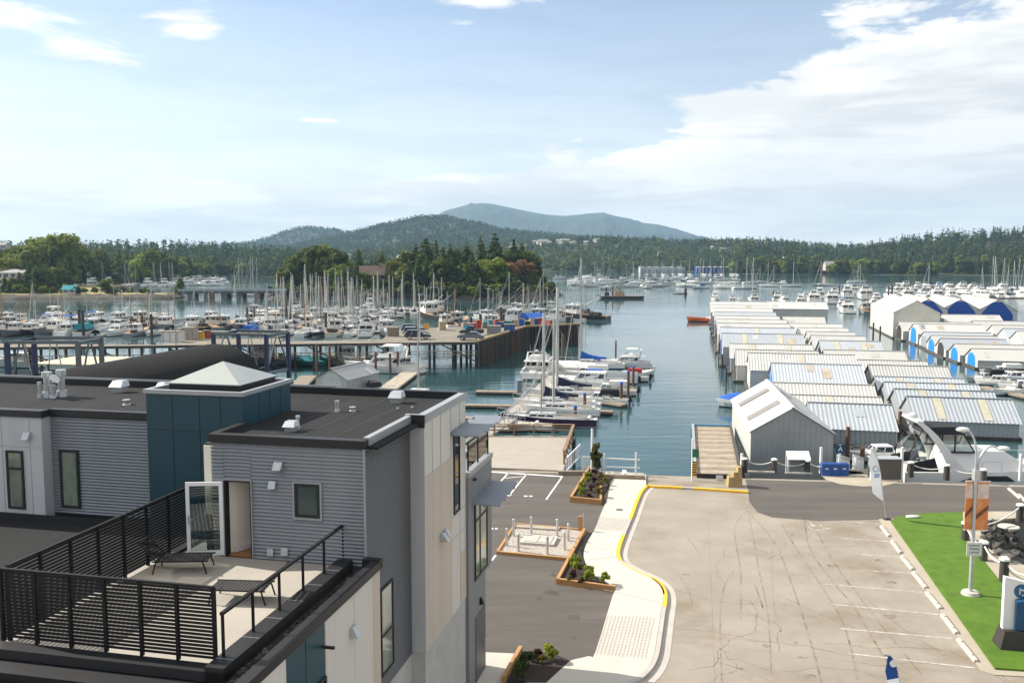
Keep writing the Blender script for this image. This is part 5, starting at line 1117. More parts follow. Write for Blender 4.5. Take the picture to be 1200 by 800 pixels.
t = thing('gate_frame', 'white two rail water gate at the end of the pavement', 'railing', wp(708, 556)); O = wp(708, 556)
mb = MB(); a = wp(708, 556) - O; b = wp(745, 556.5) - O
mb.bar(a + Vector((0, 0, 1.25)), b + Vector((.3, 0, 1.15)), .09); mb.bar(a + Vector((0, 0, .6)), b + Vector((.3, 0, .55)), .07); mb.build('rail', M['whitep'], t)
for q, h in ((a, 1.6), (b, 1.7)): mb = MB(); mb.bar(q, q + Vector((0, 0, h)), .12); mb.build('post', M['whitep'], t)
p = wp(693.5, 556); t = thing('white_post', 'tall white post rising beside the slim conifer at the boardwalk', 'post', p); mb = MB(); mb.cone((0, 0, 0), (0, 0, 3.4), .09, .08, 8); mb.build('shaft', M['whitep'], t); mb = MB(); mb.ball((0, 0, 3.4), .11, .11, .08); mb.build('cap', M['offwhite'], t)
p = wp(699, 557); t = thing('slim_conifer', 'slim brownish green conifer between boardwalk and water gate', 'tree', p)
Q = leafy_q(777, 900, w=.20, lo=.02, nl=12, size=.05); o = bpy.data.objects.new('crown', crown_mesh('crown', Q, 2.45, FOL['olive'])); C.objects.link(o); o.parent = t
mb = MB(); mb.cone((0, 0, 0), (0, 0, 2), .06, .02, 6); mb.build('trunk', BARK, t)
mb = MB(); mb.bar(wp(683, 557.5, .2), wp(756, 560, .2), .3, .4); tag(mb.build('timber_kerb', M['oldwood']), 'heavy timber beam along the water edge behind the planter', 'beam')
# ------------------------------------------------------------------ boats
M.update(
    gel=mat('white_gelcoat', (.70, .69, .66), .28, .05, 1, rand=.16, coat=.3), gelcream=mat('cream_gelcoat', (.62, .57, .46), .35, .06, 1, rand=.1),
    navy=mat('navy_hull', (.012, .02, .06), .3, .1, 1, coat=.3), plum=mat('plum_hull', (.035, .010, .045), .3, .1, 1, coat=.3), green=mat('green_hull', (.02, .12, .10), .4, .15, 1), redp=mat('red_paint', (.30, .03, .02), .5, .15, 1), blackh=mat('black_hull', (.02, .02, .022), .45, .2, 1), greyh=mat('grey_hull', (.18, .20, .21), .5, .15, 1, rand=.2),
    smoked=mat('smoked_window', (.012, .016, .02), .06, .1, 1, spec=.8), alu=mat('mast_aluminium', (.50, .49, .46), .45, .06, 2, metal=.3, rand=.3), woodmast=mat('varnished_wood', (.30, .15, .05), .45, .15, 2), teak=mat('teak_deck', (.38, .24, .12), .7, .18, 3),
    cnavy=mat('navy_canvas', (.012, .016, .05), .85, .2, 4), cblue=mat('blue_canvas', (.012, .10, .42), .8, .12, 4), cgrey=mat('grey_canvas', (.22, .24, .25), .85, .15, 4, rand=.2), cwhite=mat('white_canvas', (.66, .64, .60), .85, .1, 4), cteal=mat('teal_canvas', (.01, .24, .28), .8, .12, 4), ctan=mat('tan_canvas_cover', (.42, .33, .20), .85, .15, 4), cblack=mat('black_canvas', (.014, .014, .016), .85, .2, 4), cred=mat('red_canvas', (.40, .035, .03), .8, .15, 4),
    orange=mat('orange_hull', (.60, .11, .03), .5, .1, 2), wire=mat('rigging_wire', (.30, .30, .29), .5, .1, 2, metal=.4), dkgrey=mat('dark_gear', (.05, .05, .05), .8, .4, 3, rand=.3))
def hull_mb(L, B, fs, fb, draft=.45, tr=.78, full=2.2, rake=.05, n=11):
    mb = MB(); rings = []; sh = []
    for i in range(n):
        t = i / (n - 1); y = -L / 2 + L * t
        b = B / 2 * ((tr + (1 - tr) * math.sin(math.pi / 2 * min(t / .42, 1))) if t < .42 else max(.015, 1 - ((t - .42) / .58) ** full))
        s = fs + (fb - fs) * t ** 1.7; d = draft * (1 - .6 * t ** 3); k = .93 - .33 * t * t; rk = rake * L * t * t
        P = [(b, s, 1), (b * .985, s * .62, .62), (b * (k + .06), .16, .25), (b * k, .04, .15), (b * k * .7, -d * .6, .0)]
        r = [(x, y + rk * q, z) for x, z, q in P] + [(0, y, -d)] + [(-x, y + rk * q, z) for x, z, q in reversed(P)]
        rings.append(r); sh.append((b, y + rk, s))
    m = len(rings[0])
    for k in range(n - 1):
        for i in range(m - 1):
            mi = 1 if i in (3, 4, 5, 6) else (3 if i in (2, 7) else 0)
            mb.add([rings[k][i], rings[k][i + 1], rings[k + 1][i + 1], rings[k + 1][i]], [(3, 2, 1, 0)], mi, i not in (2, 7))
    mb.add(rings[0], [tuple(range(m))], 0)
    for k in range(n - 1):
        a, b = sh[k], sh[k + 1]; q = .94
        mb.add([(-a[0], a[1], a[2]), (a[0], a[1], a[2]), (b[0], b[1], b[2]), (-b[0], b[1], b[2])], [(0, 1, 2, 3)], 2)
        for sg in (-1, 1): mb.add([(sg * a[0], a[1], a[2]), (sg * b[0], b[1], b[2]), (sg * b[0], b[1], b[2] + .07), (sg * a[0], a[1], a[2] + .07), (sg * a[0] * q, a[1], a[2] + .07), (sg * b[0] * q, b[1], b[2] + .07), (sg * b[0] * q, b[1], b[2]), (sg * a[0] * q, a[1], a[2])], [(0, 1, 2, 3), (3, 2, 5, 4), (4, 5, 6, 7)], 0)
    return mb, sh
def house(mb, y0, y1, w0, w1, z0, z1, rf=.3, ra=.05, mi=0):
    mb.add([(-w0, y0, z0), (w0, y0, z0), (w0 * .9, y1, z0), (-w0 * .9, y1, z0), (-w1, y0 + ra, z1), (w1, y0 + ra, z1), (w1 * .85, y1 - rf, z1), (-w1 * .85, y1 - rf, z1)], [(3, 2, 1, 0), (4, 5, 6, 7), (0, 1, 5, 4), (1, 2, 6, 5), (2, 3, 7, 6), (3, 0, 4, 7)], mi)
def band(y0, y1, w0, w1, z0, z1, rf, ra, f0, f1, segs=3, front=True, aft=False, e=.012):
    """dark window band on the sides and front of a house with the same parameters"""
    mb = MB()
    def pt(sx, fy, fz):
        a = Vector((w0 if fy == 0 else w0 * (1 - .1 * fy), y0 + (y1 - y0) * fy, z0)); b = Vector((w1 if fy == 0 else w1 * (1 - .15 * fy), y0 + ra + (y1 - rf - y0 - ra) * fy, z1))
        p = a.lerp(b, fz); return Vector(((p.x + e) * sx, p.y, p.z))
    for sx in (-1, 1):
        for k in range(segs):
            a = .06 + .88 * k / segs; b = .06 + .88 * (k + .86) / segs; q = [pt(sx, a, f0), pt(sx, b, f0), pt(sx, b, f1), pt(sx, a, f1)]
            mb.add(q if sx > 0 else q[::-1], [(0, 1, 2, 3)])
    for on, fy, s in ((front, 1, 1), (aft, 0, -1)):
        if on:
            for a, b in ((-.9, -.08), (.08, .9)):
                p0 = pt(1, fy, f0); p1 = pt(1, fy, f1); q = [Vector((p0.x * b, p0.y + e * s, p0.z)), Vector((p0.x * a, p0.y + e * s, p0.z)), Vector((p1.x * a, p1.y + e * s, p1.z)), Vector((p1.x * b, p1.y + e * s, p1.z))]
                mb.add(q if s > 0 else q[::-1], [(0, 1, 2, 3)])
    return mb
def pulpit(sh, t0, t1, h, m, root, name='railing', r=.02):
    mb = MB(); n = len(sh) - 1; i0 = int(t0 * n); i1 = int(t1 * n)
    for s in (-1, 1):
        P = [Vector((s * sh[i][0] * .93, sh[i][1], sh[i][2] + .05)) for i in range(i0, i1 + 1)]
        for p in P: mb.cone(p, p + Vector((0, 0, h)), r, r, 4)
        mb.tube([p + Vector((0, 0, h)) for p in P], r, 4)
    return mb.build(name, m, root)
def mk_sail(L=10, B=3.1, hull='gel', boot='navy', cover='cnavy', mast='alu', mh=1.28, stripe='navy', dodger='cnavy', rig=True, mf=.10, mr=.12):
    r = thing('sailboat', '', 'sailboat'); mb, sh = hull_mb(L, B, .85, 1.15, tr=.62, full=1.9, rake=.08)
    mb.build('hull', [M[hull], M[boot], M['gel'], M[stripe]], r)
    mb = MB(); y0, y1 = -.06 * L, .27 * L; house(mb, y0, y1, .28 * B, .23 * B, .88, 1.42, .5, .05); c = mb.build('cabin', M['gel'], r)
    band(y0, y1, .28 * B, .23 * B, .88, 1.42, .5, .05, .35, .75, 3, False).build('cabin_window', M['smoked'], c)
    mb = MB(); mb.box(-.3 * B, -.24 * B, -.40 * L, -.06 * L, .86, 1.16); mb.box(.24 * B, .3 * B, -.40 * L, -.06 * L, .86, 1.16); mb.box(-.3 * B, .3 * B, -.43 * L, -.40 * L, .86, 1.12); mb.build('cockpit', M['gel'], r); mb = MB(); mb.box(-.23 * B, .23 * B, -.39 * L, -.07 * L, .9, .93); mb.build('cockpit_sole', M['teak'], r)
    mb = MB(); my = mf * L; H = mh * L; mb.cone((0, my, .9), (0, my, H), mr, mr * .8, 8); m = mb.build('mast', M[mast], r)
    mb = MB(); mb.bar((-.13 * B, my, H * .55), (.13 * B, my, H * .55), .05); mb.build('spreader', M[mast], m); mb = MB(); mb.bar((-.1 * B, my, H * .78), (.1 * B, my, H * .78), .04); mb.build('spreader', M[mast], m)
    mb = MB(); mb.cone((0, my, 1.75), (0, my - .42 * L, 1.65), .06, .05, 6); mb.build('boom', M[mast], m)
    if cover:
        mb = MB(); rg_ = []
        for i in range(8): f = i / 7; y = my + .05 - .43 * L * f; w = .22 * (1 - .5 * f); h = (.95 * (1 - f) ** 2.0 + .42) * (1 - .3 * f); rg_.append([(-w, y, 1.62 - .05 * f), (w, y, 1.62 - .05 * f), (w * .6, y, 1.62 + h * .6), (0, y, 1.62 + h), (-w * .6, y, 1.62 + h * .6)])
        mb.loft(rg_); mb.build('sail_cover', M[cover], r)
    mb = MB()
    if rig:
        for a, b in [((0, my, H), (0, .5 * L, 1.2)), ((0, my, H), (0, -.49 * L, 1.0)), ((0, my, H * .97), (.42 * B, my - .1, 1.0)), ((0, my, H * .97), (-.42 * B, my - .1, 1.0)), ((0, my, H * .56), (.42 * B, my + .3, 1.0)), ((0, my, H * .56), (-.42 * B, my + .3, 1.0))]: mb.cone(a, b, .016, .016, 4)
        mb.build('rigging', M['wire'], r)
    mb = MB(); mb.cone((0, my + .2, H * .92), (0, .47 * L, 1.35), .035, .06, 5); mb.build('furled_sail', M['cwhite'], r)
    if dodger: mb = MB(); house(mb, -.10 * L, .02 * L, .26 * B, .2 * B, 1.15, 1.75, .35, .02); mb.build('spray_hood', M[dodger], r)
    pulpit(sh, 0, 1, .6, M['steel'], r)
    return r
def mk_cruiser(L=11, B=3.7, hull='gel', boot='blackh', fly=True, canvas='cnavy', arch=True, stripe='navy', name='motor_cruiser'):
    r = thing(name, '', 'motor boat'); mb, sh = hull_mb(L, B, 1.05, 1.75, .5, .9, 2.4, .07)
    mb.build('hull', [M[hull], M[boot], M['gel'], M[stripe]], r)
    P = (-.24 * L, .22 * L, .42 * B, .36 * B, 1.2, 2.55, .95, .05); mb = MB(); house(mb, *P); c = mb.build('cabin', M['gel'], r); band(*P, .42, .86, 4, True, True).build('cabin_window', M['smoked'], c)
    mb = MB(); house(mb, .16 * L, .36 * L, .28 * B, .2 * B, 1.4, 1.85, .5, .0); mb.build('foredeck', M['gel'], r)
    mb = MB(); mb.box(-.40 * B, .40 * B, -.46 * L, -.24 * L, 1.0, 1.1); mb.box(-.42 * B, -.37 * B, -.46 * L, -.24 * L, 1.1, 1.55); mb.box(.37 * B, .42 * B, -.46 * L, -.24 * L, 1.1, 1.55); mb.build('cockpit', M['gel'], r)
    if fly:
        mb = MB(); mb.box(-.40 * B, .40 * B, -.36 * L, .10 * L, 2.552, 2.66); house(mb, -.22 * L, .08 * L, .33 * B, .28 * B, 2.66, 3.25, .35, .0); f = mb.build('flybridge', M['gel'], r)
        mb = MB(); mb.add([(-.25 * B, .05 * L, 3.25), (.25 * B, .05 * L, 3.25), (.23 * B, 0, 3.6), (-.23 * B, 0, 3.6)], [(0, 1, 2, 3)]); mb.build('windscreen', M['smoked'], f)
        if canvas: mb = MB(); house(mb, -.22 * L, .02 * L, .30 * B, .26 * B, 4.35, 4.6, .2, .2); mb.build('canopy', M[canvas], r); mb = MB(); [mb.bar((s * .27 * B, y * L, 3.2), (s * .27 * B, y * L, 4.4), .04) for s in (-1, 1) for y in (-.19, -.02)]; mb.build('canopy_frame', M['steel'], r)
    if arch: mb = MB(); z = 3.2 if fly else 2.5; mb.bar((-.36 * B, -.24 * L, z - .9), (-.28 * B, -.28 * L, z + .8), .12, .3); mb.bar((.36 * B, -.24 * L, z - .9), (.28 * B, -.28 * L, z + .8), .12, .3); mb.bar((-.29 * B, -.28 * L, z + .8), (.29 * B, -.28 * L, z + .8), .3, .1); a = mb.build('radar_arch', M['gel'], r); mb = MB(); mb.ball((0, -.28 * L, z + 1.05), .3, .3, .14); mb.cone((.2 * B, -.28 * L, z + .8), (.22 * B, -.3 * L, z + 2.6), .02, .01, 4); mb.cone((-.2 * B, -.28 * L, z + .8), (-.22 * B, -.3 * L, z + 2.2), .02, .01, 4); mb.build('radar', M['gel'], a)
    pulpit(sh, .45, 1, .7, M['steel'], r)
    mb = MB(); mb.box(-.38 * B, .38 * B, -.5 * L - .6, -.5 * L, .25, .35); mb.build('swim_platform', M['gel'], r)
    return r
def mk_runabout(L=6.5, B=2.4, hull='gel', boot='navy', canvas='cblue', outboard=True, cab=True):
    r = thing('small_motorboat', '', 'motor boat'); mb, sh = hull_mb(L, B, .6, .95, .3, .88, 2.3, .06)
    mb.build('hull', [M[hull], M[boot], M['gelcream'], M[boot]], r)
    if cab: P = (-.02 * L, .26 * L, .36 * B, .26 * B, .75, 1.5, .6, .0); mb = MB(); house(mb, *P); c = mb.build('cabin', M['gel'], r); band(*P, .35, .9, 2, True).build('cabin_window', M['smoked'], c)
    if canvas: mb = MB(); house(mb, -.33 * L, .06 * L, .36 * B, .30 * B, 1.3, 1.95, .25, .15); mb.build('canopy', M[canvas], r)
    mb = MB(); mb.box(-.3 * B, .3 * B, -.2 * L, -.14 * L, .6, 1.0); mb.build('seat', M['cwhite'], r)
    if outboard: mb = MB(); mb.taper(-.22, .22, -.5 * L - .5, -.5 * L, .35, 1.15, .06, .06, .1, .1); mb.box(-.08, .08, -.5 * L - .3, -.5 * L - .1, -.3, .4); mb.build('outboard', M['blackh'], r)
    pulpit(sh, .6, 1, .4, M['steel'], r); return r
def mk_fish(L=12, B=4.0, hull='gel', boot='redp', houseat=.18, mast='alu', poles=True, cover=None, stripe='green'):
    r = thing('fishing_boat', '', 'fishing boat'); mb, sh = hull_mb(L, B, 1.0, 2.0, .6, .72, 2.0, .06)
    mb.build('hull', [M[hull], M[boot], M['teak'], M[stripe]], r)
    y = houseat * L; P = (y - .12 * L, y + .14 * L, .34 * B, .32 * B, 1.2, 3.3, .25, .0); mb = MB(); house(mb, *P); mb.box(-.37 * B, .37 * B, y - .15 * L, y + .13 * L, 3.303, 3.4); c = mb.build('wheelhouse', M['gel'], r); band(*P, .55, .85, 3, True, True).build('wheelhouse_window', M['smoked'], c)
    mb = MB(); my = y - .2 * L; mb.cone((0, my, 1.1), (0, my, 9.5), .11, .07, 7); mb.cone((0, my, 3.2), (0, my - .33 * L, 5.2), .07, .05, 6); mb.bar((-1.1, my, 6.6), (1.1, my, 6.6), .07); m = mb.build('mast', M[mast], r)
    if poles:
        for s in (-1, 1): mb = MB(); mb.cone((s * .45 * B, my + .2, 1.3), (s * .62 * B, my - .1, 10.5), .06, .035, 5); mb.build('trolling_pole', M[mast], r)
    mb = MB(); [mb.cone(a, (0, my, 9.4), .018, .018, 4) for a in ((0, .5 * L, 2.0), (0, -.48 * L, 1.1), (.45 * B, my - .5, 1.2), (-.45 * B, my - .5, 1.2))]; mb.build('rigging', M['wire'], r)
    mb = MB(); rg_ = random.Random(int(L * 10)); [mb.taper(x - s, x + s, yy - s, yy + s, 1.05, 1.05 + s * 1.6, .03, .03, .03, .03) for x, yy, s in [(rg_.uniform(-1.1, 1.1), rg_.uniform(-.42, -.1) * L, rg_.uniform(.2, .5)) for _ in range(6)]]; mb.build('deck_gear', M['dkgrey'], r)
    if cover: mb = MB(); house(mb, -.44 * L, y - .16 * L, .42 * B, .2 * B, 1.5, 2.7, .2, .2); mb.build('canopy', M[cover], r)
    mb = MB(); mb.cone((.2 * B, y, 3.4), (.2 * B, y, 5.6), .02, .015, 4); mb.ball((0, y, 3.65), .3, .3, .15); mb.build('antenna', M['gel'], c)
    return r
def mk_covered(L=8, B=2.8, hull='gel', canvas='cgrey'):
    r = thing('covered_boat', '', 'boat'); mb, sh = hull_mb(L, B, .75, 1.1, .35, .85, 2.2, .06); mb.build('hull', [M[hull], M['blackh'], M['gel'], M['navy']], r)
    mb = MB(); rings = []
    for b, y, s in sh: w = b * .97; rings.append([(w, y, s + .05), (w * .55, y, s + .75 * min(1, b)), (0, y, s + .95 * min(1, b)), (-w * .55, y, s + .75 * min(1, b)), (-w, y, s + .05)])
    mb.loft(rings, 0, False, True, False); mb.build('boat_cover', M[canvas], r)
    mb = MB(); mb.taper(-.22, .22, -.5 * L - .5, -.5 * L, .3, 1.1, .06, .06, .1, .1); mb.build('outboard', M['blackh'], r); return r
USED = set(); PROTO = {}
def fleet(key, fn): PROTO[key] = fn
for key, fn in dict(
    sw=lambda: mk_sail(10, 3.1, cover='cnavy'), sb=lambda: mk_sail(9, 2.9, cover='cblue', dodger='cblue'), sn=lambda: mk_sail(11, 3.3, hull='navy', boot='redp', cover='cwhite', stripe='gel'), sg=lambda: mk_sail(9.5, 3.0, hull='green', boot='blackh', cover='ctan', stripe='gel', dodger=None), st=lambda: mk_sail(12, 3.5, cover=None, dodger=None), sp=lambda: mk_sail(10.4, 3.0, hull='gel', boot='plum', stripe='plum', cover='cgrey', dodger='cgrey', mast='woodmast', mh=1.1),
    cf=lambda: mk_cruiser(11, 3.8), cw=lambda: mk_cruiser(12.5, 4.2, canvas='cwhite', stripe='gel'), cb=lambda: mk_cruiser(10, 3.6, canvas='cblue', stripe='cblue'), ce=lambda: mk_cruiser(9.5, 3.3, fly=False, canvas=None), ct=lambda: mk_cruiser(13.5, 4.4, canvas=None, stripe='blackh'), cn=lambda: mk_cruiser(11.5, 3.9, hull='navy', boot='redp', canvas='ctan', stripe='gel'),
    rb=lambda: mk_runabout(6.5, 2.4), rw=lambda: mk_runabout(7.0, 2.5, canvas='cwhite'), rg=lambda: mk_runabout(6.2, 2.3, canvas=None), rt=lambda: mk_runabout(7.2, 2.6, canvas='cteal', boot='cteal'), rk=lambda: mk_runabout(6.6, 2.4, canvas='cblack'),
    fw=lambda: mk_fish(12, 4.0), fb=lambda: mk_fish(13, 4.3, hull='blackh', boot='redp', stripe='gel', poles=False), fg=lambda: mk_fish(11, 3.8, hull='green', boot='blackh', stripe='gel', mast='woodmast', poles=False), fr=lambda: mk_fish(12.5, 4.1, hull='greyh', boot='blackh', stripe='redp', houseat=-.1, mast='woodmast', poles=False), fc=lambda: mk_fish(11.5, 3.9, cover='cblue', boot='blackh', stripe='cblue', poles=False), ft=lambda: mk_fish(10.5, 3.6, cover='cteal', stripe='cteal', boot='cteal', poles=False), fo=lambda: mk_fish(10, 3.6, hull='gelcream', stripe='redp', poles=False),
    kg=lambda: mk_covered(8, 2.8), kb=lambda: mk_covered(7.5, 2.7, canvas='cblue'), kw=lambda: mk_covered(8.5, 2.9, canvas='cwhite'), kt=lambda: mk_covered(8, 2.8, hull='green', canvas='cteal'), kr=lambda: mk_covered(7, 2.6, canvas='cred')).items(): fleet(key, fn)
def boat(key, loc, rz, label, group=None, ordn=False, sc=1.0, cat=None):
    if key not in USED:
        USED.add(key); r = PROTO[key](); PROTO[key] = r
        r.location = loc; r.rotation_euler = (0, 0, rz); r.scale = (sc, sc, sc)
        if group: r['group'] = group
        if ordn: PENDING.append((r, label))
        else: r['label'] = label
    else: r = dup(PROTO[key], loc, rz, label, group, ordn, sc)
    return r
DESC = dict(sw='white sailboats with navy sail covers', sb='white sailboats with blue sail covers', sn='navy hulled sailboats', sg='green hulled sailboats', st='large white sailboats with bare booms', sp='wooden masted sailboats',
            cf='white flybridge cruisers with navy canopies', cw='white flybridge cruisers with white canopies', cb='white flybridge cruisers with blue canopies', ce='white express cruisers', ct='big white open flybridge yachts', cn='navy hulled cruisers with tan canopies',
            rb='small motorboats with blue canopies', rw='small motorboats with white canopies', rg='small open motorboats', rt='small motorboats with teal canopies', rk='small motorboats with black canopies',
            fw='white trollers with red bottoms', fb='black hulled trollers', fg='green hulled trollers', fr='grey trollers with aft wheelhouses', fc='fishing boats with blue tarps', ft='fishing boats with teal tarps', fo='cream fishing boats', kg='boats under grey covers', kb='boats under blue covers', kw='boats under white covers', kt='boats under teal covers', kr='boats under red covers')
def pick(w): return rnd.choices(list(w), list(w.values()))[0]
# floating docks
def dock(name, label, a, b, w, piles=(), zt=.45, boards=True, m='deckwood', group=None, ordn=False):
    a = Vector(a); b = Vector(b); t = thing(name, label, 'dock', (a.x, a.y, WL), 0, group, ordn); q = Vector((b.x - a.x, b.y - a.y, 0))
    mb = MB(); mb.bar((0, 0, zt - .12), q + Vector((0, 0, zt - .12)), w, .24); mb.build('walkway', M[m], t)
    mb = MB(); mb.bar((0, 0, -.02), q + Vector((0, 0, -.02)), w * .86, .6); mb.build('float', M['wetwood'], t)
    d = q.normalized(); nrm = Vector((-d.y, d.x, 0)); mb = MB()
    for s in (-1, 1): mb.bar(nrm * s * (w / 2 + .06) + Vector((0, 0, zt - .14)), q + nrm * s * (w / 2 + .06) + Vector((0, 0, zt - .14)), .1, .2)
    mb.build('edge_beam', M['oldwood'], t); return t
pl = None
def pile(p, top, label, group, cap=None, r=.16, m='pilebrown'):
    t = thing('mooring_pile', label, 'pile', (p[0], p[1], WL), 0, group, True)
    mb = MB(); mb.cone((0, 0, -3), (0, 0, top - WL), r, r * .92, 8); mb.build('shaft', M[m], t)
    if cap: mb = MB(); mb.cone((0, 0, top - WL), (0, 0, top - WL + .28), r * 1.15, r * .9, 8); mb.build('cap', M[cap], t)
    return t
# ---- near docks, centre
MD0, MD1 = at(585, 503, WL + .4), at(668, 425, WL + .4)
dock('floating_dock', 'main floating walkway running out between the moored sailboats', MD0, MD1, 2.2)
ddir = (MD1 - MD0).normalized(); ds = Vector((ddir.y, -ddir.x, 0)); rzb = math.atan2(-(-ds.x), -ds.y)
rz_in = math.atan2(ds.x, -ds.y)          # bow pointing at the walkway, from its right side
def by(px, py): return at(px, py, WL)
FD = 'finger floats of the near dock'
for a, b, l in [((640, 479), (718, 482), 'short finger floats right of the main walkway'), ((655, 462), (732, 474), 'short finger floats right of the main walkway'), ((660, 445), (742, 455), 'short finger floats right of the main walkway'), ((558, 458), (612, 459), 'brown finger floats left of the main walkway'), ((545, 474), (600, 475), 'brown finger floats left of the main walkway'), ((545, 489), (586, 490), 'brown finger floats left of the main walkway')]:
    dock('finger_float', l, at(*a, WL + .4), at(*b, WL + .4), 1.2, m='oldwood', group=FD, ordn=True)
def moored(key, px, py, label, rz=None, sc=1.0): return boat(key, by(px, py), rz_in if rz is None else rz, label, None, False, sc)
PROTO['plum'] = lambda: mk_sail(10.5, 3.0, hull='plum', boot='plum', cover=None, dodger=None, stripe='gel', mast='alu', mh=.55)
PROTO['near2'] = lambda: mk_sail(10.2, 3.2, cover='cnavy', stripe='navy', dodger='cnavy', mh=1.16, mf=.20, mr=.21)
PROTO['near3'] = lambda: mk_sail(9.0, 2.9, cover=None, dodger=None, mh=1.28, mf=.12, mr=.16)
PROTO['near4'] = lambda: mk_sail(11, 3.3, cover='cnavy', stripe='gel', dodger='cgrey', mh=1.34, mf=.16, mr=.24)
PROTO['near5'] = lambda: mk_sail(10.5, 3.2, cover='cblue', dodger='cblue', stripe='cblue', mh=1.78, mf=.22, mr=.18)
moored('plum', 645, 498, 'plum hulled sailboat with white cabin nearest the boardwalk rail')
moored('near3', 659, 486, 'white sailboat with bare boom beside the plum hulled one')
moored('near2', 656, 479, 'white sailboat with navy sail cover and blue stripe moored stern right')
moored('near4', 668, 466, 'white sailboat with tall mast and navy sail cover behind the bare boomed one')
PROTO['gcr'] = lambda: mk_cruiser(10.5, 3.5, fly=False, canvas=None, arch=False, stripe='gel')
moored('gcr', 690, 456, 'white cabin cruiser with wide grey windows on the near dock')
PROTO['kg1'] = lambda: mk_covered(8, 2.8)
moored('kg1', 716, 448, 'boat under a grey cover near the blue capped piles')
PROTO['rw1'] = lambda: mk_runabout(8.5, 2.8, canvas='cwhite')
moored('rw1', 692, 441.5, 'white motorboat with long white canopy on the near dock')
moored('near5', 696, 431, 'white sailboat with bright blue sail cover at the dock end')
PROTO['cw1'] = lambda: mk_cruiser(12, 4.0, canvas='cwhite', stripe='gel')
moored('cw1', 735, 430, 'white flybridge cruiser at the outer end of the near dock', None, .72)
PROTO['kr1'] = lambda: mk_runabout(6, 2.2, canvas='cred')
moored('kr1', 737, 446, 'small motorboat with red canopy between blue capped piles')
PROTO['rg1'] = lambda: mk_runabout(5.5, 2.1, canvas=None, cab=False)
moored('rg1', 750, 441, 'small open dinghy with outboard at the dock corner', R(-60))
moored('rk', 706, 473, 'small motorboat with black canopy between the nearest piles of the near dock')
moored('rw', 716, 462, 'white canopied runabout beside the middle piles of the near dock')
moored('rb', 690, 447.5, 'blue canopied runabout tucked in by the main walkway')
moored('kw', 668, 436, 'boat under white cover at the far end of the main walkway')
PROTO['yacht'] = lambda: mk_cruiser(15, 4.9, canvas=None, stripe='gel')
moored('yacht', 633, 438, 'large white flybridge yacht moored stern to camera left of the walkway', -R(9))
PROTO['sk1'] = lambda: mk_runabout(5, 2.0, canvas=None, cab=False, outboard=False)
moored('sk1', 620, 504, 'white dinghy tucked under the boardwalk rail', R(80))
moored('sk1', 720, 566, 'white skiff below the quay beside the water gate', R(88))
CP = 'brown piles with blue caps on the near dock'
for px, pb, pt in [(674, 497, 478), (685, 485, 463), (728, 472, 450), (736, 465, 437), (742, 452, 431)]:
    p = by(px, pb); pile(p, atY(px, pt, p.y).z, CP, 'blue capped piles of the near dock', 'cblue', .2)
p = by(721.5, 421); pile(p, atY(721, 399, p.y).z, 'tall plain dark piles in open water by the near dock', 'plain piles', None, .17)
p = by(659, 430); pile(p, atY(659, 391, p.y).z, 'tall plain dark piles in open water by the near dock', 'plain piles', None, .2)
t = thing('gangway', 'pale aluminium gangway sloping from boardwalk to the floating walkway', 'gangway', wp(566, 512)); O = wp(566, 512)
a = Vector((0, 0, .05)); b = at(603, 489, WL + .5) - O; mb = MB(); mb.bar(a, b, 1.3, .1); mb.build('ramp', M['deckwood'], t)
for s in (-.62, .62):
    mb = MB(); o = Vector((s, 0, 0)); mb.bar(a + o + Vector((0, 0, 1)), b + o + Vector((0, 0, 1)), .06)
    for k in range(8): q = a.lerp(b, k / 7) + o; mb.bar(q, q + Vector((0, 0, 1)), .05)
    for k in range(7): mb.bar(a.lerp(b, k / 7) + o, a.lerp(b, (k + 1) / 7) + o + Vector((0, 0, 1)), .035)
    mb.build('side_truss', M['steel'], t)
t = thing('power_pedestal', 'grey power pedestal box on the floating walkway', 'pedestal', at(609, 463, WL + .45)); mb = MB(); mb.taper(-.35, .35, -.3, .3, 0, 2.0, .05, .05, .05, .05); mb.build('cabinet', M['cgrey'], t); mb = MB(); mb.box(-.4, .4, -.35, .35, 2.0, 2.1); mb.build('lid', M['steel'], t)
t = thing('sailboat', 'tall bare masted sailboat partly behind the flat roof', 'sailboat', by(497, 468), R(70)); 
mb, sh = hull_mb(9, 2.8, .8, 1.1, tr=.62); mb.build('hull', [M['gel'], M['navy'], M['gel'], M['navy']], t)
mb = MB(); house(mb, -.5, 2.2, .8, .65, .85, 1.4, .4, .05); mb.build('cabin', M['gel'], t); mb = MB(); mb.cone((0, .8, .8), (0, .8, 11.6), .11, .08, 8); mt = mb.build('mast', M['alu'], t); mb = MB(); mb.bar((-.6, .8, 7), (.6, .8, 7), .05); mb.build('spreader', M['alu'], mt)
mb = MB(); [mb.cone(q, (0, .8, 11.4), .02, .02, 4) for q in ((0, 4.5, 1.1), (0, -4.4, .9), (1.3, .5, .9), (-1.3, .5, .9))]; mb.build('rigging', M['wire'], t)
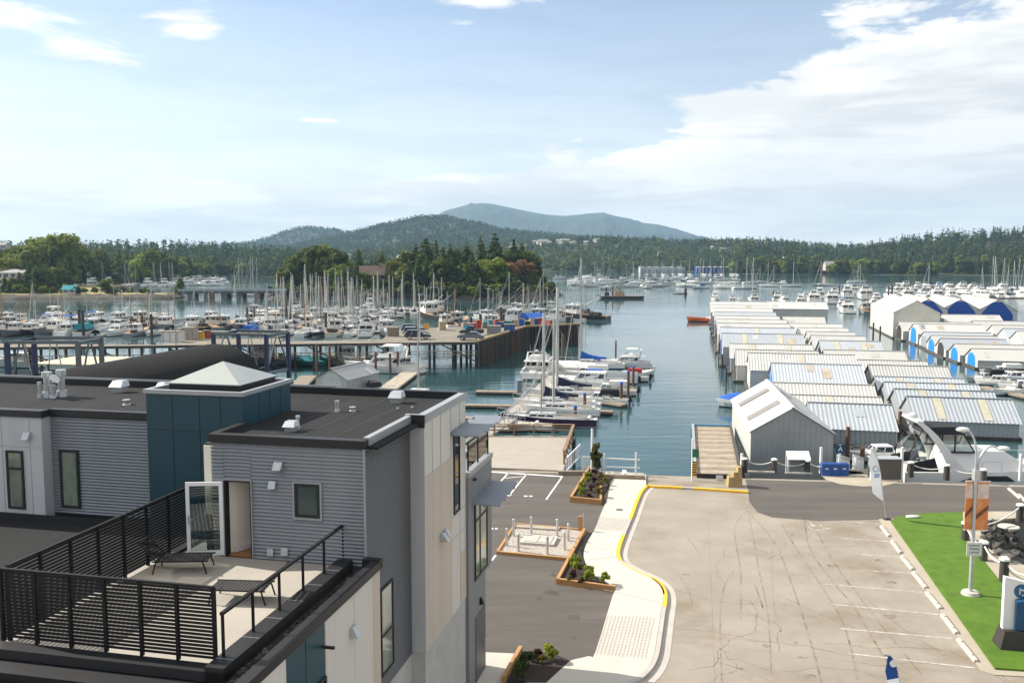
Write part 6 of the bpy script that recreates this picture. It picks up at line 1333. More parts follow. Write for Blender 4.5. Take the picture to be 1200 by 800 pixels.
# ---- big cruiser at the quay on the right
PROTO['big'] = None
t = thing('express_cruiser', 'large white express cruiser with black canopy and sweeping radar arch at the quay', 'motor boat', (36.4, 67.0, WL), R(-94))
mb, sh = hull_mb(13.5, 4.3, 2.55, 3.15, .6, .92, 2.5, .08); mb.build('hull', [M['gel'], M['blackh'], M['gel'], M['gel']], t)
TZ = Matrix.Translation((0, 0, .8))
mb = MB(TZ); P = (-3.6, 3.0, 1.75, 1.35, 1.9, 3.35, 2.2, .2); house(mb, *P); c = mb.build('cabin', M['gel'], t)
for s in (-1, 1):
    mb = MB(TZ); rings = []
    for f, y, z, w in ((0, -2.9, 1.9, 1.5), (.15, -3.3, 2.6, .95), (.3, -3.65, 3.2, .72), (.5, -4.1, 3.9, .62), (.7, -4.65, 4.6, .56), (.85, -5.2, 5.15, .52), (1, -5.7, 5.55, .5)): x = s * (1.85 - .35 * f); rings.append([(x - .09, y - w / 2, z), (x + .09, y - w / 2, z), (x + .09, y + w / 2, z), (x - .09, y + w / 2, z)])
    mb.loft(rings, 0, True, False); mb.build('radar_arch', M['gel'], t)
mb = MB(TZ); mb.box(-1.55, 1.55, -5.85, -5.35, 5.5, 5.66); a_ = mb.build('arch_top', M['gel'], t); mb = MB(TZ); mb.ball((0, -5.6, 5.85), .36, .36, .2); mb.build('radar_dome', M['gel'], a_)
mb = MB(TZ); house(mb, -5.1, -2.3, 1.5, 1.3, 4.6, 5.15, .5, .25); mb.build('canopy', M['cblack'], t)
for s in (-1, 1):
    mb = MB(TZ); [mb.bar((s * 1.5, y0, 3.25), (s * 1.42, y1, 4.75), .08) for y0, y1 in ((-3.9, -3.9), (-3.0, -2.95), (-1.5, -2.4))]; mb.bar((s * 1.5, -4.1, 3.3), (s * 1.5, -1.5, 3.3), .1); mb.build('window_frame', M['cblack'], t); mb = MB(TZ); mb.tube([(s * 1.5, -6.3, 2.2), (s * 1.45, -6.2, 3.3), (s * 1.3, -5.3, 5.0)], .04, 6); mb.build('curtain_frame', M['cblack'], t)
    mb = MB(TZ); mb.add([(s * 1.49, -3.9, 3.3), (s * 1.49, -1.5, 3.3), (s * 1.41, -2.4, 4.62), (s * 1.42, -3.9, 4.62)], [(0, 1, 2, 3)]); mb.add([(s * 1.6, -6.3, 2.4), (s * 1.5, -4.3, 2.9), (s * 1.45, -5.0, 4.3), (s * 1.45, -6.2, 3.3)], [(0, 1, 2, 3)]); mb.build('clear_curtain', M['clear'], t)
    mb = MB(TZ); mb.add([(s * 2.16, -2.8, 1.25), (s * 2.17, 1.2, 1.3), (s * 2.16, .6, 1.7), (s * 2.15, -1.6, 1.66)], [(0, 1, 2, 3)]); mb.build('hull_window', M['smoked'], t)
    mb = MB(TZ); mb.add([(s * 1.82, -6.6, 1.85), (s * 1.82, -4.2, 1.85), (s * 1.72, -4.5, 2.9), (s * 1.72, -6.5, 2.4)], [(0, 1, 2, 3)]); mb.build('cockpit_lining', M['cblack'], t)
mb = MB(TZ); mb.add([(-1.4, -1.45, 3.3), (1.4, -1.45, 3.3), (1.25, -2.4, 4.62), (-1.25, -2.4, 4.62)], [(0, 1, 2, 3)]); mb.build('windscreen', M['clear'], t)
mb = MB(TZ); [mb.ball((x, -6.9, 1.2), .45, .4, .5) for x in (1.2,)]; mb.build('tender_cover', M['cwhite'], t)
pulpit(sh, .45, 1, .75, M['steel'], t, r=.022)
mb = MB(TZ); mb.box(-1.9, 1.9, -7.8, -6.7, -.4, -.28); mb.build('swim_platform', M['gel'], t)
PROTO['cud'] = lambda: mk_runabout(7.5, 2.6, canvas=None)
boat('cud', at(1043, 552, WL) + Vector((1.5, 4, 0)), R(92), 'white cuddy boat moored behind the grey kiosk')
boat('rb', Vector((42.5, 72.5, WL)), R(-80), 'small motorboat with bright blue canopy behind the express cruiser', None, False, 1.0)
# right edge: small boats in the fairway
for key, px, py, rz, lab in [('rk', 1158, 448, 100, 'small motorboat with black canopy tied at the right fairway'), ('rw', 1178, 440, 80, 'white canopied motorboat at the right fairway'), ('rg', 1172, 452, 60, 'open motorboat nose out at the right fairway'), ('cud', 1192, 447, 95, 'white cuddy boat at the right picture edge'), ('rg1', 1180, 462, 120, 'bare dinghy with black outboard near the right edge'), ('rk', 1203, 458, 70, 'black canopied motorboat cut by the right picture edge')]:
    boat(key, by(px, py), R(rz), lab, 'small boats at the right fairway')
dock('floating_dock', 'weathered float with small boats at the right fairway', by(1150, 456), by(1215, 470), 1.6, m='oldwood')
# ------------------------------------------------------------------ boathouses
M.update(
    rgalv=mat('galvanised_roof', (.44, .47, .50), .4, .07, .5, metal=.25, rand=.10), rwhite=mat('white_metal_roof', (.49, .478, .45), .45, .06, .6, rand=.07, dirt=(.46, .44, .39), dscale=.3, damt=.5), rgrey=mat('weathered_roof', (.45, .45, .43), .5, .09, .5, rand=.08, dirt=(.34, .33, .29), dscale=.3, damt=.5),
    rpatch=mat('dull_patch_sheet', (.38, .385, .38), .55, .12, .8), rrust=mat('stained_sheet', (.42, .37, .29), .6, .2, .8, dirt=(.30, .19, .10), dscale=1, damt=.5),
    wgalv=mat('metal_siding', (.36, .37, .375), .45, .10, .5, metal=.25, rand=.10), wwhite=mat('white_siding', (.52, .51, .48), .55, .08, .5, rand=.08), wbeige=mat('pale_siding', (.58, .55, .48), .6, .08, .5), skyl=mat('fibreglass_panel', (.47, .44, .34), .5, .15, 1.2), skylgrey=mat('grey_skylight', (.22, .20, .18), .5, .1, 1.2),
    dblue=mat('door_blue', (.01, .20, .62), .6, .12, 1), dnavy=mat('door_navy', (.012, .05, .26), .6, .12, 1), ddark=mat('door_dark', (.03, .025, .025), .8, .2, 1), dgrey=mat('door_grey', (.26, .28, .30), .6, .1, 1), dwhite=mat('door_white', (.66, .65, .62), .6, .08, 1), dtan=mat('door_tan', (.46, .38, .27), .7, .1, 1), droyal=mat('door_royal', (.006, .075, .36), .6, .1, 1))
def ribbed(mb, p0, du, dv, L, Wd, pitch, amp, mi=0, st=4):
    """ribbed sheet: ribs run along dv, repeat along du"""
    n = max(2, int(L / pitch)) * st; up = du.cross(dv).normalized(); up = up if up.z > -.2 else -up; vs = []
    for i in range(n + 1):
        o = p0 + du * (L * i / n) + up * (amp * (1 if (i % st) in (0, 1) else -1))
        vs += [o, o + dv * Wd]
    fl = du.cross(dv).dot(up) < 0
    fs = [(2 * i, 2 * i + 2, 2 * i + 3, 2 * i + 1) for i in range(n)]
    mb.add(vs, [f[::-1] for f in fs] if fl else fs, mi)
def boathouse(loc, rz, L, w, zr, ze, label, roof='rgalv', wall='wgalv', door=None, side=-1, sky=0, group='floating boathouses', ordn=True, skym='skyl', gable=None, pitch=.4, octo=False):
    """ridge along local x, heights above the water"""
    t = thing('boathouse', label, 'boathouse', (loc[0], loc[1], WL), rz, group, ordn); X = L / 2
    prof = [(-w, .3), (w, .3), (w, ze), (0, zr), (-w, ze)]
    mb = MB()
    for s in (-1, 1): mb.add([(s * X, y, z) for y, z in prof], [(0, 1, 2, 3, 4)], 1)
    b0 = len(mb.v)
    for s in (-1, 1): ribbed(mb, Vector((-X, s * w, .3)), Vector((1, 0, 0)), Vector((0, 0, 1)), L, ze - .3, .45, .03, 0)
    mb.build('wall', [M[wall], M[gable or wall]], t)
    if gable:
        for s in (-1, 1):
            mb = MB(); n = int(2 * w / .42)
            for i in range(n + 1): y = -w + .05 + (2 * w - .1) * i / n; mb.box(s * X - .025, s * X + .025, y - .03, y + .03, .3, zr - (zr - ze) * abs(y) / w - .08)
            mb.box(s * X - .03, s * X + .03, -w, w, ze - .12, ze - .06); rb_ = mb.build('gable_rib', M[gable], t)
    mb = MB(); ov = .22; sl = Vector((0, w, ze - zr)); sl = sl * (1 + ov / w)
    for s in (-1, 1): ribbed(mb, Vector((-X - ov, 0, zr + .06)), Vector((1, 0, 0)), Vector((0, s * sl.y, sl.z)).normalized(), L + 2 * ov, sl.length, pitch, .018 if math.hypot(*loc[:2]) < 150 else .008, 0)
    mb.bar((-X - ov, 0, zr + .10), (X + ov, 0, zr + .10), .3, .05, 0); R_ = mb.build('roof', M[roof], t)
    for k in range(rnd.choice([1, 2, 3, 3])):
        s = rnd.choice((-1, 1)); x = rnd.uniform(-X + .8, X - 1.6); f0 = rnd.uniform(.05, .5); f1 = min(.97, f0 + rnd.uniform(.2, .5)); hw = rnd.uniform(.3, .8); a = Vector((0, s * sl.y, sl.z)); nn = Vector((0, s * -sl.z, abs(sl.y))).normalized() * .032
        q = [Vector((x - hw, 0, zr + .06)) + a * f0 + nn, Vector((x + hw, 0, zr + .06)) + a * f0 + nn, Vector((x + hw, 0, zr + .06)) + a * f1 + nn, Vector((x - hw, 0, zr + .06)) + a * f1 + nn]
        mb = MB(); mb.add(q if s < 0 else q[::-1], [(3, 2, 1, 0)]); mb.build('patched_sheet', M[rnd.choice(['rgrey', 'rgalv', 'rpatch', 'rrust'])], R_)
    if sky:
        for k in range(sky):
            x = -X + L * (k + .62) / (sky + .25); mb = MB()
            for s in ((-1, 1) if skym == 'skyl' else (1,)):
                a = Vector((0, s * sl.y, sl.z)); nn = Vector((0, s * -sl.z, abs(sl.y))).normalized() * .05
                f0, f1, hw = (.06, .92, .42) if skym == 'skyl' else (.12, .88, .85)
                q = [Vector((x - hw, 0, zr + .06)) + a * f0 + nn, Vector((x + hw, 0, zr + .06)) + a * f0 + nn, Vector((x + hw, 0, zr + .06)) + a * f1 + nn, Vector((x - hw, 0, zr + .06)) + a * f1 + nn]
                mb.add(q if s < 0 else q[::-1], [(3, 2, 1, 0)])
            mb.build('skylight', M[skym], R_)
    if door:
        for sd in ((side,) if side else (-1, 1)):
            x = sd * (X + .03); dw = w * .74; mb = MB()
            top = ze + (zr - ze) * .30
            dz_ = ze * .62; hz_ = (ze + (zr - ze) * .62) - dz_
            pts = [(-dw * .86, .35), (dw * .86, .35)] + [(dw * .86 * math.cos(a * math.pi / 10), dz_ + hz_ * math.sin(a * math.pi / 10) ** .8) for a in range(0, 11)] if not octo else [(-dw * 1.02, .35), (dw * 1.02, .35), (dw * 1.1, ze * .78), (dw * .9, ze * 1.0), (dw * .32, zr * .93), (-dw * .32, zr * .93), (-dw * .9, ze * 1.0), (-dw * 1.1, ze * .78)]
            mb.add([(x, y, z) for y, z in pts] + [(x - sd * .05, y, z) for y, z in pts], [tuple(range(len(pts)))] + [(i, (i + 1) % len(pts), len(pts) + (i + 1) % len(pts), len(pts) + i) for i in range(len(pts))]); mb.build('door_curtain', M[door], t)
    mb = MB(); mb.box(-X - .5, X + .3, -w - .25, w + .25, -.35, .32); mb.build('float', M['wetwood'], t)
    return t
def bh_px(xl, xr, y, Y, w, label, zbelow=1.9, **k):
    a = atY(xl, y, Y); U0 = (a.x * math.cos(TH) - a.y * math.sin(TH), a.x * math.sin(TH) + a.y * math.cos(TH))
    # right end: same v line
    lo, hi = U0[0], U0[0] + 60
    for _ in range(40):
        m = (lo + hi) / 2; q = uv(m, U0[1]); lo, hi = (m, hi) if pxof(Vector((q.x, q.y, a.z))) < xr else (lo, m)
    L = lo - U0[0]; c = uv((U0[0] + lo) / 2, U0[1]); zr = a.z - WL
    return boathouse((c.x, c.y), -TH, L, w, zr, max(zr - zbelow, 1.6), label, **k)
BL = {'rgalv': 'ribbed grey boathouses', 'rwhite': 'white roofed boathouses', 'rgrey': 'weathered pale boathouses'}
def lab(r, where): return BL[r] + ' ' + where
# nearest one, ridge pointing away from the quay
boathouse((23.7, 78.2), R(81.1), 16.4, 3.2, 4.1 - WL, 2.15 - WL, 'nearest white boathouse, its grey gable facing the quay', roof='rwhite', wall='wwhite', gable='wgalv', sky=2, skym='skylgrey', ordn=False, pitch=3.5)
LC = 'in the left column by the channel'
doors = ['dnavy', 'dwhite', 'dtan', 'droyal', 'dwhite', 'ddark', 'dnavy', 'dwhite']
for i, (xl, xr, y, Y, w, r, s) in enumerate([(948, 1042, 471.5, 91, 3.9, 'rgalv', 0), (915, 1030, 462, 99.5, 3.9, 'rwhite', 1), (900, 1022, 448, 108, 4.0, 'rwhite', 0), (905, 1008, 425.5, 117, 4.6, 'rgalv', 0), (878, 1000, 413.5, 127.5, 4.6, 'rgrey', 1), (863, 957, 409.5, 137, 4.3, 'rwhite', 1), (856, 950, 402.5, 146.5, 4.5, 'rgrey', 2), (847, 940, 390.5, 157, 5.0, 'rgalv', 2), (845, 930, 383.5, 168, 5, 'rgalv', 1), (842, 924, 378.5, 179, 5, 'rwhite', 0), (841, 920, 374, 190, 5, 'rgrey', 0), (840, 912, 370, 201, 5, 'rwhite', 1), (838, 908, 365.5, 213, 5.3, 'rgalv', 0), (836, 904, 361, 226, 5.6, 'rwhite', 0), (834, 900, 357.5, 240, 6, 'rwhite', 0), (833, 897, 353.5, 256, 7, 'rwhite', 0)]):
    bh_px(xl, xr, y, Y, w, lab(r, LC), 1.9 if i < 10 else 1.6, roof=r, wall='wgalv' if r == 'rgalv' else 'wwhite', door=doors[i % 8] if i > 3 else ('dblue' if i in (2, 3) else 'dgrey'), sky=s)
RC = 'in the middle column'
for i, (xl, xr, y, Y, w, r, s) in enumerate([(1064, 1183, 464.5, 95, 3.35, 'rgalv', 2), (1049, 1162, 455.5, 102, 3.3, 'rgalv', 2), (1037, 1144, 447.5, 109, 3.3, 'rgalv', 2), (1026, 1126, 441, 116, 3.3, 'rgalv', 2), (1019, 1108, 427.5, 123.5, 3.9, 'rgrey', 0), (1002, 1084, 421.5, 132, 4, 'rwhite', 0), (966, 1058, 410, 142, 4.6, 'rwhite', 0), (961, 1030, 399, 153, 4.6, 'rgalv', 2), (951, 1012, 393, 164, 5, 'rgrey', 0), (946, 1000, 388.5, 175, 5, 'rwhite', 0), (936, 992, 384, 187, 5, 'rwhite', 0), (924, 985, 379, 199, 5.2, 'rwhite', 1), (918, 965, 371, 212, 5.6, 'rwhite', 0)]):
    bh_px(xl, xr, y, Y, w, lab(r, RC), 1.9, roof=r, wall='wgalv' if r == 'rgalv' else 'wwhite', door='dgrey' if i < 5 else 'dwhite', side=1, sky=s)
bh_px(899, 967, 353.5, 250, 6.5, 'broad white boathouse with pale front wall at the far end of the middle column', 1.6, roof='rwhite', wall='wwhite', door='dgrey', side=1, ordn=False)
TC = 'in the right hand column'
dd = ['dblue', 'dblue', 'ddark', 'dblue', 'dgrey', 'dblue', 'ddark', 'dnavy', 'dtan', 'dnavy', 'dnavy']
for i, (xl, xr, y, Y, w, r) in enumerate([(1139, 1240, 408.5, 152, 3.7, 'rwhite'), (1119, 1204, 403, 160, 3.7, 'rwhite'), (1103, 1178, 396.5, 168, 3.8, 'rgalv'), (1092, 1168, 393, 176, 3.8, 'rwhite'), (1083, 1160, 389, 184.5, 4, 'rgalv'), (1071, 1150, 379.5, 194, 4.4, 'rwhite'), (1054, 1140, 377, 204, 4.4, 'rgrey')]):
    bh_px(xl, xr, y, Y, w, lab(r, TC), 1.8, roof=r, wall='wwhite', door=dd[i], sky=0)
for i, (xl, xr, y, Y, w, r) in enumerate([(1192, 1260, 388, 172, 4, 'rwhite'), (1176, 1250, 385, 182, 4, 'rgalv'), (1163, 1250, 381, 192, 4.2, 'rwhite'), (1140, 1230, 376, 203, 4.4, 'rgrey'), (1104, 1170, 368.5, 214, 4.6, 'rwhite')]):
    bh_px(xl, xr, y, Y, w, lab(r, 'at the right picture edge behind'), 1.8, roof=r, wall='wwhite', door='dwhite', side=1)
def big(px, py, Y, w, zr, ze, L, door, label):
    a = atY(px, py, Y); d = Vector((math.sin(R(14)), math.cos(R(14)), 0)); c = a + d * (L / 2)
    boathouse((c.x, c.y), R(90 - 14), L, w, zr - WL, ze - WL, label, roof='rwhite', wall='wwhite', gable='wbeige' if not door else 'wwhite', door=door, side=-1, octo=True, pitch=2.2, ordn=False, group='tall white boat sheds')
big(1075, 352, 206, 5.0, 6.3, 3.5, 36, None, 'tall white boat shed with a closed beige gable')
big(1088, 350.5, 224, 4.6, 5.9, 3.2, 30, 'droyal', 'tall white boat shed with blue front half hidden by the beige gable')
big(1126, 351, 226, 4.6, 5.7, 3.1, 30, 'droyal', 'tall white boat shed with royal blue front, middle of the blue fronted ones')
big(1169, 352, 224, 4.6, 5.6, 2.9, 30, 'droyal', 'tall white boat shed with royal blue front, rightmost of the blue fronted ones')
for px, pb, pt in [(1023, 398, 378), (1031, 401, 382)]: p = by(px, pb); pile(p, atY(px, pt, p.y).z, 'dark piles by the tall beige gabled boat shed', 'dark piles', None, .22, 'wetwood')
for px, pt, Y, l in [(994, 500, 80, 'brown pile behind the letter A sign'), (1055, 482, 92, 'brown pile between two ribbed boathouses'), (1011, 524, 76, 'dark pile behind the white gangway')]:
    p = atY(px, pt, Y); t = pile((p.x, p.y), p.z, l, None, None, .22); PENDING.pop(); t['label'] = l
for i, Y in enumerate((132, 150, 170, 192, 216, 236)):
    p = uv(2.8 - i * .35, Y * 1.03); pile(p, -.2, 'dark piles at the doors of the left boathouse column', 'channel piles', None, .16, 'wetwood')
boat('kb', by(868, 478) + Vector((1.2, 0, 0)), R(75), 'boat under bright blue cover nosing out of the nearest boathouse gap', None, False, 1.0)
boat('kw', by(836, 377), R(10), 'white boat moored at the far channel corner of the boathouses', None, False, .8)
t = boat('rg1', by(823, 377), R(80), 'small orange workboat moored at the channel side of the boathouses', None, False, 1.5)
for o in t.children:
    if o.name.startswith('hull'): me = o.data.copy(); o.data = me; me.materials[0] = M['orange']; me.materials[2] = M['redp']
t = thing('gangway', 'white trussed gangway leading down to the boathouse floats', 'gangway', wp(993, 553)); O = wp(993, 553); a = Vector((0, .5, .1)); b = Vector((4.2, 9, WL + .5)); mb = MB(); mb.bar(a, b, 1.2, .1); mb.build('ramp', M['deckwood'], t)
for s in (-.6, .6):
    mb = MB(); o = Vector((s, 0, 0)); mb.bar(a + o + Vector((0, 0, 1.1)), b + o + Vector((0, 0, 1.1)), .1)
    for k in range(9): q = a.lerp(b, k / 8) + o; mb.bar(q, q + Vector((0, 0, 1.1)), .07)
    for k in range(8): mb.bar(a.lerp(b, k / 8) + o, a.lerp(b, (k + 1) / 8) + o + Vector((0, 0, 1.1)), .05)
    mb.build('side_truss', M['whitep'], t)
dock('floating_dock', 'long float along the foot of the nearest boathouses', Vector((20, 72, 0)), Vector((48, 79, 0)), 2.0)
# ------------------------------------------------------------------ the timber wharf
WZ = 1.75
p0 = at(559, 400.5, WZ); p1 = at(616, 383, WZ); p2 = at(680, 380, WZ)
wf = thing('timber_wharf', 'long dark piled timber wharf with trestle and parked cars', 'wharf', (p0.x, p0.y, WL)); O = Vector((p0.x, p0.y, WL))
q2 = at(680, 377.8, WZ); q1 = at(608, 380.3, WZ); qb = at(470, 385.5, WZ); qa = at(452, 394, WZ); lf = at(-60, 407.5, WZ); lb = at(-60, 402, WZ); ta = at(330, 396.5, WZ); tb = at(330, 400, WZ); tc = at(196, 401, WZ); td = at(190, 404, WZ)
mb = MB(); mb.prism([(p.x - O.x, p.y - O.y) for p in (lf, p0, p1, p2, q2, q1, qb, qa, at(448, 397.5, WZ), tb, ta, at(200, 397.5, WZ), td, lb)], WZ - WL - .45, WZ - WL, 0, 1); mb.build('deck', [mat('wharf_deck', (.20, .175, .14), .9, .25, .3, .2, 6, world=True, dirt=(.15, .125, .095), dscale=.2, damt=.7), M['wetwood']], wf)
mb = MB(); H = WZ - WL
for a, b in ((p0, p1), (p1, p2)): mb.bar(a - O + Vector((0, 0, H + .17 - a.z + WL)), b - O + Vector((0, 0, H + .17 - b.z + WL)), .35, .32)
mb.build('edge_kerb', mat('ochre_timber', (.40, .29, .13), .8, .2, 2), wf)
mb = MB(); a = qb.lerp(q1, .15); mb.bar(a - O + Vector((0, 0, WL + .15)), q1 - O + Vector((0, 0, WL + .15)), .3, .3); mb.build('yellow_kerb', M['yellow'], wf)
mb = MB(); a = p1 - O; b = p2 - O; mb.add([(a.x + .3, a.y + .8, -2), (b.x - .3, b.y + .8, -2), (b.x - .3, b.y + .8, H - .5), (a.x + .3, a.y + .8, H - .5), (a.x + .3, a.y + 1.1, -2), (b.x - .3, b.y + 1.1, -2), (b.x - .3, b.y + 1.1, H - .5), (a.x + .3, a.y + 1.1, H - .5)], [(0, 1, 2, 3), (7, 6, 5, 4), (1, 5, 6, 2), (4, 0, 3, 7), (3, 2, 6, 7)]); mb.build('stub_shade_box', M['wetwood'], wf)  # added dark box standing in for the shade between the stub piles
def wpile(p, r=.2): mb = MB(); q = p - O; mb.cone((q.x, q.y, -3), (q.x, q.y, H - .02), r, r * .95, 7, 0); mb.build('pile', M['wetwood'] if rnd.random() < .8 else M['pilebrown'], wf)
for i in range(27): wpile(p0.lerp(p1, i / 26) + Vector((.28, -.1, 0)), rnd.uniform(.2, .27))
for i in range(17): wpile(p1.lerp(p2, (i + 1) / 17) + Vector((0, -.3, 0)), .24)
for i in range(22):
    c = p0.lerp(lf, i / 21.5)
    for dy in ((.6, 4.5) if i else (0.5,)): wpile(c + Vector((rnd.uniform(-.3, .3), dy, 0)), .24)
for i in range(10): wpile(p0.lerp(p1, .1 + i * .09) + Vector((-3 - (i % 3) * 2, 3, 0)), .24)
for i in range(8): c = p0.lerp(lf, i / 7.5) - O; mb = MB(); mb.bar(Vector((c.x, c.y + .4, .8)), Vector((c.x - 6, c.y + .4, H - .6)), .2); mb.build('cross_brace', M['wetwood'], wf)
mb = MB(); c0 = p0 - O + Vector((0, 0, WL)); c1 = lf - O + Vector((0, 0, WL))
for z in (.55, 1.05): mb.bar(c0 + Vector((0, .1, z)), c1 + Vector((0, .1, z)), .1, .12)
for i in range(61): c = c0.lerp(c1, i / 60); mb.bar(c + Vector((0, .1, 0)), c + Vector((0, .1, 1.05)), .12)
mb.build('guard_rail', M['oldwood'], wf)
# cars on the wharf
def car(loc, rz, paint, label, kind='suv'):
    t = thing('parked_car' if kind != 'pickup' else 'pickup_truck', label, 'car' if kind != 'pickup' else 'truck', loc, rz, 'vehicles parked on the wharf'); m = mat('car_paint_' + paint, dict(blue=(.03, .06, .14), silver=(.42, .44, .46), dark=(.035, .037, .042), grey=(.16, .17, .18), maroon=(.07, .02, .02))[paint], .3, .06, 1, metal=.3, coat=.6)
    prof = [(-2.25, .45), (-2.3, .8), (-2.15, 1.02), (-1.0, 1.05), (.0, 1.05), (1.0, 1.03), (2.1, .92), (2.32, .7), (2.28, .42)]
    mb = MB(); mb.loft([[(x * k, y, z if k > .9 else min(z, 1.0)) for y, z in prof] for x, k in ((-.92, 1), (-.94, 1), (.94, 1), (.92, 1))], 0, True, False); b = mb.build('body', m, t)
    cab = [(-2.1, 1.04), (-1.75, 1.62), (.15, 1.66), (1.05, 1.03)] if kind == 'suv' else ([(-.5, 1.04), (-.4, 1.7), (.55, 1.72), (1.2, 1.03)] if kind == 'pickup' else [(-1.75, 1.04), (-1.0, 1.45), (.15, 1.47), (1.05, 1.03)])
    mb = MB(); r0 = [(-.86, y, z) for y, z in cab]; r1 = [(.86, y, z) for y, z in cab]; r0 = [(x + (.14 if z > 1.2 else 0), y, z) for x, y, z in r0]; r1 = [(x - (.14 if z > 1.2 else 0), y, z) for x, y, z in r1]; mb.loft([r0, r1], 0, True, False); mb.build('cabin_glass', M['smoked'], t)
    mb = MB(); (y0, z0), (y1, z1) = cab[1], cab[2]; mb.box(-.73, .73, y0, y1, max(z0, z1) - .01, max(z0, z1) + .05); mb.build('roof', m, t)
    if kind == 'pickup': mb = MB(); mb.box(-.78, .78, -2.15, -.6, 1.0, 1.06); mb.build('cargo_bed', M['dark'], t)
    for x in (-.86, .86):
        for y in (-1.4, 1.42): mb = MB(); mb.cone((x - .1, y, .34), (x + .1, y, .34), .34, .34, 12); w = mb.build('wheel', M['dark'], t); mb = MB(); s = math.copysign(1, x); mb.cone((x + s * .1, y, .34), (x + s * .115, y, .34), .2, .18, 10); mb.build('rim', M['steel'], w)
    for x in (-.65, .65): mb = MB(); mb.box(x - .18, x + .18, 2.25, 2.335, .68, .82); mb.build('headlight', M['clear'], t)
def wat(px, py): return at(px, py, WZ)
car(wat(489, 397.5), R(-82), 'dark', 'dark car nearest the trestle rail on the wharf'); car(wat(486, 393.5), R(-82), 'silver', 'silver blue car in the middle of the three parked side by side'); car(wat(484, 390), R(-82), 'blue', 'blue car farthest back of the three parked side by side')
car(wat(552, 398.5), R(82), 'grey', 'grey car with silver rear near the wharf corner', 'sedan'); car(wat(553, 392.5), R(88), 'dark', 'dark pickup truck behind the grey car on the wharf', 'pickup')
def crate(px, py, s, m, label, name='wharf_crate', cat='crate'):
    p = wat(px, py); t = thing(name, label, cat, p, R(-8)); mb = MB(); mb.box(-s[0], s[0], -s[1], s[1], 0, s[2]); mb.build('body', m, t); mb = MB(); mb.box(-s[0] - .05, s[0] + .05, -s[1] - .05, s[1] + .05, s[2], s[2] + .1); [mb.box(x - .05, x + .05, -s[1] - .04, -s[1], 0, s[2]) for x in (-s[0] * .8, 0, s[0] * .8)]; mb.build('lid', M['oldwood'], t)
crate(597, 388.5, (1.0, .8, 1.4), M['blue'], 'bright blue skip on the wharf edge'); crate(579, 391, (1.2, 1.0, 1.5), M['cgrey'], 'dark grey bin stack on the wharf beside the blue skip'); crate(499, 386, (.5, .4, 1.1), M['yellow'], 'yellow box on the far side of the wharf'); crate(461, 394, (.9, .7, 1.6), M['oldwood'], 'tan crate beside the parked cars')
crate(203, 400.5, (1.6, 1.0, 1.8), M['offwhite'], 'pale grey container on the trestle widening'); crate(223, 398, (1.1, .9, 2.1), M['deckwood'], 'tan wooden crate stack on the trestle widening'); crate(236, 397, (.5, .5, 1.2), M['yellow'], 'yellow drum box on the trestle widening'); crate(242, 396.5, (.6, .5, 1.4), M['redp'], 'dark red box beside the yellow one on the trestle')
tote = None
for i in range(22):
    px = rnd.uniform(515, 668); py = np.interp(px, [515, 608, 668], [386.5, 382.2, 379.4]) + rnd.uniform(-.5, .4); p = wat(px, py); m = M[rnd.choice(['cgrey', 'oldwood', 'cteal', 'offwhite', 'cblack', 'redp', 'blackh', 'cblue', 'ctan'])]
    t = thing('fish_tote', 'fish totes and gear boxes along the back of the wharf', 'tote', p, rnd.uniform(0, 3), 'fish totes on the wharf', True); s = rnd.uniform(.5, 1.0); h = rnd.uniform(.7, 1.7); mb = MB(); mb.taper(-s, s, -s * .8, s * .8, 0, h, .06, .06, .06, .06); mb.build('body', m, t); mb = MB(); mb.box(-s, s, -s * .8, s * .8, h, h + .1); mb.build('lid', M['oldwood'], t)
def lightpole(p, h, label, m='alu'):
    t = thing('light_pole', label, 'light pole', p, 0, 'light poles'); mb = MB(); mb.cone((0, 0, 0), (0, 0, h), .12, .07, 7); mb.build('pole', M[m], t); mb = MB(); mb.box(-.3, .5, -.12, .12, h, h + .12); mb.build('lamp_head', M['offwhite'], t)
lightpole(wat(572, 391), 8.5, 'light pole on the wharf behind the pickup truck'); lightpole(wat(492, 399.5), 8, 'pale light pole on the trestle rail beside the cars'); lightpole(wat(206, 404), 10, 'white light pole standing on the left trestle'); lightpole(wat(305, 399), 6, 'slim light pole near the blue boat hoist')
for i, (px, pt, pb) in enumerate([(84, 366, 386), (94, 362, 390), (98, 363, 392), (167, 370, 388), (178, 368, 392), (290, 360, 380), (298, 360, 380), (336, 350, 378), (340, 352, 376), (382, 366, 384), (394, 368, 386), (563, 368, 392), (587, 360, 386), (552, 372, 390), (590, 362, 380), (540, 372, 388)]):
    p = by(px, pb + 4); pile(p, atY(px, pt, p.y).z, 'dark stout piles among the boats behind the wharf', 'marina piles', None, .38, 'wetwood')
